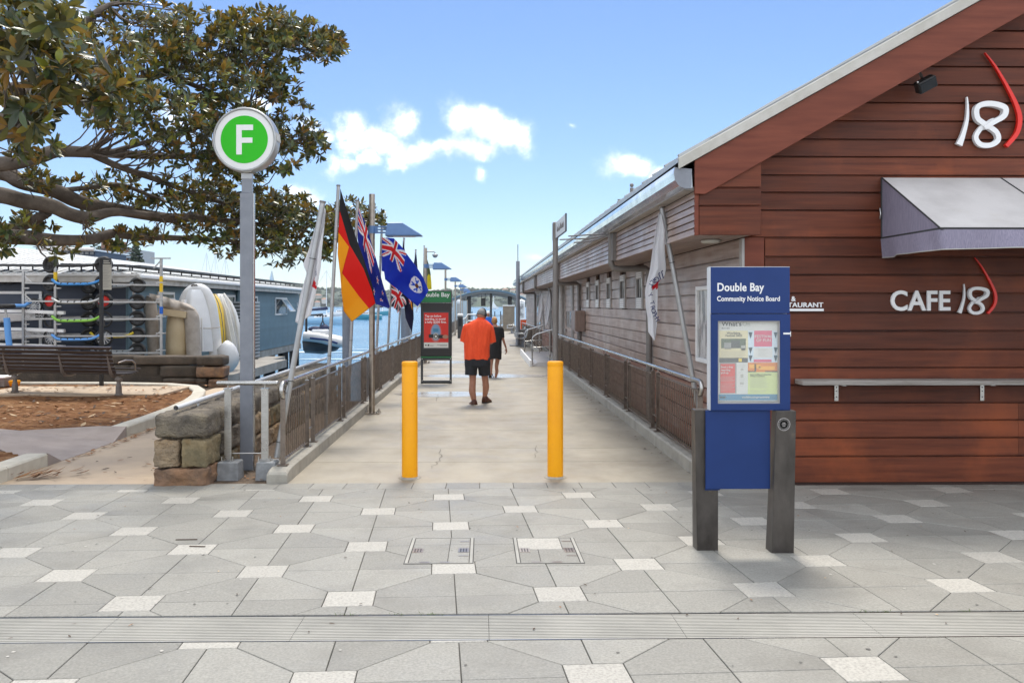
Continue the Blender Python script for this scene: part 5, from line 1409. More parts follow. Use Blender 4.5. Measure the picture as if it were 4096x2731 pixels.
O_ = Drape([[(1088, 640), (1105, 690), (1120, 760), (1128, 840), (1130, 895)], [(1068, 700), (1066, 770), (1068, 830), (1070, 870), (1075, 900)]], [0, 1], 30.6, .04, 6)
flag('green_yellow_flag', 'olive and yellow flag hanging behind the second lamp post', O_, lambda u, v: 'yel' if (u > .62 or math.hypot(u - .62, (v - .4) * .35) < .13) else 'olive', 24, 10)
# leaning white flag on the left railing end
pole('flagpole', 'leaning silver flagpole tied to the near end of the left railing', at(1107, 1829, 9.36), at(1290, 812, 9.36), .032)
Wd = Drape([[(285, 250), (300, 275), (298, 300)], [(240, 330), (290, 350), (288, 420)], [(165, 590), (240, 560), (268, 600)], [(122, 700), (220, 700), (262, 720)], [(150, 770), (210, 800), (235, 860)], [(95, 960), (160, 980), (215, 960)], [(60, 1150), (85, 1165), (180, 1100)]], [0, .15, .4, .52, .62, .78, 1], 9.42, .025, 5, lean=-.02)
def wd(u, v):
    if .62 < v < .68 and .55 < u < .95 and (v - .62) / .06 > (u - .55) * 1.6: return 'jred'
    return 'white'
wf = flag('white_flag', 'white flag with a red mark hanging limp from the leaning pole on the left', Wd, wd, 24, 60, 'white racing trophy flags')
def flag_text(par, drape, txt, u0, v0, du, dv, h, col='letter', side=-.006):
    # lettering laid on the cloth: (u,v) baseline direction du,dv per metre of text, up direction perpendicular
    v, f = text_mesh(txt, 1, bold=.01, ext=0)
    m_ = MB(); pts = []
    for p in v:
        u = u0 + du * p[0] * h + dv * p[1] * h * .0 + (-dv) * p[1] * h * 2.2 ; w = v0 + dv * p[0] * h + du * p[1] * h * .45
        q = drape(min(max(u, 0), 1), min(max(w, 0), 1)); q = q + (Vector((0, 0, EYE)) - q).normalized() * .012; pts.append(q)
    m_.add(pts, f); return m_.build('print', FB[col], par)
flag_text(wf, Wd, 'SIL', .62, .545, .35, .12, .28)
# right side: white trophy flag
pole('flagpole', 'silver flagpole leaning from the right railing by the notice board', at(2828, 1823, 9.86), at(2648, 834, 9.86), .031)
def z6(x, y): return 2250 + x / 1.845, 650 + y / 1.845
R_ = Drape([[(712, 372), (722, 380), (735, 395)], [(690, 480), (720, 480), (760, 500)], [(665, 640), (700, 640), (755, 640)], [(645, 790), (700, 780), (765, 775)], [(622, 880), (665, 870), (757, 830)], [(610, 950), (645, 930), (705, 885)], [(614, 1060), (650, 1040), (702, 990)], [(628, 1150), (660, 1130), (700, 1110)], [(632, 1250), (660, 1240), (697, 1200)], [(672, 1308), (678, 1316), (685, 1290)]], [0, .1, .24, .4, .5, .56, .66, .76, .88, 1], 9.8, .02, 6, conv=z6)
def rd(u, v):
    if .535 < v < .60 and u > .55 and abs(v - .565) < (u - .55) * .09: return 'jred'
    return 'white'
rf = flag('white_flag', 'white trophy flag with curved dark lettering hanging by the cafe side wall', R_, rd, 20, 60, 'white racing trophy flags')
def letters(par, drape, seq):
    m_ = MB()
    for ch, x, y, ang, size in seq:
        v, f = text_mesh(ch, size, bold=.012 * size, ext=0); cx = max(p[0] for p in v) / 2
        c, s_ = math.cos(rad(ang)), math.sin(rad(ang)); pts = []
        for p in v:
            a, b = p[0] - cx, p[1]; X, Y = a * c - b * s_, a * s_ + b * c
            px, py = z6(x + X, y - Y); q = at(px, py, 9.72); pts.append(q)
        m_.add(pts, f)
    return m_.build('print', FB['letter'], par)
letters(rf, R_, [('J', 735, 812, 195, 62), ('J', 714, 826, 200, 58), ('G', 690, 846, 205, 56), ('I', 668, 858, 215, 52), ('L', 652, 872, 225, 48), ('T', 640, 894, 240, 44), ('Y', 636, 985, 300, 44), ('T', 648, 1040, 290, 44), ('R', 654, 1075, 290, 44), ('O', 658, 1100, 295, 44), ('P', 666, 1120, 300, 46), ('H', 676, 1145, 305, 48), ('Y', 690, 1175, 310, 46)])
for k, (x, lb) in enumerate(((2160, 'limp white flag by the far side wall, left of two'), (2192, 'limp white flag by the far side wall, right of two'))):
    d = onx(x + 8, 2.42)
    pole('flagpole', 'short leaning flagpole by the far side wall, ' + ('left' if k == 0 else 'right') + ' of two', at(x + 18, 1330, d), at(x + 4, 1160 - k * 8, d), .035)
    o = k * 60
    D_ = Drape([[(415 + o, 722 - k * 16), (420 + o, 722 - k * 16), (428 + o, 735 - k * 16)], [(402 + o, 800), (425 + o, 800), (446 + o, 860)], [(392 + o, 900), (415 + o, 890), (432 + o, 880)], [(386 + o, 960 + k * 20), (402 + o, 968 + k * 20), (420 + o, 935)]], [0, .4, .75, 1], d - .05, .04, 5, conv=lambda a, b: (1950 + a / 1.96, 800 + b / 1.96))
    flag('white_flag', lb, D_, lambda u, v: 'white', 12, 20, 'white racing trophy flags')

# ------------------------------------------------------------------ street name sign behind the right bollard
t = thing('street_sign', 'grey street name sign on a round post behind the right bollard', 'street sign', (.98, 11.8, 0))
pb = at(2221.5, HY, 11.8); x, y = pb.x, pb.y
m_ = MB(); m_.tube([(x, y, wz(y)), (x, y, 2.98)], .0365, 16); m_.build('post', PIPEG, t)
m_ = MB(); m_.tube([(x, y, 2.74), (x, y, 2.965)], .041, 16); m_.lathe([(.043, 0), (.03, .02), (0, .028)], (x, y, 2.965), 16); m_.build('bracket', PIPEG, t)
a, b = at(2224, HY, 11.72), at(2264, HY, 10.5); zt = zat(893, 11.75); zb = zat(954, 11.75)
m_ = MB(); M = (b - a).normalized(); nl = Vector((-M.y, M.x, 0))
m_.add([a + nl * s + Vector((0, 0, z - a.z)) for s in (-.006, .006) for z in (zb, zt)] + [b + nl * s + Vector((0, 0, z - b.z)) for s in (-.006, .006) for z in (zb, zt)], [(0, 1, 5, 4), (2, 6, 7, 3), (0, 4, 6, 2), (1, 3, 7, 5), (4, 5, 7, 6), (0, 2, 3, 1)])
m_.build('blade', PALE, t)
m_ = MB(); m_.beam(b + Vector((0, 0, zb - b.z - .004)), b + Vector((0, 0, zt - b.z + .004)), .02, .012, up=(0, 1, 0)); m_.beam(a + Vector((0, 0, zb - a.z - .004)), b + Vector((0, 0, zb - b.z - .004)), .018, .01); m_.build('edging', DARKM, t)
m_ = MB(); M3 = Matrix((M, Vector((0, 0, 1)), M.cross(Vector((0, 0, 1))))).transposed()
put_text(m_, 'Bay St', .11, a + M * .25 + Vector((0, 0, zb + .055 - a.z)) + M.cross(Vector((0, 0, 1))) * .0075, R=M3, width=.8, bold=.001)
m_.v = []; m_.f = []; m_.m = []; m_.s = []
# worn, unreadable raised lettering: short uneven strokes
rs = random.Random(2); nrm = nl if nl.x < 0 else -nl
for k in range(24):
    p = a + M * (.2 + k * .036); h = rs.uniform(.03, .085); z0 = zb + .055 + rs.uniform(0, .02)
    q = p + nrm * .0075; m_.beam(q + Vector((0, 0, z0 - q.z)), q + M * rs.uniform(-.012, .012) + Vector((0, 0, z0 + h - q.z)), .009, .003, up=nl)
m_.build('lettering', PIPEG, t)

# ------------------------------------------------------------------ ferry information sign with poster
t = thing('information_sign', 'dark free-standing Double Bay wharf sign with a red fare poster', 'information sign', (-1.15, 21.3, -.07))
dI = 21.3; xi0, xi1 = at(1683, HY, dI).x, at(1807, HY, dI).x; yI = at(1745, HY, dI).y
def Z(py): return zat(py, dI)
def X(px): return at(px, HY, dI).x
m_ = MB(); m_.bx(xi0, xi1, yI, yI + .14, Z(1425), Z(1212)); m_.build('cabinet', BLACKM, t, bev=.008)
m_ = MB(); m_.bx(xi0, xi1, yI - .004, yI + .14, Z(1211), Z(1162.5)); hd = m_.build('header', DARKM, t, bev=.004)
m_ = MB(); m_.bx(xi0 + .02, xi1 - .02, yI - .008, yI - .0045, Z(1209), Z(1166)); m_.build('green_panel', GREEND, hd)
m_ = MB(); put_text(m_, 'Double Bay', .145, (X(1686), yI - .0095, Z(1186.5)), width=X(1797) - X(1686), bold=.002, ext=.001); m_.build('lettering', WHITEL, hd)
m_ = MB(); m_.bx(xi0 + .004, xi1 - .004, yI + .0, yI + .12, Z(1431), Z(1425.5)); m_.build('green_strip', GREEND, t)
m_ = MB(); w = .055
for a in ((xi0, xi1, Z(1441), Z(1431.5)), (xi0, xi0 + w, Z(1522), Z(1441.2)), (xi1 - w, xi1, Z(1522), Z(1441.2)), (xi0, xi1, Z(1528), Z(1522.2)), (xi0 - .002, xi1 + .002, Z(1534), Z(1528.5))): m_.bx(a[0], a[1], yI + .01, yI + .08, a[2], a[3])
m_.build('stand_frame', DARKM, t)
m_ = MB()
for px in (1688.5, 1802):
    for py in (1435, 1522): m_.tube([(X(px), yI + .004, Z(py)), (X(px), yI + .009, Z(py))], .010, 10)
m_.build('screws', WHITE, t)
def zi(x, y): return 1640 + x / 3.564, 1120 + y / 3.564
def isheet(x0, y0, x1, y1, mt, lay, par, nm):
    a, b = zi(x0, y0), zi(x1, y1); m_ = MB(); y = yI - .003 - lay * .0012; m_.bx(X(a[0]), X(b[0]), y, y + .0008, Z(b[1]), Z(a[1])); return m_.build(nm, mt, par)
m_ = MB(); m_.bx(X(zi(185, 0)[0]), X(zi(560, 0)[0]), yI - .002, yI - .0005, Z(zi(0, 985)[1]), Z(zi(0, 445)[1])); m_.build('poster_case', DARKM, t)
pst = isheet(199, 466, 546, 965, REDM, 0, t, 'poster'); isheet(199, 889, 546, 965, PC['white'], 1, pst, 'footer')
m_ = MB(); c = zi(368, 770)
def el_(x, y, rx, ry, mt, lay, nm, n=28, sq=0):
    a = zi(x, y); cx_, cz_2 = X(a[0]), Z(a[1]); k = dI / F / 3.564; mm = MB()
    mm.add([(cx_ + rx * k * math.cos(2 * math.pi * i / n), yI - .003 - lay * .0012, cz_2 + ry * k * math.sin(2 * math.pi * i / n)) for i in range(n)], [tuple(range(n))[::-1] if False else tuple(range(n))]); return mm.build(nm, mt, pst)
READER = mat('print_reader', rgb(120, 150, 180), .6); READERG = mat('print_glow', rgb(190, 110, 105), .6)
el_(368, 750, 80, 135, READERG, 1, 'glow'); el_(368, 745, 66, 115, READER, 2, 'reader_picture'); isheet(332, 690, 406, 738, PC['teal'], 4, pst, 'screen_picture')
el_(368, 800, 42, 46, PC['faint'], 4, 'dial_picture'); isheet(268, 772, 335, 822, BLACKM, 5, pst, 'strap_picture'); isheet(400, 780, 475, 830, BLACKM, 5, pst, 'strap_picture'); el_(368, 800, 28, 30, BLACKM, 6, 'watch_picture'); el_(368, 802, 16, 18, PC['white'], 7, 'watch_face')
el_(505, 808, 42, 28, SKIN, 6, 'hand_picture')
m_ = MB()
def it(txt, x, y, w, bold):
    a, b = zi(x, y), zi(x + w, y); put_text(m_, txt, .072, (X(a[0]), yI - .0075, Z(a[1])), width=X(b[0]) - X(a[0]), bold=bold, ext=.0003)
it('Tap on', 214, 526, 118, .004); it('before', 344, 526, 100, .0012); it('boarding, to', 214, 568, 180, .0012); it('avoid', 408, 568, 95, .004); it('a hefty', 214, 612, 106, .0012); it('$200 fine.', 332, 612, 186, .004)
m_.build('print', WHITEL, pst)
m_ = MB()
for x0, x1, y0, y1 in ((218, 236, 918, 938), (252, 276, 916, 940), (285, 335, 930, 936), (385, 530, 922, 926), (430, 530, 932, 936)):
    a, b = zi(x0, y0), zi(x1, y1); m_.bx(X(a[0]), X(b[0]), yI - .0062, yI - .0055, Z(b[1]), Z(a[1]))
m_.build('fine_print', PC['txt'], pst)
# ------------------------------------------------------------------ ticket reader, slender mast, cabinet, bin, seats
t = thing('ticket_reader', 'slim ticket reader pillar with a white cap on the left of the walkway', 'ticket reader', (-1.42, 55, wz(55)))
xr = at(1841, HY, 55).x; m_ = MB(); m_.bx(xr - .17, xr + .17, 55, 55.3, wz(55), 1.12); m_.build('pillar', DARKM, t, bev=.02)
m_ = MB(); m_.bx(xr - .19, xr + .19, 54.98, 55.32, 1.121, 1.3); m_.build('cap', WHITE, t, bev=.05); m_ = MB(); m_.bx(xr - .1, xr + .1, 54.97, 54.99, .5, 1.0); m_.build('reader_face', GLASSD, t)
t = thing('thin_mast', 'slender grey mast with a whip antenna beside the benches', 'mast', (1.76, 43.5, wz(43.5)))
p = at(2071.5, HY, 43.5); m_ = MB(); m_.tube([(p.x, p.y, wz(43)), (p.x, p.y, 4.04)], [.108, .095], 14); m_.build('pole', POLEG, t)
m_ = MB(); m_.tube([(p.x, p.y, 4.04), (p.x, p.y, 4.88)], .018, 8); m_.build('antenna', DARKM, t)
m_ = MB(); m_.bx(p.x - .42, p.x + .42, p.y - .4, p.y + .4, wz(43), wz(43) + .03); m_.build('base_plate', DARKM, t)
t = thing('service_cabinet', 'tall plain steel cabinet at the end of the walkway', 'cabinet', (.7, 73.7, wz(73)))
m_ = MB(); a, b = at(2012, HY, 73.7), at(2058, HY, 73.7); z1 = zat(1224, 73.7); m_.bx(a.x, b.x, 73.5, 74.3, wz(73), z1); m_.build('body', mat('bronze_panel', (.26, .22, .17), .4, metal=.4, col2=(.2, .165, .125), scale=2), t)
m_ = MB(); m_.bx(a.x - .02, b.x + .02, 73.45, 74.35, z1 + .001, z1 + .08); m_.build('top_cap', WHITE, t)
t = thing('orange_bin', 'upright orange bin standing by the railing past the benches', 'bin', (2.0, 58, wz(58)))
a, b = at(2081, HY, 60), at(2106, HY, 60); m_ = MB(); m_.bx(a.x, b.x, 59.7, 60.2, wz(60), .82); m_.build('body', ORANGE, t)
m_ = MB(); m_.bx(a.x - .03, a.x - .001, 59.68, 60.22, wz(60), .88); m_.bx(a.x, b.x + .02, 59.68, 60.22, .821, .88); m_.build('frame', WHITE, t)
def side_seat(x, Y, sgn, label):
    z = wz(Y); t = thing('slatted_seat', label, 'seat', (x, Y, z), 'slatted metal seats at the wharf')
    Lh = .75
    prof = [(-.36, .43), (-.28, .42), (-.18, .41), (-.08, .41), (.02, .42), (.1, .45), (.15, .53), (.175, .62), (.195, .71), (.215, .80), (.24, .88)]
    for (a, b), (c, d) in zip(prof, prof[1:]):
        m_ = MB(); m_.beam((x + sgn * (a * .9 + c * .1), Y, z + b * .9 + d * .1), (x + sgn * (c * .9 + a * .1), Y, z + d * .9 + b * .1), 2 * Lh, .022, up=(0, 0, 1)); m_.build('slat', STEEL, t)
    for yy in (-.55, .55):
        m_ = MB(); m_.bx(x - .05, x + .05, Y + yy - .04, Y + yy + .04, z, z + .38); m_.bx(x - .2, x + .2, Y + yy - .05, Y + yy + .05, z, z + .025); m_.beam((x - .34 * sgn, Y + yy, z + .39), (x + .12 * sgn, Y + yy, z + .39), .05, .045); m_.build('leg', POLEG, t)
    for yy in (-.7, .7):
        m_ = MB(); m_.tube([(x - sgn * .3, Y + yy, z + .43), (x - sgn * .32, Y + yy, z + .6), (x - sgn * .24, Y + yy, z + .66), (x + sgn * .17, Y + yy, z + .64)], .018, 8); m_.build('armrest', STEEL, t)
for px, dd, lbx in ((2092, 42.5, 'nearest slatted metal seat facing the walkway on the right'), (2083, 46.6, 'slatted metal seat just behind the nearest one beside the mast'), (2046, 66, 'far slatted metal seat in front of the steel cabinet')):
    p = at(px, HY, dd); side_seat(p.x, p.y, 1, lbx)
t = thing('dustbin', 'low brown bin behind the nearest slatted seat', 'bin', (2.25, 44.5, wz(44)))
m_ = MB(); m_.bx(1.86, 2.18, 44.2, 44.6, wz(44), .55); m_.build('body', PIPEG, t); m_ = MB(); m_.bx(1.84, 2.2, 44.18, 44.62, .551, .6); m_.build('lid', GREYTRIM, t)
# ------------------------------------------------------------------ ferry shelter at the end of the wharf
t = thing('ferry_shelter', 'wharf shelter with a shallow curved blue-grey roof at the end of the walkway', 'shelter', (0, 88, -1))
dS = 86.0
mS = mat('shelter_roof_blue', (.13, .25, .36), .4, col2=(.11, .22, .33), scale=1); mU = mat('shelter_soffit', (.30, .31, .32), .6)
def arc(u): # left to right, (x, z)
    px = 1808 + (2105 - 1808) * u; py = 1201 - 37 * math.sin(math.pi * min(1, u * 1.0)) ** .85; p = at(px, py, dS); return p.x, p.z
m_ = MB(); n = 24; top = [arc(i / n) for i in range(n + 1)]
m_.loft([[Vector((x, 84, z)), Vector((x, 98, z)), Vector((x, 98, z - .35)), Vector((x, 84, z - .22))] for x, z in top], sm=False); m_.build('roof', mU, t)
m_ = MB(); m_.loft([[Vector((x, 83.5, z + .1)), Vector((x, 98.2, z + .1)), Vector((x, 98.2, z + .004)), Vector((x, 83.5, z + .004))] for x, z in top], sm=False); m_.build('roof_sheet', mS, t)
for px0, px1 in ((1868, 1884), (1960, 1968), (2031, 2048)):
    a, b = at(px0, HY, dS), at(px1, HY, dS); u = ((px0 + px1) / 2 - 1808) / 297; m_ = MB(); m_.bx(a.x, b.x, dS, dS + .4, -2.2, arc(u)[1] - .23); m_.build('column', DARKM, t)
for px in (): 
    a = at(px, HY, dS + 9); m_ = MB(); m_.bx(a.x - .1, a.x + .1, dS + 9, dS + 9.3, -2.2, arc((px - 1808) / 297)[1] - .3); m_.build('column', DARKM, t)
for px in (1925, 2000):
    m_ = MB(); a = at(px, 1178, dS + 2); m_.beam(a, a + Vector((.35, 4, .35)), .14, .06); m_.build('strip_light', WHITE, t)
m_ = MB(); m_.bx(-5.5, 6.5, 82, 100, -1.2, -.56); m_.build('deck', KERBC, t)
o = thing('departure_screen', 'dark hanging departure screen under the shelter roof', 'screen', (0, 84, 1.8)); a, b = at(1924, HY, 85), at(1942, HY, 85)
m_ = MB(); m_.bx(a.x, b.x, 85, 85.2, zat(1224, 85), zat(1192, 85)); m_.build('screen', BLACKM, o); m_ = MB(); m_.bx(a.x, a.x + .06, 85.05, 85.1, zat(1192, 85), zat(1170, 85)); m_.bx(b.x - .06, b.x, 85.05, 85.1, zat(1192, 85), zat(1170, 85)); m_.build('hanger', DARKM, o)
o = thing('oval_sign', 'white oval wharf sign beside the lamp posts', 'sign', (-3.5, 80, 1.5)); c = at(1836, 1206, 80); m_ = MB(); m_.lathe([(0, 0), (.23, 0), (.23, .06), (0, .06)], (0, 0, 0), 24, M=RX90); m_.v = [(c.x + x * 1.0, c.y + y, c.z + z * .95) for x, y, z in m_.v]; m_.build('plate', WHITE, o); m_ = MB(); m_.tube([c + Vector((0, .1, -3)), c + Vector((0, .1, -.1))], .05, 8); m_.build('post', STEELR, o)
t = thing('glass_balustrade', 'clear glass balustrade with thin posts at the end of the wharf', 'balustrade', (0, 99, -.6))
for px in (1888, 1938, 1957, 1979, 2002):
    p = at(px, HY, 95); m_ = MB(); m_.tube([(p.x, 95, -.6), (p.x, 95, zat(1245, 95))], .05, 6); m_.build('post', DARKM, t)
a, b = at(1885, HY, 95), at(2012, HY, 95); m_ = MB(); m_.tube([(a.x, 95, zat(1262, 95)), (b.x, 95, zat(1262, 95))], .03, 6); m_.build('rail', STEELR, t)
t = thing('gangway_rail', 'pale bent handrails of the gangway beside the lamp posts', 'handrail', (-3, 75, -.5))
for dx, dy in ((0, 0), (.3, 5)):
    m_ = MB(); pts = [at(1845, 1278, 72 + dy), at(1862, 1272, 72 + dy), at(1871, 1257, 72 + dy), at(1903, 1257, 72 + dy)]; m_.tube(pts, .045, 8); m_.tube([p - Vector((0, 0, .55)) for p in pts], .03, 6); m_.build('rail', WHITE, t)
    m_ = MB()
    for p in pts: m_.tube([p - Vector((0, 0, 1.3)), p], .035, 6)
    m_.build('posts', STEELR, t)
t = thing('bow_gate', 'grey lattice gate leaning beside the steel cabinet', 'gate', (.5, 76, -.4)); m_ = MB()
for k in range(6): m_.beam(at(1998 + k * 2, 1298, 76), at(2008 + k * 1.5, 1256 + k * 4, 76), .06, .04)
m_.build('bars', STEELR, t)
# glazed waiting room and far boards on the left of the walkway end
t = thing('glass_shelter', 'small glazed waiting shelter left of the far lamp posts', 'shelter', (-4, 80, -.5))
GLASSB = mat('pale_blue_glass', (.35, .45, .52), .08, spec=.8)
a, b = at(1812, HY, 82), at(1870, HY, 82)
for k in range(3):
    x0 = a.x + (b.x - a.x) * k / 3; x1 = a.x + (b.x - a.x) * (k + 1) / 3 - .04; m_ = MB(); m_.bx(x0, x1, 82, 82.05, -.4, zat(1203, 82)); m_.build('glass_panel', GLASSB, t)
m_ = MB()
for k in range(4): x0 = a.x + (b.x - a.x) * k / 3 - .02; m_.bx(x0 - .03, x0 + .03, 81.98, 82.1, -.6, zat(1200, 82))
m_.build('frame', STEELR, t)
t = thing('white_kiosk', 'white round-topped kiosk beyond the side wall near the shelter', 'kiosk', (3, 78, -.5))
a, b = at(2075, HY, 78), at(2100, HY, 78); m_ = MB(); m_.bx(a.x, b.x, 78, 79, -.5, zat(1207, 78)); m_.tube([(a.x, 78.5, zat(1207, 78)), ((a.x + b.x) / 2, 78.5, zat(1200, 78)), (b.x, 78.5, zat(1207, 78))], .1, 8); m_.build('body', WHITE, t)
m_ = MB(); m_.bx(a.x + .06, b.x - .14, 77.96, 77.99, -.3, zat(1212, 78)); m_.build('panel', PLAS, t)
# mooring piles outside the railing
for px, py, d, lb in ((1386, 1255, 24, 'thick dark mooring pile in the water behind the German flag'), (1622, 1262, 38, 'thick dark mooring pile below the navy flag')):
    p = at(px, HY, d); m_ = MB(); m_.tube([(p.x, p.y, -4), (p.x, p.y, zat(py - 30, d))], .115 if d < 30 else .2, 14); one('mooring_pile', m_, [POLEG], lb, 'pile', 'mooring piles')
# ------------------------------------------------------------------ people
def ell(c, rx, ry, n=16, rz=0, pw=2.0, tilt=None):
    R = Matrix.Rotation(rz, 3, 'Z'); out = []
    if tilt is not None: R = tilt
    for k in range(n):
        t = 2 * math.pi * k / n; x, y = math.cos(t), math.sin(t); q = (abs(x) ** pw + abs(y) ** pw) ** (-1 / pw)
        out.append(Vector(c) + R @ Vector((x * q * rx, y * q * ry, 0)))
    return out
def limb(mb, pts, rs, n=12, mi=0, sub=5, flat=1):
    P, Rr = [], []
    m = len(pts); pts = [Vector(p) for p in pts]
    for i in range(m - 1):
        a, b, c, d = pts[max(i - 1, 0)], pts[i], pts[i + 1], pts[min(i + 2, m - 1)]
        for k in range(sub):
            t = k / sub; P.append(.5 * (2 * b + (c - a) * t + (2 * a - 5 * b + 4 * c - d) * t * t + (3 * b - a - 3 * c + d) * t ** 3))
            ra, rb_, rc, rd_ = rs[max(i - 1, 0)], rs[i], rs[i + 1], rs[min(i + 2, m - 1)]
            Rr.append(max(.003, .5 * (2 * rb_ + (rc - ra) * t + (2 * ra - 5 * rb_ + 4 * rc - rd_) * t * t + (3 * rb_ - ra - 3 * rc + rd_) * t ** 3)))
    P.append(pts[-1]); Rr.append(rs[-1])
    return mb.tube(P, Rr, n, mi, sx=flat)
def hand(mb, w, d, side, n, curl=.5, s=1.0, mi=0):
    """palm and five bent fingers at wrist w, pointing along d, thumb towards side, palm normal n"""
    w, d, side, n = Vector(w), Vector(d).normalized(), Vector(side).normalized(), Vector(n).normalized()
    L = .09 * s
    pal = [w + d * L * t for t in (-.1, .15, .5, .85, 1.05)]; ws = [.026, .033, .040, .041, .034]
    mb.loft([[p + side * a * wv * s + n * b * .014 * s for a, b in ((-1, -.5), (-.8, -1), (.8, -1), (1, -.5), (1, .5), (.8, 1), (-.8, 1), (-1, .5))] for p, wv in zip(pal, ws)], mi)
    for k, (o, ln) in enumerate(((.030, .070), (.011, .080), (-.010, .076), (-.029, .060))):
        p = w + d * L * .95 + side * o * s; pts = [p - d * .012 * s]; dd = d.copy()
        for seg in (.45, .32, .23):
            dd = (dd + n * curl * .75).normalized(); p = p + dd * ln * seg * s; pts.append(p)
        mb.tube(pts, [.0095 * s, .009 * s, .008 * s, .0068 * s], 7, mi); mb.ball(pts[-1], .0066 * s, 6, mi)
    p = w + d * L * .25 + side * .030 * s; q = p + (d * .5 + side * .75 + n * .25).normalized() * .035 * s; r = q + (d * .9 + side * .25 + n * .4).normalized() * .030 * s
    mb.tube([p - side * .015 * s, p, q, r], [.012 * s, .012 * s, .0105 * s, .008 * s], 7, mi); mb.ball(r, .0078 * s, 6, mi)
def body(name, verts, edges, radii, mt, parent, sub=2):
    me = bpy.data.meshes.new(name); me.from_pydata([tuple(v) for v in verts], edges, []); ob = bpy.data.objects.new(name + '_tmp', me); COL.objects.link(ob)
    sk = ob.modifiers.new('s', 'SKIN'); sk.use_smooth_shade = True; sk.branch_smoothing = .6
    for i, r in enumerate(radii): me.skin_vertices[0].data[i].radius = (r, r) if not isinstance(r, tuple) else r
    for i in range(len(radii)): me.skin_vertices[0].data[i].use_root = (i == 0)
    ss = ob.modifiers.new('u', 'SUBSURF'); ss.levels = ss.render_levels = sub
    dg = bpy.context.evaluated_depsgraph_get(); dg.update()
    m2 = bpy.data.meshes.new_from_object(ob.evaluated_get(dg)); bpy.data.objects.remove(ob)
    mb = MB(); mb.add([v.co.copy() for v in m2.vertices], [tuple(p.vertices) for p in m2.polygons], 0, True)
    return mb
def shoe(mb, toe_dir, heel, L, w, h, mi_s=1):
    d = Vector(toe_dir).normalized(); s = Vector((-d.y, d.x, 0)) if abs(d.z) < .9 else Vector((1, 0, 0)); s.normalize(); u = s.cross(d) * -1
    u = d.cross(s) * 1.0
    if u.z < 0: u = -u
    prof = [(0, .72, .95), (.06, .9, 1.15), (.2, .92, 1.15), (.38, .86, .9), (.6, 1, .62), (.8, .98, .48), (.95, .7, .38), (1, .35, .28)]
    rings = []
    for t, ww, hh in prof:
        c = Vector(heel) + d * L * t
        rings.append([c + s * w / 2 * ww * a + u * (h * hh * b + .02) for a, b in ((-1, 0), (-1.02, .35), (-.75, .85), (-.3, 1), (.3, 1), (.75, .85), (1.02, .35), (1, 0))])
    mb.loft(rings, 0)
    mb.loft([[c + u * z for z in (-.0, .022) for c in ()] or [Vector(heel) + d * L * t + s * w / 2 * ww * 1.05 * a + u * b for a, b in ((-1, 0), (-1, .022), (1, .022), (1, 0))] for t, ww, hh in prof], mi_s, sm=False)
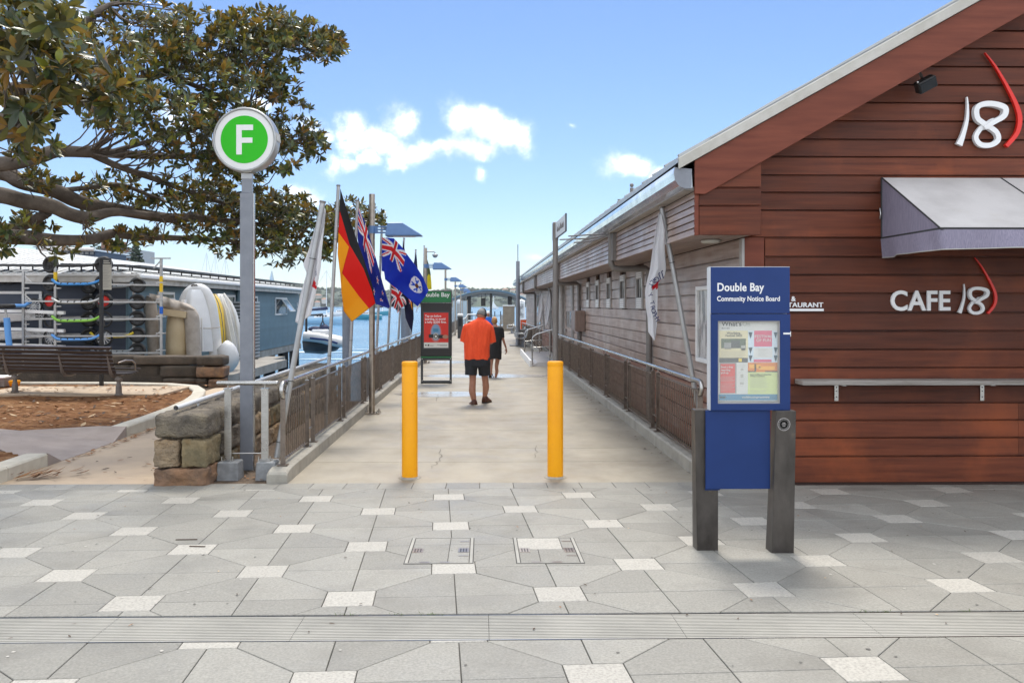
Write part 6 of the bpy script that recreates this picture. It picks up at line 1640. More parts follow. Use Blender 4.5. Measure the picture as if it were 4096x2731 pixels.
# --- man in the orange shirt
def build_man():
    d = 16.65; g = at(1912, HY, d); bx_, by_ = g.x, g.y; z0 = wz(by_)
    t = thing('person', 'grey-haired person in a bright orange polo shirt and dark shorts walking away', 'person', (bx_, by_, z0))
    k = d / F
    def P(px, py, dy=0): v = at(px, py, d); return Vector((v.x, by_ + dy, v.z))
    # zoomed figure coordinates
    def Zp(x, y, dy=0): return P(1780 + x / 3.135, 1180 + y / 3.135, dy)
    pelvis = Zp(408, 830); lh, rh = Zp(345, 860), Zp(475, 860)
    lk, rk = Zp(348, 1080, -.02), Zp(505, 1070, .10)
    la, ra = Zp(375, 1372, -.02), Zp(495, 1318, .22)
    chest = Zp(420, 480, .02); neck = Zp(440, 330, .05); skull = Zp(462, 255, .10); crown = Zp(455, 200, .08)
    ls, rs_ = Zp(275, 400, .0), Zp(560, 410, .02)
    le, re = Zp(240, 590, .05), Zp(590, 600, .06)
    lw, rw = Zp(330, 585, .30), Zp(480, 600, .36)
    V = [pelvis, Zp(412, 640), chest, Zp(432, 350, .03), neck, skull, lh, lk, la, rh, rk, ra, ls, le, lw, rs_, re, rw, Zp(340, 1200, -.05), Zp(515, 1160, .12)]
    E = [(0, 1), (1, 2), (2, 3), (3, 4), (4, 5), (0, 6), (6, 7), (7, 18), (18, 8), (0, 9), (9, 10), (10, 19), (19, 11), (3, 12), (12, 13), (13, 14), (3, 15), (15, 16), (16, 17)]
    R = [.13, .14, .14, .085, .062, .075, .09, .066, .042, .09, .066, .042, .06, .045, .03, .06, .045, .03, .074, .072]
    mb = body('body', V, E, R, SKINR, t)
    # head: skull, jaw, ears, nose; turned down to the right
    HM = Matrix.Rotation(rad(-38), 3, 'Z') @ Matrix.Rotation(rad(-24), 3, 'X')
    hc = Zp(463, 252, .07)
    mb.ball(hc, (.084, .106, .114), 18, M=HM); mb.ball(hc + HM @ Vector((0, .045, -.06)), (.058, .065, .065), 14, M=HM)
    mb.ball(hc + HM @ Vector((0, .112, -.02)), (.014, .022, .02), 8, M=HM)
    for s in (-1, 1):
        mb.ball(hc + HM @ Vector((s * .08, .0, -.012)), (.012, .024, .034), 10, M=HM)
        mb.ball(hc + HM @ Vector((s * .03, .088, .01)), (.012, .01, .007), 8, M=HM)
    mb.tube([hc + HM @ Vector((x, .103 - abs(x) * .3, -.062)) for x in (-.025, 0, .025)], .005, 6)
    limb(mb, [Zp(430, 350, .02), Zp(445, 305, .05), hc + Vector((0, 0, -.04))], [.068, .06, .06])
    hand(mb, lw, (.5, .8, .1), (0, -.3, 1), (.6, -.2, .2), .6); hand(mb, rw, (-.7, .6, .2), (0, -.2, 1), (-.3, -.6, .1), .6)
    mb.build('body', SKINR, t)
    hb = MB()
    hb.ball(hc + HM @ Vector((0, -.012, .012)), (.09, .107, .116), 20, M=HM)
    pts = []
    for i, v in enumerate(hb.v):
        q = HM.transposed() @ (Vector(v) - hc); low = -.03 if q.y < 0 else .03 + q.y * .5
        if q.z < low: q.z = low + (q.z - low) * .12; q.x *= .96; q.y *= .9
        q *= 1 + .05 * noise.noise(q * 40); hb.v[i] = tuple(hc + HM @ q)
    hb.build('hair', HAIRG, t)
    hs = MB()   # headphone band and cup
    hs.tube([hc + HM @ Vector((.1 * math.cos(a), -.01 - .02 * math.sin(a), .02 + .112 * math.sin(a))) for a in [rad(q) for q in range(0, 181, 18)]], .009, 8)
    for s in (-1, 1): hs.ball(hc + HM @ Vector((s * .1, -.008, -.005)), (.018, .032, .038), 12, M=HM)
    hs.build('headphones', BLACKC, t)
    # polo shirt: one loft for the trunk, sleeves joined to it
    sh = MB(); rows = [(304, 440, 62, .06), (312, 438, 95, .085), (338, 432, 140, .105), (375, 426, 166, .13), (420, 420, 172, .15), (470, 414, 170, .155), (560, 406, 165, .165), (650, 400, 158, .17), (730, 400, 155, .165), (790, 402, 158, .165), (812, 402, 158, .165)]
    n = 28; rings = []
    for y, x, hw, dp in rows:
        c = Zp(x, y); sl = .035 if y > 700 else 0
        r = ell(c, hw / 3.135 * k, dp, n, pw=2.5)
        for j, p in enumerate(r):
            p.z += (-.02 if y > 780 else 0) * math.sin(j * 2 * math.pi / n) + .010 * math.sin(j * 1.9 + y * .01)
            f = .02 * noise.noise(Vector((p.x * 10, p.z * 4 + p.x * 5, 2))) * (1 if y > 420 else .3); p.y += f * 1.8; p.x += f
            if y < 345: p.z -= abs(p.x - c.x) * .12
        rings.append(r)
    sh.loft(rings, 0, cap=False)
    sh.loft([ell(Zp(443, 318, .02), .095, .085, 20), ell(Zp(447, 288, .045), .076, .075, 20), ell(Zp(449, 282, .048), .070, .07, 20)], cap=False)
    for s_, e_, fwd in ((ls, le, (275, 600)), (rs_, re, (575, 600))):
        a = Vector(s_).lerp(Vector(chest), .25) + Vector((0, 0, -.02)); c_ = Vector(s_).lerp(Vector(e_), .96)
        limb(sh, [a, Vector(s_).lerp(a, .2), Vector(s_).lerp(c_, .5), c_], [.085, .086, .086, .084], 16)
    sh.build('shirt', SHIRT, t)
    st = MB()
    for hp, kn, sgn in ((lh, lk, -1), (rh, rk, 1)):
        top = Zp(408 + sgn * 72, 770); bot = Vector(hp).lerp(Vector(kn), .66)
        bot = Zp(325 if sgn < 0 else 498, 1000, bot.y - by_)
        limb(st, [top, Zp(408 + sgn * 76, 850), Vector(top).lerp(bot, .7), bot], [.125, .135, .118, .115], 18, flat=1.05)
    st.loft([ell(Zp(402, y), hw / 3.135 * k, .15, 24, pw=2.4) for y, hw in ((760, 145), (820, 148), (870, 146), (905, 130))])
    st.build('shorts', NAVYC, t)
    for hl, dr, nm in ((Zp(376, 1402, -.11), (-.3, 1, 0), 'shoe'), (Zp(490, 1366, .14), (.42, 1, -.10), 'shoe')):
        m_ = MB(); shoe(m_, dr, hl, .30, .13, .115); m_.build(nm, [SHOE, SOLE], t)
build_man()
def build_woman():
    d = 23.2; g = at(1998, HY, d); by_ = g.y; z0 = wz(by_); k = d / F
    t = thing('person', 'fair-haired person in a short black dress carrying a dark bag, walking away', 'person', (g.x, by_, z0))
    def Zp(x, y, dy=0): v = at(1780 + x / 3.135, 1180 + y / 3.135, d); return Vector((v.x, by_ + dy, v.z))
    V = [Zp(635, 690), Zp(640, 560), Zp(645, 470), Zp(640, 415, .02), Zp(625, 375, .03), Zp(620, 330, .04),
         Zp(585, 740), Zp(575, 880, -.05), Zp(575, 1000, -.18), Zp(672, 740), Zp(645, 900, .05), Zp(632, 1045, .05),
         Zp(575, 430), Zp(560, 540, .05), Zp(556, 640, .12), Zp(700, 432), Zp(730, 560, .0), Zp(768, 670, .06), Zp(572, 940, -.1), Zp(652, 960, .04)]
    E = [(0, 1), (1, 2), (2, 3), (3, 4), (4, 5), (0, 6), (6, 7), (7, 18), (18, 8), (0, 9), (9, 10), (10, 19), (19, 11), (3, 12), (12, 13), (13, 14), (3, 15), (15, 16), (16, 17)]
    R = [.12, .1, .11, .07, .05, .06, .078, .052, .032, .078, .052, .031, .048, .036, .025, .048, .037, .025, .05, .05]
    mb = body('body', V, E, R, SKIN, t)
    hc = Zp(620, 325, .04)
    mb.ball(hc, (.07, .09, .10), 16); mb.ball(hc + Vector((0, .04, -.055)), (.052, .06, .06), 12); mb.ball(hc + Vector((0, .1, -.02)), (.012, .02, .018), 8)
    for s in (-1, 1): mb.ball(hc + Vector((s * .072, .0, -.015)), (.01, .022, .03), 8); mb.ball(hc + Vector((s * .028, .08, .01)), (.01, .01, .006), 6)
    limb(mb, [Zp(628, 400, .02), Zp(625, 370, .03), hc], [.058, .048, .05])
    hand(mb, Zp(768, 672, .06), (.12, .1, -1), (-.3, 1, 0), (-1, -.1, 0), .5, .98); hand(mb, Zp(556, 645, .12), (0, .2, -1), (.3, 1, 0), (1, 0, 0), .7, .95)
    mb.build('body', SKIN, t)
    hb = MB(); hb.ball(hc + Vector((0, -.01, .012)), (.078, .096, .108), 18); hb.ball(hc + Vector((.03, -.085, .035)), (.045, .04, .05), 12)
    for i, v in enumerate(hb.v):
        q = Vector(v) - hc; low = -.075 if q.y < 0 else .03
        if q.z < low: q.z = low + (q.z - low) * .15; q.x *= .94
        q *= 1 + .07 * noise.noise(q * 36); hb.v[i] = tuple(hc + q)
    hb.build('hair', HAIRB, t)
    dm = MB(); rows = [(398, 640, 45, .05), (404, 642, 75, .075), (425, 645, 82, .095), (480, 642, 80, .11), (560, 635, 76, .11), (640, 632, 78, .125), (720, 630, 80, .135), (775, 632, 76, .135), (798, 634, 75, .135)]
    rings = []
    for y, x, hw, dp in rows:
        r = ell(Zp(x, y), hw / 3.135 * k, dp, 24, pw=2.3)
        for j, p in enumerate(r):
            f = .016 * noise.noise(Vector((p.x * 8, p.z * 2.5, 4))) * (y > 450); p.x += f; p.y += f
            if y > 780: p.z += .02 * math.sin(j * .8)
        rings.append(r)
    dm.loft(rings, cap=False)
    for a, b, c in ((Zp(590, 425), Zp(572, 440), Zp(562, 540, .04)), (Zp(690, 425), Zp(708, 440), Zp(718, 535))): limb(dm, [a, b, c], [.062, .066, .062], 14)
    dm.build('dress', BLACKC, t)
    for hl, dr in ((Zp(575, 1045, -.22), (0, .6, -.8)), (Zp(632, 1072, -.02), (.05, 1, 0))):
        m_ = MB(); shoe(m_, dr, hl, .24, .085, .05); m_.build('sandal', [SHOE, SOLE], t)
    b = thing('handbag', 'small dark handbag with a long strap hanging beside the person in black', 'bag', Zp(566, 1060, -.1))
    m_ = MB(); m_.loft([ell(Zp(566, y, -.1), w, .05, 14) for y, w in ((1062, .03), (1045, .042), (1000, .045), (965, .036), (955, .025))]); m_.build('bag_body', BLACKC, b)
    m_ = MB(); m_.tube([Zp(575, 960, -.1), Zp(560, 915, -.06), Zp(552, 860, 0), Zp(556, 700, .12)], .007, 6); m_.tube([Zp(585, 970, -.1), Zp(600, 1010, -.1), Zp(612, 1040, -.1)], .010, 6); m_.build('strap', BLACKC, b)
build_woman()
def build_far():
    d = 36.5; g = at(1952, HY, d); by_ = g.y; z0 = wz(by_)
    t = thing('person', 'person in a bright blue top and pale cap, mostly hidden by the orange shirt', 'person', (g.x, by_, z0)); x = g.x
    V = [Vector((x + a, by_ + b, z0 + c)) for a, b, c in ((0, 0, .95), (0, 0, 1.15), (0, 0, 1.38), (0, .01, 1.5), (-.1, 0, .88), (-.1, .05, .48), (-.1, .02, .08), (.1, 0, .88), (.1, -.08, .48), (.1, -.16, .1), (-.2, 0, 1.4), (-.25, .02, 1.1), (-.22, .12, .88), (.2, 0, 1.4), (.25, .02, 1.1), (.22, .12, .88))]
    E = [(0, 1), (1, 2), (2, 3), (0, 4), (4, 5), (5, 6), (0, 7), (7, 8), (8, 9), (2, 10), (10, 11), (11, 12), (2, 13), (13, 14), (14, 15)]
    mb = body('body', V, E, [.13, .13, .12, .055, .085, .058, .035, .085, .058, .035, .058, .042, .03, .058, .042, .03], SKIN, t)
    hc = Vector((x, by_ + .02, z0 + 1.62)); mb.ball(hc, (.075, .095, .11), 14)
    hand(mb, V[12], (0, .2, -1), (0, 1, 0), (1, 0, 0), .4); hand(mb, V[15], (0, .2, -1), (0, 1, 0), (-1, 0, 0), .4)
    mb.build('body', SKIN, t)
    m_ = MB(); m_.loft([ell((x, by_, z0 + z), a, b, 20, pw=2.4) for z, a, b in ((.92, .19, .14), (1.1, .18, .14), (1.3, .21, .14), (1.42, .21, .11), (1.5, .09, .08))], cap=False)
    for i, j in ((10, 11), (13, 14)): limb(m_, [V[i], V[i].lerp(V[j], .5), V[j]], [.075, .07, .065])
    m_.build('shirt', BLUEC, t)
    m_ = MB()
    for i, j in ((4, 5), (7, 8)): limb(m_, [V[i] + Vector((0, 0, .08)), V[i].lerp(V[j], .5), V[j]], [.11, .1, .09])
    m_.build('shorts', NAVYC, t)
    m_ = MB(); m_.lathe([(.085, -.01), (.09, .02), (.08, .07), (.04, .1), (0, .105)], hc + Vector((0, 0, .03)), 16); m_.box(hc + Vector((0, .11, .03)), (.13, .1, .012)); m_.build('cap', WHITE, t)
    for i, dr in ((6, (0, 1, 0)), (9, (0, 1, -.2))): m_ = MB(); shoe(m_, dr, V[i] + Vector((0, -.08, -.08)), .26, .09, .06); m_.build('shoe', [SOLE, SOLE], t)
build_far()

# ------------------------------------------------------------------ park bench on the pad, seen from behind
def park_bench():
    BR = mat('bench_brown', (.045, .032, .026), .38, col2=(.035, .025, .02), scale=6); AL_ = mat('bench_cast_metal', (.19, .165, .145), .5, col2=(.15, .13, .115), scale=8)
    a = gnd(52, 1571, .152); b = gnd(468, 1582, .152)
    t = thing('park_bench', 'dark slatted park bench with cast legs on a concrete pad, seen from behind', 'bench', ((a.x + b.x) / 2, (a.y + b.y) / 2, .152))
    ax = (b - a).normalized(); up = Vector((0, 0, 1)); f = Vector((-ax.y, ax.x, 0))   # f: towards the seat front (water)
    if f.y < 0: f = -f
    L = (b - a).length; o = a.copy(); o.z = .152
    def P(s, q, z): return o + ax * s + f * q + up * z
    # the back leans towards us at the top
    for i, (q, z, w) in enumerate([(-.155, .90, .05), (-.148, .815, .062), (-.132, .74, .062), (-.112, .665, .062), (-.09, .59, .062), (-.065, .515, .062), (-.035, .45, .062)]):
        m_ = MB(); m_.beam(P(-.19 if i else -.24, q, z), P(L - .02 + (.02 if i else .0), q, z), .028 if i else .07, w, up=(f * -.3 + up)); m_.build('back_slat', BR, t, bev=.006)
    for i in range(7):
        q = .03 + i * .074; z = .405 - .02 * math.sin(i / 6 * math.pi) + (.03 if i == 6 else .0) + i * .006
        m_ = MB(); m_.beam(P(-.19, q, z), P(L + .16, q, z), .06, .03); m_.build('seat_slat', BR, t, bev=.006)
    for s in (-.1, L * .5, L - .1):
        m_ = MB(); pts = [P(s, -.135, .89), P(s, -.12, .74), P(s, -.075, .56), P(s, -.03, .42), P(s, .03, .365), P(s, .16, .36), P(s, .34, .385), P(s, .50, .42)]
        m_.tube(pts, [.026, .03, .034, .04, .036, .03, .026, .02], 10, ref=ax); m_.build('support', AL_, t)
    for s in (-.0, L):
        m_ = MB(); m_.tube([P(s, .05, .0), P(s, .05, .03)], .075, 12); m_.loft([[P(s, .05, z) + ax * x * w + f * y * w * .9 for x, y in ((-1, -1), (1, -1), (1, 1), (-1, 1))] for z, w in ((.03, .045), (.16, .042), (.2, .032), (.26, .03), (.3, .036), (.36, .03))], sm=False)
        m_.tube([P(s - .06, .05, .3), P(s + .06, .05, .3)], .042, 12); m_.build('leg', AL_, t, bev=.004)
    for s in (-.12, L + .10):
        m_ = MB(); m_.tube([P(s, -.1, .62), P(s, .12, .66), P(s, .32, .64), P(s, .40, .58), P(s, .41, .43)], .016, 8); m_.build('armrest', STEELR, t)
park_bench()
# dark post with a rules panel
t = thing('park_sign', 'dark post with a pale printed rules panel standing behind the bench', 'sign', (-8.4, 18.6, .1))
p = gnd(404, 1546, .11); dd = 18.6
m_ = MB(); a, b = at(396, HY, dd), at(409, HY, dd); m_.bx(a.x, b.x, a.y, a.y + .08, .08, zat(1032, dd)); m_.build('post', BLACKM, t, bev=.006)
a, b = at(410, HY, dd), at(444, HY, dd)
m_ = MB(); m_.bx(a.x + .002, b.x, a.y + .01, a.y + .03, zat(1159, dd), zat(1033, dd)); m_.build('panel', PC['faint'], t)
m_ = MB(); m_.bx(a.x + .002, b.x, a.y + .004, a.y + .0095, zat(1058, dd), zat(1033, dd)); m_.build('panel_header', DARKM, t)
m_ = MB()
for k in range(14): y = 1066 + k * 6.2; m_.bx(a.x + .012, b.x - .02 - .03 * (k % 3), a.y + .0075, a.y + .0095, zat(y + 2, dd), zat(y, dd))
m_.build('print', PC['grey'], t)
m_ = MB(); m_.bx(a.x + .02, b.x - .05, a.y + .002, a.y + .0035, zat(1046, dd), zat(1042, dd)); m_.bx(a.x + .02, b.x - .02, a.y + .002, a.y + .0035, zat(1054, dd), zat(1050, dd)); m_.build('header_print', PC['faint'], t)
t = thing('wooden_box', 'low wooden planter box at the left edge behind the bench', 'box', (-11.4, 18.4, .1)); p = gnd(8, 1543, .14)
m_ = MB(); m_.bx(p.x - 1.5, p.x + .04, p.y, p.y + .5, .12, .30); m_.build('box', SHELFW, t, bev=.005); m_ = MB(); m_.bx(p.x - 1.55, p.x + .06, p.y - .03, p.y + .53, .301, .33); m_.build('lid', WHITE, t)
m_ = MB(); m_.ball((p.x - .14, p.y - .12, .22), (.1, .1, .09), 14); one('red_ball', m_, [REDM], 'red ball lying against the wooden box at the left edge', 'ball')
m_ = MB(); m_.lathe([(.0, 0), (.09, 0), (.12, .1), (.10, .12), (0, .12)], (p.x + .21, p.y + .1, .13), 14); one('orange_tub', m_, [FB['gold']], 'orange tub beside the wooden box behind the bench', 'tub')

# ------------------------------------------------------------------ boat shed
SHD = mat('shaded_blue_weatherboard', (.040, .053, .085), .5, col2=(.033, .045, .072), scale=2, rnd=.06); SHB = mat('blue_weatherboard', (.105, .185, .225), .5, col2=(.085, .155, .19), scale=2, rnd=.07)  # shed front: the side's blue, with its shade put into the colour
ROOFW = mat('white_roof', (.72, .72, .70), .5, col2=(.62, .62, .60), scale=.8); FASC = mat('weathered_fascia', (.56, .545, .51), .6, col2=(.42, .39, .34), scale=3, lo=.45, hi=.7)
DECKC = mat('jetty_concrete', (.36, .335, .30), .8, col2=(.24, .22, .19), scale=2, detail=8)
SX1, SY0, SY1 = -8.9, 21.9, 42.2
sd_ = thing('boat_shed', 'long blue weatherboard boat shed with a white roof on piles over the water', 'building', (-14, 30, 0))
m_ = MB(); m_.bx(-24, SX1 - .05, SY0 + .05, SY1, -.02, 2.45); m_.build('wall_core', SHD, sd_)
for i in range(17):
    z0 = .02 + i * .147; z1 = z0 + .147
    if z0 > 2.35: break
    m_ = MB()
    def wb(x0, y0, x1, y1, nx_, ny_):
        m_.add([(x0 + nx_ * .022, y0 + ny_ * .022, z0), (x1 + nx_ * .022, y1 + ny_ * .022, z0), (x1 + nx_ * .004, y1 + ny_ * .004, z1), (x0 + nx_ * .004, y0 + ny_ * .004, z1), (x0, y0, z0), (x1, y1, z0)], [(0, 1, 2, 3), (4, 5, 1, 0)])
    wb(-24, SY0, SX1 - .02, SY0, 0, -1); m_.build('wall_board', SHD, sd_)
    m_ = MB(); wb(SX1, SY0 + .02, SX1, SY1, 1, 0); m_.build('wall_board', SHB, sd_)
m_ = MB(); m_.bx(SX1 - .03, SX1 + .03, SY0 - .03, SY0 + .03, 0, 2.45); m_.build('corner_board', SHB, sd_)
m_ = MB(); m_.bx(-24, -8.45, SY0 - .42, SY0 - .38, 2.42, 2.62); m_.bx(-24, -8.46, SY0 - .38, SY0 - .0, 2.43, 2.45); m_.bx(-8.6, -8.55, SY0 - .38, SY1 + .4, 2.38, 2.56); m_.bx(-8.9, -8.61, SY0 - .37, SY1 + .3, 2.41, 2.43); m_.build('fascia', FASC, sd_)
m_ = MB(); m_.bx(-8.55, -8.43, SY0 - .36, SY1 + .4, 2.52, 2.62); m_.build('gutter', WHITE, sd_, bev=.02)
m_ = MB()
RZ, RX_, RY = 3.62, -14.5, 27
v = [(-8.5, SY0 - .45, 2.63), (-8.5, SY1 + .5, 2.63), (RX_, SY1 + .5, RZ), (RX_, RY, RZ), (-26, SY0 - .45, 2.63), (-26, RY, RZ)]
m_.add(v + [(x, y, z - .06) for x, y, z in v], [(0, 1, 2, 3), (0, 3, 5, 4), (6, 9, 8, 7), (6, 10, 11, 9), (0, 6, 7, 1), (0, 4, 10, 6), (1, 7, 8, 2)]); m_.build('roof', ROOFW, sd_)
m_ = MB()
for k in range(86):
    y = SY0 - .4 + k * .24; f = min(1, (y - (SY0 - .45)) / (RY - SY0 + .45)); xr = -8.5 + (RX_ + 8.5) * f; zr = 2.63 + (RZ - 2.63) * f
    m_.beam((-8.49, y, 2.645), (xr, y, zr + .015), .06, .025)
for k in range(70):
    x = -8.6 - k * .24; f = min(1, (-8.5 - x) / 6.0); m_.beam((x, SY0 - .46, 2.645), (x, SY0 - .45 + (RY - SY0 + .45) * f, 2.645 + (RZ - 2.63) * f), .06, .025)
tag(m_.build('roof_ribs', ROOFW, sd_), kind='stuff')
# skillion strip / solar rail in front of the roof
m_ = MB()
for x0, x1 in ((-13.4, -10.6), (-10.4, -8.8)): m_.beam((x0, SY0 - .1, 2.86), (x1, SY0 - .1, 2.83), .5, .05)
m_.beam((-8.9, SY0 + .2, 2.84), (-8.9, SY1, 2.84), .5, .05); m_.build('roof_panel', DARKM, sd_)
m_ = MB()
for k in range(16): m_.tube([(-13.3 + k * .3, SY0 - .1, 2.66), (-13.3 + k * .3, SY0 - .1, 2.84)], .02, 6)
for k in range(22): m_.tube([(-8.9, SY0 + .3 + k * .9, 2.68), (-8.9, SY0 + .3 + k * .9, 2.82)], .02, 6)
m_.build('panel_brackets', DARKM, sd_)
# windows, doors, trims
def shed_win(px0, px1, py0, py1, open_=False):
    y0, y1 = onx(px0, SX1 + .03), onx(px1, SX1 + .03); z0, z1 = zat(py1, (y0 + y1) / 2), zat(py0, (y0 + y1) / 2); x = SX1
    m_ = MB(); w = .07
    for a in ((y0, y0 + w, z0, z1), (y1 - w, y1, z0, z1), (y0 + w, y1 - w, z1 - w, z1), (y0 - .03, y1 + .03, z0 - .06, z0 - .002)): m_.bx(x - .01, x + .05, *a)
    f = m_.build('window', WHITE, sd_)
    m_ = MB(); m_.bx(x + .024, x + .032, y0 + w, y1 - w, z0, z1 - w); m_.build('pane', GLASSR, f)
    if open_:
        ym = (y0 + y1) / 2; m_ = MB(); zt = z1 - .08; o = Vector((x + .06, 0, zt)); ex = .42
        for ya, yb in ((ym + .02, ym + .08), (y1 - .12, y1 - .06)): m_.beam((x + .06, ya, zt), (x + ex, ya, z0 + .12), .05, .04)
        m_.beam((x + .06, ym + .02, zt), (x + .06, y1 - .06, zt), .05, .05); m_.beam((x + ex, ym + .02, z0 + .12), (x + ex, y1 - .06, z0 + .12), .05, .06); s = m_.build('sash', WHITE, f)
        m_ = MB(); m_.add([(x + .06, ym + .05, zt), (x + .06, y1 - .09, zt), (x + ex, y1 - .09, z0 + .12), (x + ex, ym + .05, z0 + .12)], [(0, 1, 2, 3)]); m_.build('sash_pane', GLASSB, f)
shed_win(1105, 1150, 1190, 1254, True); shed_win(1018, 1034, 1185, 1206); shed_win(905, 945, 1180, 1205); shed_win(640, 705, 1168, 1192)
m_ = MB(); m_.tube([(SX1 + .08, onx(956, SX1 + .08), .1), (SX1 + .08, onx(956, SX1 + .08), 2.5)], .07, 10); m_.build('downpipe', SHB, sd_)
# white door surround on the shaded front
zt = zat(1176, 21.88)
x0, x1, x2 = at(-120, HY, 21.88).x, at(175, HY, 21.88).x, at(186, HY, 21.88).x
m_ = MB(); m_.bx(x0, x2, SY0 - .06, SY0 - .02, zt, zt + .065); m_.bx(x1, x2, SY0 - .06, SY0 - .02, .0, zt - .002); xm = at(118, HY, 21.88).x; m_.bx(xm, xm + .05, SY0 - .06, SY0 - .02, 0, zt - .002); m_.build('door_trim', WHITE, sd_)
m_ = MB(); m_.bx(x0, x1 - .002, SY0 - .04, SY0 - .024, 0, zt - .002); m_.build('door', SHD, sd_)
# corrugated screen box on the side
y0c = 30.1; sb = MB()
for k in range(17):
    z = .0 + k * .118
    for a in (0, 1):
        pass
    sb.loft([[Vector((x, y, z + q)) for q, (x, y) in ((0, p), (.05, p), (.1, p))] for p in ()]) if False else None
    sb.beam((SX1, y0c, z + .05), (-8.0, y0c, z + .05), .05, .066); sb.beam((-8.0, y0c + .03, z + .05), (-8.0, y0c + 1.1, z + .05), .05, .066)
sb.build('corrugated_screen', mat('corrugated_grey', (.46, .47, .49), .35, metal=.5), sd_)
m_ = MB(); m_.bx(SX1, -8.03, y0c + .03, y0c + 1.1, -.3, 1.95); m_.build('screen_core', DARKM, sd_)
# floor beam and piles
m_ = MB(); m_.bx(SX1 - .3, SX1 + .08, 30.5, SY1 + .1, -.26, .0); m_.build('floor_beam', DECKC, sd_)
for k, y in enumerate((32, 34.5, 37, 39.5, 41.8)):
    for x in (SX1 - .15, SX1 - 2.6):
        m_ = MB(); m_.tube([(x, y, -4), (x, y, -.26)], .24 if x > -10 else .2, 12); m_.build('pile', BLACKM, sd_)
m_ = MB(); m_.bx(-24, SX1 - .4, 30, SY1, -.4, -.05); m_.build('floor_slab', DECKC, sd_)
p0 = at(1195, 1224, 39.5)
m_ = MB()
for k, (y, s) in enumerate(((1224, 'B5'), (1240, '8'))): put_text(m_, s, .22, (SX1 + .03, onx(1190, SX1 + .03) , zat(y, 39.5)), R=Matrix(((0, 0, 1), (1, 0, 0), (0, 1, 0))), bold=.006)
m_.build('berth_number', WHITEL, sd_)
for dx in (-12.55, -12.25):
    m_ = MB(); q = at(15 + (dx + 12.55) * 90, 1128, 21.6); m_.ball(q, (.07, .1, .06), 10); m_.build('spotlight', DARKM, sd_)
# jetty deck carrying the dinghies
t = thing('jetty', 'concrete jetty deck in front of the boat shed', 'jetty', (-9, 25, -.2)); m_ = MB(); m_.bx(-26, -6.75, 20.42, 30.0, -.28, -.02); m_.bx(-8.3, -7.6, 30.0, 33.5, -.45, -.12); m_.build('deck', DECKC, t)
m_ = MB()
for y in (22, 25.5, 29): m_.tube([(-7.1, y, -4), (-7.1, y, -.28)], .2, 10)
m_.build('piles', BLACKM, t)
# ------------------------------------------------------------------ dinghies stored upright against the shed
INF = mat('inflatable_grey', (.70, .70, .69), .42, col2=(.62, .61, .6), scale=3, rvar=.06); HULLW = mat('white_hull', (.78, .79, .80), .3, col2=(.70, .71, .72), scale=2); CREAM = mat('cream_hull', (.62, .50, .32), .4, col2=(.5, .37, .2), scale=1.3, lo=.35, hi=.7); TARP = mat('fawn_cover', (.46, .40, .34), .75, col2=(.36, .31, .26), scale=5, bump=.02, bscale=9); YEL = mat('yellow_hull', (.82, .53, .01), .35); CLINK = mat('off_white_hull', (.66, .64, .60), .45, col2=(.56, .54, .5), scale=3)
dD = 23.3
def zb_(x, y, d=dD): return at(500 + x / 2.614, 950 + y / 2.614, d)
t = thing('white_dinghy', 'white rigid inflatable dinghy standing upright, bow up, beside the shed', 'dinghy', zb_(780, 1250))
cl = [(560, 1290), (555, 1100), (545, 900), (540, 740), (560, 630), (620, 545), (700, 512), (790, 512), (860, 545), (915, 640), (950, 790), (975, 960), (992, 1120), (1000, 1290)]
pts = [zb_(x, y) for x, y in ((605, 1290), (600, 1000), (605, 800), (625, 680), (672, 588), (730, 548), (790, 548), (838, 582), (885, 680), (912, 820), (932, 980), (944, 1120), (950, 1290))]
m_ = MB(); limb(m_, pts, [.165] * 13, 16, sub=4); m_.build('tube', INF, t)
m_ = MB(); rows = []
for y, xl, xr, b in ((545, 690, 812, .06), (585, 672, 838, .16), (650, 645, 862, .18), (760, 622, 895, .28), (900, 612, 918, .34), (1080, 612, 936, .36), (1185, 615, 942, .36)):
    a, c, e = zb_(xl, y), zb_((xl + xr) / 2 - 20, y), zb_(xr, y); n_ = 10
    row = []
    for k in range(n_ + 1):
        q = a.lerp(e, k / n_); v_ = 1 - abs(k / n_ - .42) / (.42 if k / n_ < .42 else .58); q.y -= .17 + b * v_; row.append(q)
    rows.append(row)
m_.add([q for r in rows for q in r], [(i * 11 + j, i * 11 + j + 1, (i + 1) * 11 + j + 1, (i + 1) * 11 + j) for i in range(6) for j in range(10)], 0, True); m_.add([q + Vector((0, .12, 0)) for q in rows[-1]] + rows[-1], [(j, j + 1, 12 + j, 11 + j) for j in range(10)]); m_.build('hull', HULLW, t)
m_ = MB(); m_.beam(zb_(700, 640, dD - .28), zb_(715, 600, dD - .2), .09, .05); m_.bx(*sorted((zb_(682, 0).x, zb_(715, 0).x)), 22.75, 22.9, *sorted((zb_(0, 710).z, zb_(0, 650).z))); m_.build('keel_guard', WHITE, t)
m_ = MB(); m_.tube([zb_(805, 840, dD - .5), zb_(812, 1190, dD - .5)], .03, 8); m_.build('keel_strip', WHITE, t)
m_ = MB(); m_.tube([zb_(695, 508, dD - .1), zb_(705, 494, dD - .14), zb_(748, 494, dD - .14), zb_(760, 508, dD - .1)], .022, 8); m_.build('bow_handle', PIPEG, t)
m_ = MB(); m_.bx(*sorted((zb_(790, 0).x, zb_(850, 0).x)), 22.8, 22.95, *sorted((zb_(0, 1250).z, zb_(0, 1200).z))); m_.build('transom_bracket', PIPEG, t)
m_ = MB(); m_.tube([zb_(775, 948, dD - .55), zb_(900, 950, dD - .4), zb_(998, 936, dD - .3)], .012, 6); m_.build('rope', TARP, t)
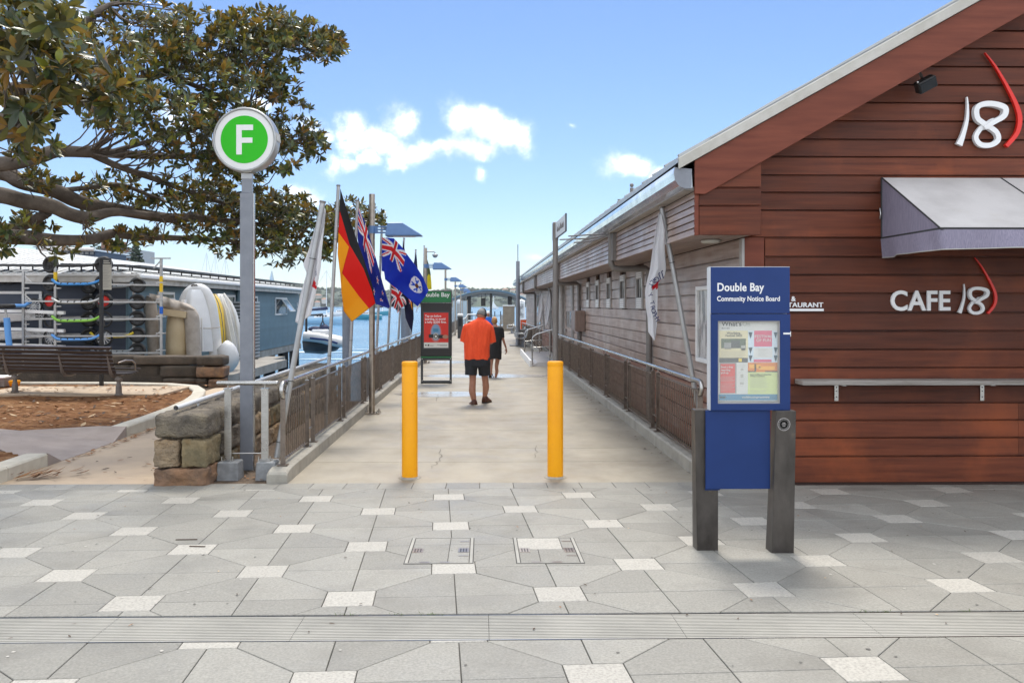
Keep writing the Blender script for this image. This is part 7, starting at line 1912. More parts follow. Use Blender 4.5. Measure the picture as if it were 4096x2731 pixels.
m_ = MB(); limb(m_, [zb_(1015, 1130), zb_(1060, 1180), zb_(1090, 1280), zb_(1090, 1360), zb_(1080, 1410)], [.2, .26, .27, .16, .03], 14); m_.build('stern_cone', INF, t)
t = thing('yellow_dinghy', 'narrow yellow dinghy edge standing between two white boats', 'dinghy', zb_(1010, 1200, 24.3))
def hullshell(name, par, cl, ax_w, d, mt, d2=.35):
    # a boat seen on its beam: keel curve with rounded section
    rings = []
    for x, y, w in cl:
        c = zb_(x, y, d); wv = w / 2.614 * d / F
        rings.append([c + Vector((wv * math.cos(a), d2 * math.sin(a) * (.4 + .6 * w / max(q[2] for q in cl)), 0)) for a in [2 * math.pi * k / 14 for k in range(14)]])
    m_ = MB(); m_.loft(rings); return m_.build(name, mt, par)
hullshell('hull', t, [(925, 590, 6), (948, 640, 22), (975, 730, 28), (993, 860, 28), (1004, 1000, 28), (1010, 1160, 26)], 0, 24.2, YEL)
m_ = MB(); m_.tube([zb_(930, 590, 23.9), zb_(975, 680, 23.85), zb_(1008, 800, 23.85), zb_(1030, 1000, 23.85), zb_(1034, 1160, 23.85)], .012, 6); m_.build('gunwale', PIPEG, t)
t = thing('clinker_dinghy', 'off-white ribbed dinghy standing on end beside the corrugated screen', 'dinghy', zb_(1120, 1230, 25))
hullshell('hull', t, [(1000, 590, 34), (1050, 680, 58), (1080, 780, 74), (1105, 900, 80), (1130, 1040, 78), (1150, 1160, 66), (1165, 1225, 52)], 0, 25, CLINK, .5)
m_ = MB()
for o in (-25, 15): m_.tube([zb_(1010 + o * .5, 600, 24.7), zb_(1075 + o * .8, 770, 24.5), zb_(1110 + o, 920, 24.45), zb_(1140 + o, 1080, 24.45), zb_(1160 + o * .8, 1215, 24.5)], .014, 6)
m_.build('plank_lines', WHITE, t)
m_ = MB(); m_.tube([zb_(1035, 588, 24.9), zb_(1100, 680, 24.7), zb_(1150, 830, 24.7), zb_(1185, 1020, 24.7), zb_(1205, 1220, 24.7)], .03, 8); m_.build('gunwale', CLINK, t)
t = thing('covered_dinghy', 'cream dinghy with an inflatable tube under a fawn cloth cover, beside the trailer rack', 'dinghy', zb_(600, 1250, 22.4))
dC = 22.5
hullshell('hull', t, [(560, 740, 90), (560, 850, 116), (555, 1000, 122), (548, 1150, 118), (545, 1260, 112)], 0, dC, CREAM, .28)
m_ = MB(); limb(m_, [zb_(300, 1270, dC), zb_(290, 1050, dC), zb_(275, 850, dC), zb_(262, 700, dC), zb_(285, 625, dC)], [.13, .15, .17, .16, .14], 14); m_.build('tube', TARP, t)
m_ = MB(); limb(m_, [zb_(725, 1270, dC - .1), zb_(712, 1080, dC - .1), zb_(705, 930, dC - .1), zb_(690, 820, dC - .1), zb_(640, 760, dC - .12), zb_(560, 720, dC - .1)], [.19, .185, .19, .19, .17, .12], 14); m_.build('covered_tube', TARP, t)
m_ = MB()
def cvr(u, v):
    top = (250 + 360 * u, 585 + 95 * u ** 1.3); bot = (330 + 400 * u, 690 + 95 * math.sin(u * 2.6) + 20 * u); x = top[0] + (bot[0] - top[0]) * v; y = top[1] + (bot[1] - top[1]) * v
    q = zb_(x, y, dC - .2); q.y += .05 * math.sin(u * 17 + v * 3) * (1 - .5 * v) - .1 * math.sin(math.pi * v); return q
m_.grid(cvr, 30, 10); m_.build('cover', TARP, t)
m_ = MB(); m_.bx(*sorted((zb_(412, 0, dC).x, zb_(445, 0, dC).x)), 22.25, 22.3, -.02, zb_(0, 830, dC).z); m_.build('dark_strake', DARKM, t)
m_ = MB(); m_.box(zb_(500, 790, dC - .3), (.7, .12, .16), M=Matrix.Rotation(rad(8), 3, 'Y')); m_.build('thwart', CREAM, t)

# ------------------------------------------------------------------ trailer rack with launching trolleys
dR = 20.75
def zr_(x, y, d=dR): return at(x / 2.6133, 900 + y / 2.6133, d)
ALU = mat('aluminium_rack', (.52, .52, .51), .42, metal=.75, col2=(.42, .42, .41), scale=8)
rk = thing('trailer_rack', 'tall aluminium rack of crossbars holding launching trolleys before the shed', 'rack', zr_(700, 1290))
for x, y0, d in ((245, 480, dR), (580, 270, dR), (950, 520, dR + .9), (1400, 500, dR + .9)):
    a = zr_(x, y0, d); m_ = MB(); m_.beam((a.x, a.y, -.02), (a.x, a.y, a.z), .055, .055, up=(0, 1, 0)); m_.build('upright', ALU, rk)
    m_ = MB(); m_.beam((a.x - .24, a.y, a.z + .01), (a.x + .22, a.y, a.z + .01), .06, .03); m_.build('cap_arm', ALU, rk)
a = at(645, 1035, dR); m_ = MB(); m_.beam((a.x, a.y, -.02), (a.x, a.y, a.z), .055, .055, up=(0, 1, 0)); m_.build('upright', ALU, rk)
m_ = MB(); m_.beam((a.x - .24, a.y, a.z + .01), (a.x + .22, a.y, a.z + .01), .06, .03); m_.beam((a.x - .18, a.y, a.z - .23), (a.x, a.y, a.z - .03), .025, .025); m_.build('cap_arm', ALU, rk)
for k, y in enumerate((610, 800, 985, 1165, 1345)):
    yl = y - 5; m_ = MB(); q = zr_(250, yl); e = at(648, 1141 + (k * 67.5), dR); m_.beam(q, e, .028, .04); m_.build('crossbar', ALU, rk)
    m_ = MB(); q2 = zr_(250, yl - 15, dR + .6); e2 = at(560, 1133 + k * 67, dR + .9); m_.beam(q2, e2, .028, .04); m_.build('crossbar', ALU, rk)
    for x in (245, 580): m_ = MB(); q = zr_(x, yl + 55); m_.beam(q - Vector((.0, .05, 0)), q + Vector((.16, -.05, .0)), .035, .03); m_.build('hook', ALU, rk)
    m_ = MB(); q = zr_(250, yl - 75); m_.beam(q, zr_(330, yl, dR), .025, .025); m_.beam(at(645, 1141 + k * 67.5 - 22, dR), at(620, 1141 + k * 67.5, dR), .022, .022); m_.build('brace', ALU, rk)
    m_ = MB(); q = at(645, 1130 + k * 67.5, dR); m_.beam(q + Vector((-.12, 0, 0)), q + Vector((.13, -.05, 0)), .03, .025); m_.build('hook', ALU, rk)
m_ = MB(); q = at(645, 1100, dR); m_.bx(q.x - .032, q.x + .032, q.y - .032, q.y + .032, zat(1168, dR), zat(1105, dR)); m_.build('yellow_wrap', YEL, rk)
m_ = MB(); q = zr_(580, 540); m_.bx(q.x - .032, q.x + .032, q.y - .032, q.y + .032, q.z - .14, q.z + .11); m_.build('yellow_wrap', YEL, rk)
m_ = MB(); q = at(645, 1235, dR); m_.bx(q.x - .032, q.x + .032, q.y - .032, q.y + .032, q.z - .12, q.z + .05); m_.build('blue_wrap', BLUEC, rk)
FOAMC = dict(black=BLACKR, blue=mat('blue_foam', (.05, .26, .62), .6), bluel=mat('light_blue_foam', (.13, .36, .78), .6), green=mat('green_foam', (.25, .55, .07), .6), yellow=mat('yellow_foam', (.72, .55, .03), .6), grey=mat('grey_foam', (.25, .28, .30), .6), bare=ALU)
RIMB = mat('grey_rim', (.05, .05, .05), .5); RIMA = mat('alloy_spokes', (.55, .55, .55), .35, metal=.6)
def wheel(par, c, R, rw, rim_mat, spokes, face=(0.35, -.94, 0)):
    f = Vector(face).normalized(); q = f.to_track_quat('Z', 'Y').to_matrix()
    w = MB(); n = 28; tw = R * .38
    prof = [(R - tw, -rw * .7), (R - tw * .55, -rw), (R - .025, -rw * .85), (R, -rw * .35), (R, rw * .35), (R - .025, rw * .85), (R - tw * .55, rw), (R - tw, rw * .7)]
    if spokes == 'multi': prof = [(R * .78, -rw * .6), (R * .85, -rw * .9), (R, -rw * .45), (R, rw * .45), (R * .85, rw * .9), (R * .78, rw * .6)]
    if spokes == 'thin': prof = [(R * .82, -rw * .5), (R * .9, -rw * .6), (R, -rw * .3), (R, rw * .3), (R * .9, rw * .6), (R * .82, rw * .5)]
    w.lathe(prof + [prof[0]], c, n, M=q, cap=False); ty = w.build('wheel', BLACKR, par)
    m_ = MB(); ri = prof[0][0] + .002
    if spokes in ('disc',):
        m_.lathe([(0, rw * .35), (ri * .35, rw * .5), (ri * .4, rw * .3), (ri * .9, rw * .25), (ri, rw * .7)], c, 20, M=q, cap=False); m_.lathe([(ri, -rw * .7), (0, -rw * .2)], c, 20, M=q, cap=False)
        for k in range(6): a = 2 * math.pi * k / 6; m_.box(Vector(c) + q @ Vector((ri * .62 * math.cos(a), ri * .62 * math.sin(a), rw * .36)), (ri * .55, .022, .014), M=q @ Matrix.Rotation(a, 3, 'Z'))
    else:
        ns = 3 if spokes == 'thin' else 12
        for k in range(ns):
            a = 2 * math.pi * (k + .25) / ns; m_.box(Vector(c) + q @ Vector((ri * .5 * math.cos(a), ri * .5 * math.sin(a), 0)), (ri, .05 if ns == 3 else .018, .02), M=q @ Matrix.Rotation(a, 3, 'Z'))
        m_.lathe([(ri, -rw * .4), (ri * .93, 0), (ri, rw * .4)], c, 24, M=q, cap=False); m_.ball(c, .03, 8)
    m_.build('rim', rim_mat, ty)
def trolley(label, L, R, foam, rim, spokes, rad_=.2, rw=.07, bend=.25, tube=.032, faceL=(-.25, -.97, 0), faceR=(.3, -.95, 0), ticks=5):
    t = thing('launching_trolley', label, 'boat trolley', (L + R) / 2, 'launching trolleys stored on the rack')
    L, R = Vector(L), Vector(R)
    wheel(t, L, rad_, rw, rim, spokes, faceL); wheel(t, R, rad_, rw, rim, spokes, faceR)
    d = R - L
    pts = [L + Vector((.06, -.04, .0)), L + d * .1 + Vector((0, -.15, .0)), L + d * .2 + Vector((0, -.16, -bend * .35)), L + d * .5 + Vector((0, -.16, -bend * .4)), L + d * .82 + Vector((0, -.16, -bend * .33)), R + Vector((-.08, -.06, 0))]
    pts = [p + Vector((0, 0, bend * .25)) for p in pts]
    m_ = MB(); limb(m_, pts, [tube] * 6, 10, sub=3); m_.build('axle', FOAMC[foam], t)
    m_ = MB()
    for k in range(ticks): p = pts[2].lerp(pts[4], (k + .5) / ticks); m_.tube([p - Vector((.012, 0, 0)), p + Vector((.012, 0, 0))], tube * 1.06, 10)
    m_.build('ties', BLACKM, t)
cols = [('black trolley with fat black wheels on the top of the rack', 'black', BLACKR, 'disc', 415), ('trolley with a blue padded axle and fat grey tyres, second from the top', 'blue', RIMB, 'disc', 605),
        ('trolley with bright red wheel rims and a bare axle', 'bare', REDM, 'disc', 795), ('trolley with a lime green padded axle and thin three-spoke wheels', 'green', RIMB, 'thin', 985), ('trolley with a light blue padded axle and silver spoked wheels', 'bluel', RIMA, 'multi', 1178)]
for lb, fm, rm, sp, y in cols:
    trolley(lb, zr_(530, y, dR + .07), zr_(1085, y, dR + .07), fm, rm, sp, .205 if sp != 'thin' else .2, .075 if sp == 'disc' else .04)
cols2 = [('grey trolley with black wheels, top of the right-hand column', 'grey', 630), ('grey trolley with black wheels, second in the right-hand column', 'grey', 803), ('grey trolley with black wheels, third in the right-hand column', 'grey', 975), ('trolley with a yellow padded axle in the right-hand column', 'yellow', 1148), ('lowest trolley with a pale grey axle in the right-hand column', 'grey', 1310)]
for k, (lb, fm, y) in enumerate(cols2):
    trolley(lb, zr_(930, y + 8, dR + .75), zr_(1437, y, dR + .55), fm, RIMB, 'disc', .195, .065, faceL=(.3, -.95, 0))
t = thing('launching_trolley', 'trolley with pale blue axle lying flat at the left end of the rack', 'boat trolley', zr_(200, 850), 'launching trolleys stored on the rack')
m_ = MB(); q = zr_(60, 848, dR - .3); m_.lathe([(.13, -.03), (.19, -.05), (.22, -.02), (.22, .02), (.19, .05), (.13, .03), (.13, -.03)], q, 24, cap=False); m_.build('wheel', BLACKR, t)
wheel(t, zr_(350, 850, dR + .3), .2, .05, RIMA, 'multi', (.4, -.9, 0))
m_ = MB(); m_.tube([zr_(110, 843, dR - .3), zr_(255, 843, dR - .1), zr_(320, 800, dR + .1)], .04, 10); m_.build('axle', FOAMC['bluel'], t)
m_ = MB(); m_.tube([zr_(70, 970, dR - .35), zr_(82, 1120, dR - .35), zr_(100, 1290, dR - .35)], .07, 12); one('foam_roller', m_, [FOAMC['bluel']], 'upright light blue foam roller at the left end of the rack', 'roller')
m_ = MB(); m_.tube([zr_(55, 880, dR - .35), zr_(72, 968, dR - .35)], .03, 8); one('roller_post', m_, [ALU], 'short silver bracket above the blue foam roller', 'bracket')
m_ = MB(); a, b = zr_(420, 250, dR + .2), zr_(985, 255, dR + .2); m_.tube([a, b], .045, 10); one('boat_mast', m_, [WHITE], 'white boat mast lying across the top of the rack', 'mast')
m_ = MB(); m_.tube([at(150, 1153, dR), at(185, 1160, dR), at(200, 1160, dR)], .02, 6)
# sailing dinghies stacked on the rack, sterns to the right
def stack_boat(name, label, ytop, ybot, txt, plain=None):
    dB = dR + .15
    def zq(x, y, d=dB): return at(x / 4.2367, 1050 + y / 4.2367, d)
    t = thing(name, label, 'sailing dinghy', zq(700, ybot), 'sailing dinghies stacked on the rack')
    rows = []
    # transom outline at the right, hull running left (away to the left edge)
    def sec(xo, sc, yy):
        out = []
        for a in range(13):
            u = a / 12; x = -1 + 2 * u; z = -(1 - abs(x) ** 3.2)
            out.append((x, z))
        return out
    m_ = MB(); hh = ybot - ytop
    xt0, xt1 = 520, 1065
    prof = [(520, ytop + 10), (540, ytop + 45), (575, ytop + hh * .7), (620, ybot - 8), (690, ybot), (900, ybot - 4), (990, ybot - 20), (1035, ytop + hh * .55), (1065, ytop + 12)]
    tr = [zq(x, y) for x, y in prof]
    far = [p + Vector((-3.4, 1.2, .0)) for p in tr]
    mid = [p + Vector((-1.5, .5, -.1 if i_ in (3, 4, 5, 6) else -.02)) for i_, p in enumerate(tr)]
    m_.loft([tr, mid, far], cap=True); hl = m_.build('hull', INF, t)
    m_ = MB(); m_.add([p + Vector((.0, -.012, 0)) for p in tr], [tuple(range(len(tr)))]); m_.build('transom', HULLW, t)
    m_ = MB(); a, b = zq(400, ytop - 22, dB - .1), zq(1095, ytop + 8, dB - .1); m_.beam(a, b, .10, .075); m_.beam(a, a + Vector((-3, 1, 0)), .1, .07); m_.build('gunwale', WHITE, t)
    if txt:
        m_ = MB()
        for s, x, y, w, sz, bd in txt:
            q = zq(x, y, dB - .03); put_text(m_, s, sz, q, width=zq(x + w, y, dB - .03).x - q.x, bold=bd, ext=.001)
        m_.build('lettering', BLACKM, t)
    return t
stack_boat('sailing_dinghy', 'white sailing dinghy lettered MAD MAX on its transom, on the rack', 845, 960, [('MAD', 596, 893, 158, .07, .004), ('MAX', 598, 942, 165, .07, .004), ('1571', 830, 920, 195, .06, .003)])
o = stack_boat('sailing_dinghy', 'white sailing dinghy lettered Sun Tzu with a small red flag mark, on the rack', 1150, 1268, [('Sun', 568, 1212, 60, .045, 0), ('Tzu', 670, 1212, 62, .045, 0)])
m_ = MB(); q = [at((975 + a) / 4.2367, 1050 + (1175 + b) / 4.2367, dR + .11) for a, b in ((0, -5), (45, 0), (5, 20))]; m_.add(q, [(0, 2, 1)]); m_.build('red_mark', REDM, o)
stack_boat('sailing_dinghy', 'lowest white sailing dinghy on the rack, just above the bench back', 1420, 1500, None)

# ------------------------------------------------------------------ boats on the water
DK = mat('boat_navy_cover', (.012, .022, .07), .7); TEAL = mat('teal_hull', (.03, .26, .36), .4); HB = mat('pale_blue_hull', (.30, .50, .66), .35)
def yacht(label, px, d, L, hullm, mast_py, cover=True, head=1, cabin=True, stern=False):
    p = at(px, HY, d); t = thing('yacht', label, 'boat', (p.x, p.y, WZ), 'boats moored on the bay')
    m_ = MB(); rings = []; n = 12
    for u in [i / 10 for i in range(11)]:
        b = L * .16 * (math.sin(math.pi * min(1, .25 + u * .75)) ** .8 if u < .999 else .02) + .02; fb = 1.0 + .5 * u; x = (u - .5) * L * head
        rings.append([Vector((p.x + x, p.y + b * math.cos(a), WZ + fb * (.0 + .0) + (fb if math.sin(a) >= -.01 else fb + 1.5 * math.sin(a) * fb))) for a in [math.pi * k / (n - 1) * -1 for k in range(n)]])
    m_.loft(rings); m_.build('hull', hullm, t)
    m_ = MB(); m_.loft([[Vector((p.x + (u - .5) * L * head, p.y + s * L * .16 * (math.sin(math.pi * min(1, .25 + u * .75)) ** .8 if u < .99 else .05), WZ + 1.0 + .5 * u + z)) for s, z in ((-1, -.1), (-1.02, .06), (1.02, .06), (1, -.1))] for u in (0, .25, .5, .75, .99)], sm=False); m_.build('deck', HULLW, t)
    if cabin:
        m_ = MB(); m_.loft([[Vector((p.x + x * L * head, p.y + y * L, WZ + z)) for y, z in ((-.1, 1.2), (-.085, 1.2 + h), (.085, 1.2 + h), (.1, 1.2))] for x, h in ((-.15, .5), (-.12, .62), (.08, .6), (.2, .25))], sm=False); m_.build('cabin', HULLW, t)
        m_ = MB()
        for k in range(4): m_.bx(p.x + (-.1 + k * .055) * L, p.x + (-.065 + k * .055) * L, p.y - L * .098, p.y - L * .088, WZ + 1.4, WZ + 1.62)
        m_.build('cabin_windows', GLASSD, t)
    zt = zat(mast_py, d)
    if mast_py < 1230:
        m_ = MB(); m_.tube([(p.x + .08 * L * head, p.y, WZ + 1.2), (p.x + .08 * L * head, p.y, zt)], [.09 * d / 190, .06 * d / 190], 8); m_.build('mast', WHITE, t)
        m_ = MB(); m_.tube([(p.x + .08 * L * head, p.y, zt), (p.x + .5 * L * head, p.y, WZ + 1.5)], .02 * d / 190, 4); m_.tube([(p.x + .08 * L * head, p.y, zt), (p.x - .5 * L * head, p.y, WZ + 1.2)], .02 * d / 190, 4); m_.build('stays', PIPEG, t)
        if cover: m_ = MB(); limb(m_, [(p.x + .1 * L * head, p.y, WZ + 2.9), (p.x + .02 * L * head, p.y, WZ + 2.75), (p.x - .38 * L * head, p.y, WZ + 2.45)], [.3, .28, .15], 8); m_.build('sail_cover', DK, t)
    m_ = MB(); m_.tube([(p.x + x * L * head, p.y - .16 * L, WZ + 1.75 + .2 * x) for x in (-.45, 0, .4)], .03, 5); m_.build('guard_rail', WHITE, t)
    return t
yacht('blue yacht with a navy boom cover, nearest boat beyond the shed', 1290, 150, 8.6, HB, 1082)
yacht('motor cruiser with dark canopy seen right of the second flagpole', 1362, 260, 8, HULLW, 1260)
yacht('teal boat partly hidden behind the German flag tip', 1462, 200, 7.5, TEAL, 1250, head=-1)
yacht('small teal boat right of the first lamp post', 1524, 280, 6, TEAL, 1215, cabin=False)
yacht('pale yacht far behind the shed, its mast above the roof, left of three', 818, 300, 9, HULLW, 1010)
yacht('pale yacht far behind the shed, its mast above the roof, middle of three', 853, 320, 9, HULLW, 1020)
yacht('pale yacht far behind the shed, its mast above the roof, right of three', 894, 300, 9, HULLW, 1030)
yacht('yacht far behind the shed with a short mast', 842, 330, 7, HULLW, 1082)
t = yacht('sailing yacht with a raised pale sail behind the shed roof', 1081, 420, 9, HULLW, 1081, cover=False)
p = at(1081, HY, 420); SAIL = mat('pale_sail', (.45, .58, .70), .7)
m_ = MB(); zt = zat(1083, 420); m_.add([(p.x + 1, 419 + p.y - 420, zt), (p.x - 3.2, p.y, WZ + 2), (p.x + 1, p.y, WZ + 2), (p.x + 4, p.y, WZ + 1.6), (p.x + 1, p.y + .1, zt)], [(0, 1, 2), (2, 3, 4)]); m_.build('sail', SAIL, t)
t = yacht('distant sailing yacht with a white sail seen through the shelter', 1971, 700, 9, HULLW, 1180, cover=False, cabin=False)
p = at(1971, HY, 700); m_ = MB(); m_.add([(p.x, p.y - 1, zat(1205, 700)), (p.x - .5, p.y - 1, WZ + 1.5), (p.x + 3.5, p.y - 1, WZ + 1.5)], [(0, 1, 2)]); m_.build('sail', WHITE, t)
# rigid inflatable hanging beside the shed
t = thing('tender', 'grey inflatable tender hung beside the far corner of the shed', 'boat', at(1315, 1390, 45))
m_ = MB(); limb(m_, [at(1215, 1345, 45), at(1280, 1352, 45), at(1345, 1368, 45), at(1388, 1372, 45.6), at(1345, 1358, 47), at(1225, 1338, 47)], [.24, .25, .24, .2, .24, .24], 12); m_.build('tube', INF, t)
m_ = MB(); m_.loft([[at(x, 1360, 45.9) + Vector((0, s * .75 * w, z * 1)) for s, z in ((-1, 0), (-.6, -h), (0, -h * 1.35), (.6, -h), (1, 0))] for x, w, h in ((1220, 1, .5), (1290, 1, .55), (1345, .8, .42), (1380, .2, .1))]); m_.build('hull', DARKM, t)
m_ = MB(); m_.tube([at(1240, 1352, 44.74), at(1300, 1358, 44.74), at(1350, 1372, 44.74)], .05, 6); m_.build('rubbing_strake', SIGNBLUE, t)
m_ = MB(); q = at(1285, 1335, 45.9); m_.box(q, (.9, .9, .5)); m_.build('console', HULLW, t, bev=.08)
m_ = MB(); m_.ball(at(1298, 1315, 46), (.28, .35, .24), 12); m_.ball(at(1262, 1316, 46), (.4, .4, .16), 12); m_.build('seat_cover', DK, t)
m_ = MB(); top = at(1291, 1282, 45.9)
for px in (1270, 1312): m_.tube([top, at(px, 1330, 45.9)], .03, 6)
m_.tube([top, at(1291, 1262, 45.9)], .035, 6); m_.build('lifting_strops', DARKM, t)
t = thing('boat_davit', 'dark davit arm holding the tender beside the shed', 'davit', at(1240, 1300, 45.9)); m_ = MB(); m_.tube([at(1225, 1400, 46), at(1225, 1262, 46), at(1291, 1258, 45.9)], .07, 8); m_.build('arm', DARKM, t)
# ------------------------------------------------------------------ flats and pines behind the shed
BRK = mat('brown_brick', (.27, .15, .105), .9, col2=(.22, .12, .085), scale=.6); BRO = mat('orange_brick', (.42, .22, .13), .9, col2=(.36, .18, .1), scale=.6)
dA = 150.0
def xa(px): return at(px, HY, dA).x
def za(py): return zat(py, dA)
yA = at(480, HY, dA).y
t = thing('apartment_block', 'brown brick apartment block with white balconies on the hill behind the shed', 'building', (xa(480), yA, 0))
def abox(par, name, px0, px1, py0, py1, mt, y0=0, y1=9): m_ = MB(); m_.bx(xa(px0), xa(px1), yA + y0, yA + y1, za(py1), za(py0)); return m_.build(name, mt, par)
abox(t, 'wall', 405, 508, 997, 1250, BRK); abox(t, 'wall', 452, 472, 985, 996.5, BRO, 1, 6); abox(t, 'tower', 405, 442, 958, 996.5, BRO, 2, 7); abox(t, 'tower', 385, 404, 963, 1250, BRK, 2, 7)
abox(t, 'balcony_wing', 508.5, 548, 998, 1250, GREYTRIM, .5, 8); abox(t, 'roof_slab', 403, 510, 994, 996.8, DARKM, -.3, 9); abox(t, 'parapet', 450, 476, 983, 984.9, DARKM, .8, 6.2)
for py in (1006, 1022, 1038):
    for px in (412, 424, 440, 463, 480, 494): 
        w = abox(t, 'window', px, px + 7, py, py + 8, WHITE, -.12, -.01); abox(w, 'pane', px + .8, px + 6.2, py + .8, py + 7.2, GLASSR, -.16, -.125)
    abox(t, 'balcony', 511, 546, py + 5, py + 9, GLASSB, -.6, .45); abox(t, 'window', 514, 541, py - 5, py + 3, GLASSD, .38, .48)
t = thing('white_house', 'low blue-glazed building behind the rack above the shed roof', 'building', (at(300, HY, 70).x, 70, 0))
m_ = MB(); m_.bx(at(205, HY, 70).x, at(395, HY, 70).x, 70, 76, 0, zat(1006, 70)); m_.build('wall', SHD, t)
m_ = MB(); m_.bx(at(195, HY, 70).x, at(400, HY, 70).x, 69.6, 76.4, zat(1005.5, 70), zat(1000, 70)); m_.build('roof', WHITE, t)
for k in range(9): x = at(215 + k * 20, HY, 70).x; m_ = MB(); m_.bx(x, x + .3, 69.9, 69.97, zat(1020, 70), zat(1009, 70)); m_.build('window', GLASSR, t)
t = thing('gabled_house', 'small grey gabled house far behind the shed roof', 'house', (at(190, HY, 140).x, 140, 0)); x0, x1 = at(160, HY, 140).x, at(222, HY, 140).x
m_ = MB(); m_.bx(x0, x1, 140, 148, 0, zat(992, 140)); m_.build('wall', HOUSEW, t); m_ = MB(); m_.prism([(x0 - .4, zat(991.5, 140)), (x1 + .4, zat(991.5, 140)), ((x0 + x1) / 2, zat(978, 140))], lambda x, z, h: Vector((x, h, z)), 139.5, 148.5); m_.build('roof', GREYTRIM, t)
PINE = mat('pine_needles', (.045, .065, .035), .9, col2=(.03, .045, .025), scale=1)
def pine(px, py, d, h, w, label, seed, rnd_=False):
    p = at(px, HY, d); zt = zat(py, d); r_ = random.Random(seed); t = thing('pine_tree' if not rnd_ else 'tree', label, 'tree', (p.x, p.y, zt - h))
    m_ = MB(); m_.tube([(p.x, p.y, zt - h - 8), (p.x, p.y, zt - h * .1)], [.35, .06], 8); m_.build('trunk', BARK, t)
    m_ = MB()
    for k in range(900 if not rnd_ else 600):
        if rnd_:
            v = Vector((r_.gauss(0, .42), r_.gauss(0, .42), r_.gauss(0, .36))); c = Vector((p.x, p.y, zt - h * .5)) + Vector((v.x * w, v.y * w, v.z * h * .6))
        else:
            f = r_.random() ** .75; tier = round(f * 13) / 13; a = r_.uniform(0, 6.283); rr = w * (.12 + tier) * r_.random() ** .5; c = Vector((p.x + rr * math.cos(a), p.y + rr * math.sin(a), zt - tier * h + .12 * rr + r_.uniform(-.15, .15)))
        s = r_.uniform(.25, .55); a = Vector((r_.gauss(0, 1), r_.gauss(0, 1), r_.gauss(0, .5))).normalized() * s; b = Vector((r_.gauss(0, 1), r_.gauss(0, 1), r_.gauss(0, .7))).normalized() * s * .5
        m_.add([c - a, c + b, c + a, c - b], [(0, 1, 2, 3)])
    tag(m_.build('crown', PINE, t), kind='stuff')
pine(545, 975, 140, 7.5, 2.0, 'norfolk pine beside the white balconies of the apartment block', 1); pine(392, 975, 165, 5, 2.4, 'bushy tree left of the apartment block tower', 2, True); pine(262, 985, 150, 3.4, 2.6, 'rounded tree above the shed roof left of the apartment block', 3, True); pine(300, 984, 158, 3.2, 2.4, 'rounded tree just left of the brick apartment tower', 4, True)

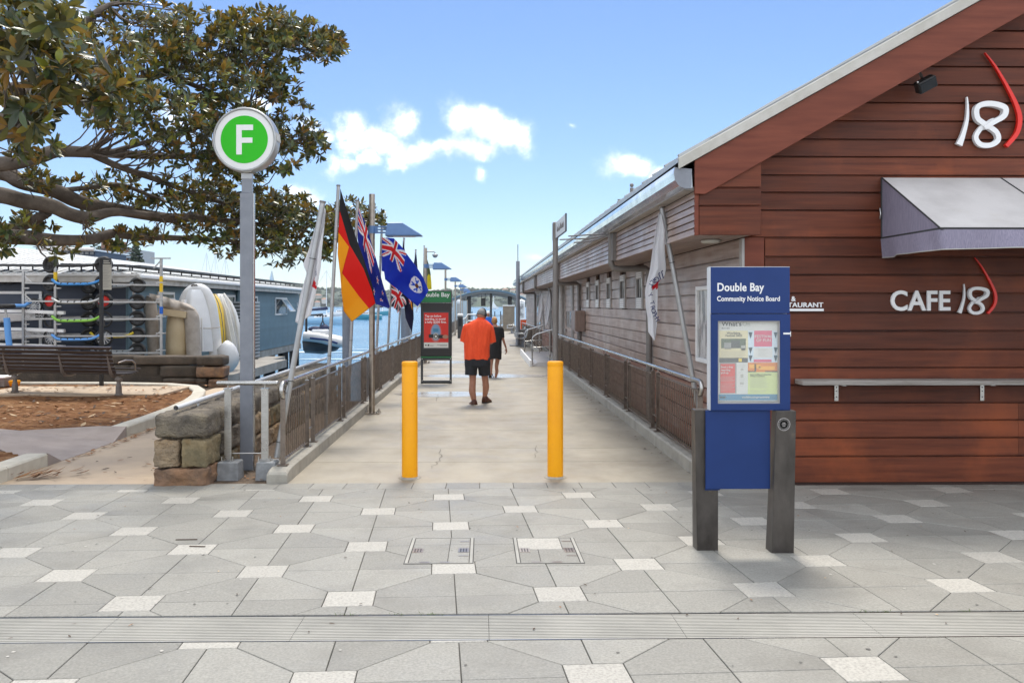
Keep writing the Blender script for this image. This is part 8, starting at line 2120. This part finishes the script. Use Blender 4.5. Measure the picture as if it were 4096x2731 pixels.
# ------------------------------------------------------------------ fig tree: limbs and leaves hanging in from the left
fr = random.Random(21)
fig = thing('fig_tree', 'large spreading fig tree with glossy green and rusty leaves reaching in from the left', 'tree', (-13.2, 14.5, .1))
def D(x, y, d): return at(x * 1.7415, y * 1.7415, d)
m_ = MB(); TR = Vector((-13.2, 14.5, 0))
m_.tube([TR + Vector((0, 0, -.1)), TR + Vector((.02, 0, .5)), TR + Vector((.05, 0, 1.6)), TR + Vector((.15, 0, 2.6)), TR + Vector((.3, 0, 3.4))], [1.15, .8, .62, .6, .45], 18); m_.build('trunk', BARK, fig)
top = TR + Vector((.25, 0, 2.9))
limbs = [
    ([top, D(-330, 340, 13.6), D(-120, 378, 13.2), D(0, 395, 13), D(59, 418, 13), D(123, 439, 13.2), D(192, 462, 13.5), D(269, 485, 14), D(385, 500, 14.6), D(448, 505, 15), D(540, 512, 15.6), D(640, 520, 16.2)], [.3, .26, .17, .125, .12, .115, .11, .10, .085, .075, .05, .02]),
    ([top, D(-330, 430, 13.2), D(-120, 446, 12.8), D(0, 452, 12.6), D(56, 459, 12.7), D(110, 475, 12.8), D(154, 493, 13), D(205, 503, 13.2), D(256, 490, 13.6), D(330, 492, 14), D(420, 500, 14.4)], [.3, .24, .15, .12, .115, .11, .10, .095, .07, .05, .03]),
    ([top, D(-280, 370, 12.6), D(-100, 380, 12.2), D(0, 377, 12), D(77, 359, 12.2), D(123, 349, 12.4), D(167, 348, 12.6), D(205, 352, 12.8), D(256, 349, 13.2), D(359, 357, 14), D(436, 359, 14.6), D(540, 352, 15), D(640, 330, 15.4), D(700, 320, 15.7)], [.28, .22, .14, .105, .10, .095, .085, .08, .07, .055, .048, .04, .025, .012]),
    ([top, D(-300, 520, 13.4), D(-100, 545, 13), D(0, 544, 12.8), D(64, 544, 12.8), D(103, 547, 13), D(154, 556, 13.2), D(205, 549, 13.6), D(256, 536, 14), D(307, 541, 14.4), D(436, 551, 15), D(540, 555, 15.6), D(620, 565, 16)], [.28, .22, .14, .115, .11, .10, .085, .08, .075, .06, .045, .03, .012]),
    ([D(-40, 545, 12.9), D(0, 531, 13), D(51, 513, 13.1), D(110, 488, 12.9)], [.10, .09, .085, .07]),
    ([top, D(-320, 300, 10.4), D(-140, 330, 9.2), D(-30, 300, 8.8), D(30, 268, 8.8), D(75, 235, 9), D(140, 215, 9.4), D(230, 205, 10)], [.3, .24, .18, .15, .12, .08, .05, .02]),
    ([top, D(-240, 200, 13), D(-80, 215, 12.5), D(60, 205, 12.5), D(190, 200, 13), D(310, 185, 13.4), D(383, 169, 13.8), D(483, 145, 14.4), D(590, 110, 15), D(690, 95, 15.4), D(755, 105, 15.7)], [.3, .2, .13, .1, .085, .075, .065, .05, .035, .02, .01]),
    ([top, D(-200, 120, 13), D(-60, 110, 12.6), D(60, 80, 12.4), D(161, 60, 12.6), D(233, 20, 12.8), D(274, 5, 13)], [.28, .18, .1, .08, .06, .045, .02]),
    ([D(383, 169, 13.8), D(450, 200, 14), D(530, 235, 14.4), D(600, 250, 15)], [.05, .04, .028, .012]),
    ([D(205, 352, 12.8), D(280, 380, 13.2), D(350, 410, 13.8), D(430, 440, 14.5), D(530, 470, 15.4), D(640, 480, 16.4), D(760, 490, 17.6), D(850, 500, 18.4)], [.055, .05, .045, .04, .035, .03, .022, .01]),
    ([D(123, 439, 13.2), D(200, 430, 13.4), D(280, 425, 13.8), D(340, 445, 14.2), D(400, 470, 14.6)], [.04, .038, .035, .03, .015]),
    ([D(256, 349, 13.2), D(330, 330, 13.6), D(420, 300, 14), D(510, 285, 14.4), D(570, 270, 14.8)], [.04, .035, .03, .02, .01]),
]
allp = []
for pts, rs2 in limbs:
    m_ = MB(); P = [Vector(p) for p in pts]
    P = [p + Vector((fr.uniform(-.03, .03), fr.uniform(-.08, .08), fr.uniform(-.03, .03))) if 0 < i < len(P) - 1 else p for i, p in enumerate(P)]
    limb(m_, P, rs2, 12, sub=6); m_.build('limb', BARK, fig)
    for a, b in zip(P, P[1:]):
        for k in range(5): allp.append(a.lerp(b, k / 5))
blobsD = [(60, 40, 120, 70, 7.6, 34), (60, 140, 130, 70, 8.0, 34), (200, 190, 140, 60, 9.2, 52), (330, 75, 150, 80, 13, 120), (470, 88, 140, 70, 14, 115), (600, 68, 100, 52, 14.6, 100), (690, 92, 90, 48, 15, 80), (752, 108, 42, 34, 15.3, 36),
    (450, 190, 150, 60, 13.2, 100), (600, 160, 90, 48, 14.2, 60), (640, 205, 55, 28, 14.6, 24), (330, 258, 150, 60, 12, 85), (500, 268, 110, 45, 13, 60), (650, 300, 100, 48, 15, 75), (722, 335, 36, 30, 15.4, 20),
    (560, 360, 130, 48, 14, 75), (400, 345, 110, 45, 13.4, 45), (50, 320, 90, 60, 10.2, 26), (60, 250, 80, 60, 8.6, 20), (400, 440, 150, 45, 14.2, 60), (520, 445, 120, 60, 15.2, 90), (210, 435, 120, 30, 13.8, 20),
    (600, 500, 100, 60, 16, 100), (700, 525, 90, 58, 17, 105), (660, 470, 60, 35, 16.4, 30), (755, 560, 36, 36, 17.2, 26), (800, 500, 60, 45, 18, 60), (855, 500, 34, 28, 18.4, 24), (420, 525, 120, 32, 15, 48), (560, 560, 90, 34, 15.6, 50),
    (120, 500, 100, 25, 13.4, 18), (30, 528, 60, 26, 12.6, 18), (290, 545, 90, 26, 14.2, 26), (90, 410, 40, 22, 12.5, 14), (230, 120, 120, 60, 11, 40), (660, 590, 60, 24, 16.2, 20), (690, 250, 22, 22, 15, 6)]
hang = [(105, 555, 12.2), (125, 570, 12.2), (150, 572, 12.3), (170, 580, 12.3), (130, 592, 12.3), (185, 560, 12.3), (270, 395, 13.2), (255, 388, 13.2), (5, 560, 11.8), (8, 576, 11.8), (20, 575, 12.2)]
ros = []
for (x, y, rx, ry, d, n) in blobsD:
    for k in range(int(n * 1.22)):
        a = fr.uniform(0, 6.283); q = fr.random() ** .55; dd = d + fr.gauss(0, .42)
        px, py = x + rx * q * math.cos(a), y + ry * q * math.sin(a)
        ros.append((D(px, py, dd), d, (math.cos(a) * q * .8, 0, -math.sin(a) * q * .8)))
for x, y, d in hang: ros.append((D(x, y, d), d, (0, 0, -.8)))
# canopy continuing out of the frame, above and to the left
for k in range(130):
    ros.append((Vector((fr.uniform(-17, -7.5), fr.uniform(9, 20), fr.uniform(3.4, 7.5))), 30, (0, 0, .3)))
leaves = []
def leafgeo(c, dr, nrm, L, w, curl):
    dr = dr.normalized(); nrm = (nrm - dr * nrm.dot(dr)).normalized(); s = dr.cross(nrm)
    vs = []
    for t, ww in ((0, .05), (.22, .72), (.5, 1), (.78, .74)):
        m = c + dr * L * t + nrm * (-curl * L * t * t); vs += [m - s * w * ww * .5 + nrm * w * .10 * ww, m, m + s * w * ww * .5 + nrm * w * .10 * ww]
    vs.append(c + dr * L + nrm * (-curl * L))
    fs = [(3 * i + j, 3 * i + j + 1, 3 * i + j + 4, 3 * i + j + 3) for i in range(3) for j in range(2)] + [(9, 10, 12), (10, 11, 12)]
    return vs, fs
twigs = MB()
for c, d, bias in ros:
    ax_ = Vector((fr.gauss(0, .55) + bias[0], fr.gauss(0, .55) - .15, fr.gauss(.5, .45) + bias[2])).normalized()
    near = min(fr.sample(allp, 70), key=lambda p: (p - c).length)
    if fr.random() < .26 and (near - c).length < 1.7 and c.z > near.z - .35:
        mid = near.lerp(c, .55) + Vector((fr.uniform(-.12, .12), fr.uniform(-.12, .12), fr.uniform(-.2, .05)))
        twigs.tube([near, near.lerp(mid, .5) + Vector((0, 0, fr.uniform(-.06, .06))), mid, c], [.016, .013, .010, .006], 5, cap=False)
    nl_ = fr.randint(8, 13); e1 = ax_.orthogonal().normalized(); e2 = ax_.cross(e1); base = fr.uniform(0, 6.28)
    tone = fr.random()
    for k in range(nl_):
        a = base + k * 2.4 + fr.uniform(-.3, .3); tl = rad(fr.uniform(22, 82)); rd_ = e1 * math.cos(a) + e2 * math.sin(a)
        dr = ax_ * math.cos(tl) + rd_ * math.sin(tl); dr.z += .02; nrm = ax_ * math.sin(tl) - rd_ * math.cos(tl)
        L = fr.uniform(.09, .155) if d > 10 else fr.uniform(.12, .2)
        r_ = fr.random(); mi = 2 if r_ < (.13 if tone > .75 else .05) else 1 if r_ < .2 + .32 * (tone > .62) else 3 if r_ > .66 else 0
        leaves.append((d, leafgeo(c - ax_ * fr.uniform(0, .07) + rd_ * .012, dr, nrm, L, L * fr.uniform(.33, .41), fr.uniform(-.05, .28)), mi))
leaves.sort(key=lambda q: q[0])
for d, (vs_, fs_), mi in leaves[:290]:
    m_ = MB(); m_.add(vs_, fs_, 0, True); m_.build('leaf', LEAF[mi], fig)
m_ = MB()
for d, (vs_, fs_), mi in leaves[290:]: m_.add(vs_, fs_, mi, True)
tag(m_.build('leaf', LEAF, fig), kind='stuff')
tag(twigs.build('twigs', BARK, fig), kind='stuff')

# ------------------------------------------------------------------ fallen leaves, litter, weeds
LIT = [mat('dry_leaf', (.26, .12, .045), .8), mat('pale_dry_leaf', (.48, .34, .2), .8), mat('dark_twig', (.07, .045, .03), .9)]
m_ = MB(); rl = random.Random(9)
def litter(x, y, z, L, w, mi, curl=.3, rz=None):
    a = rl.uniform(0, 6.28) if rz is None else rz; d = Vector((math.cos(a), math.sin(a), 0)); vs_, fs_ = leafgeo(Vector((x, y, z + .012)) - d * L * .5, d, Vector((rl.uniform(-.25, .25), rl.uniform(-.25, .25), 1)), L, w, curl); m_.add(vs_, fs_, mi, True)
for k in range(900):
    x = -5.35 - 7 * rl.random() ** 1.2; y = rl.uniform(12.6, 19.2)
    if x > -5.9 and y > 16.2: continue
    litter(x, y, bed_z(x, y) + (.05 if -9.7 < x < -6.2 and 16.8 < y < 18.4 else 0), rl.uniform(.06, .17), rl.uniform(.025, .06), rl.choice([0, 0, 0, 1, 2]), rl.uniform(-.3, .1))
for k in range(90): litter(rl.uniform(-4.95, -3.45), rl.uniform(9.2, 17), .002, rl.uniform(.03, .1), rl.uniform(.01, .03), rl.choice([0, 2, 2]), -.1)
for k in range(60): t_ = rl.random(); litter(-5.02 + .14 * rl.random() + .05, 10.3 + 3 * t_, .003, rl.uniform(.05, .14), rl.uniform(.015, .04), 0, -.1)
for k in range(40): litter(-4.72 + rl.gauss(0, .16), 9.42 + rl.gauss(0, .1), .01 + rl.random() * .04, rl.uniform(.08, .2), rl.uniform(.02, .045), 0, -.3, rl.gauss(.3, .4))
for k in range(70): litter(rl.uniform(-2.8, -2.3), rl.uniform(9.15, 12), 0.0, rl.uniform(.03, .08), .02, rl.choice([0, 2]), -.1)
for k in range(46): Y = rl.uniform(4.9, 9); X = rl.uniform(-.62, .62) * Y; litter(X, Y, pz(Y) - .006, rl.uniform(.015, .04), .012, rl.choice([0, 2, 1]), -.1)
for k in range(12): X = rl.uniform(-2.7, 2.7); Y = rl.uniform(4.47, 4.82); litter(X, Y, pz(Y) - .008, rl.uniform(.015, .045), .01, rl.choice([0, 1, 2]), -.05)
for k in range(60): Y = rl.uniform(9.4, 20); litter(KR - abs(rl.gauss(0, .12)) - .02, Y, wz(Y), rl.uniform(.02, .07), .02, 2, -.1)
o = m_.build('leaf_litter', LIT)
SPOT = [mat('dark_spot', (.135, .128, .115), .8), mat('pale_spot', (.44, .42, .38), .8)]
m_ = MB()
for k in range(130):
    Y = rl.uniform(4.0, 9.0); X = rl.uniform(-.64, .66) * Y
    if 4.4 < Y < 4.9: continue
    r = rl.uniform(.004, .011); n = 9; mi = 1 if rl.random() < .4 else 0
    m_.add([(X + r * math.cos(6.283 * i / n) * rl.uniform(.7, 1.3), Y + r * math.sin(6.283 * i / n) * rl.uniform(.7, 1.3), pz(Y) + .0035) for i in range(n)], [tuple(range(n))], mi)
tag(m_.build('gum_spots', SPOT), kind='stuff'); tag(o, kind='stuff')
m_ = MB(); p = gnd(660, 2270, pz(6.1)); 
for (x, y, a, L) in ((-2.32, 6.6, .05, .16), (-2.15, 6.4, -.1, .12)): m_.beam((x, y, pz(y) + .006), (x + L, y + L * a, pz(y) + .006), .006, .006)
for o_ in [one('twig', m_, [LIT[2]], 'thin dark twig lying on the paving left of the access covers', 'twig')]: pass
GRS = mat('weed_green', (.12, .19, .03), .8, trans=.3); m_ = MB()
for cx_ in [at(px, HY, 4.85).x for px in (1600, 1700, 1745, 1400, 3480, 3560, 3870)]:
    for k in range(9):
        x = cx_ + rl.gauss(0, .03); y = 4.848 + rl.gauss(0, .008); h = rl.uniform(.008, .022); q = Vector((x, y, pz(y) - .004)); e = q + Vector((rl.gauss(0, .02), rl.gauss(-.01, .01), h)); s = Vector((.002, 0, 0)); m_.add([q - s, q + s, e], [(0, 1, 2)])
tag(m_.build('weeds', GRS), kind='stuff')
# ------------------------------------------------------------------ thin sea haze over the bay
hz = MB(); hz.bx(-1700, 1700, -60, 1800, -6, 75)
hzm = bpy.data.materials.new('sea_haze'); hzm.use_nodes = True; hn = hzm.node_tree
for n in list(hn.nodes): hn.nodes.remove(n)
hv = hn.nodes.new('ShaderNodeVolumePrincipled'); hv.inputs['Color'].default_value = (.93, .96, 1, 1); hv.inputs['Density'].default_value = .00014; hv.inputs['Anisotropy'].default_value = .2
ho = hn.nodes.new('ShaderNodeOutputMaterial'); hn.links.new(hv.outputs[0], ho.inputs['Volume'])
tag(hz.build('haze', hzm), kind='stuff')
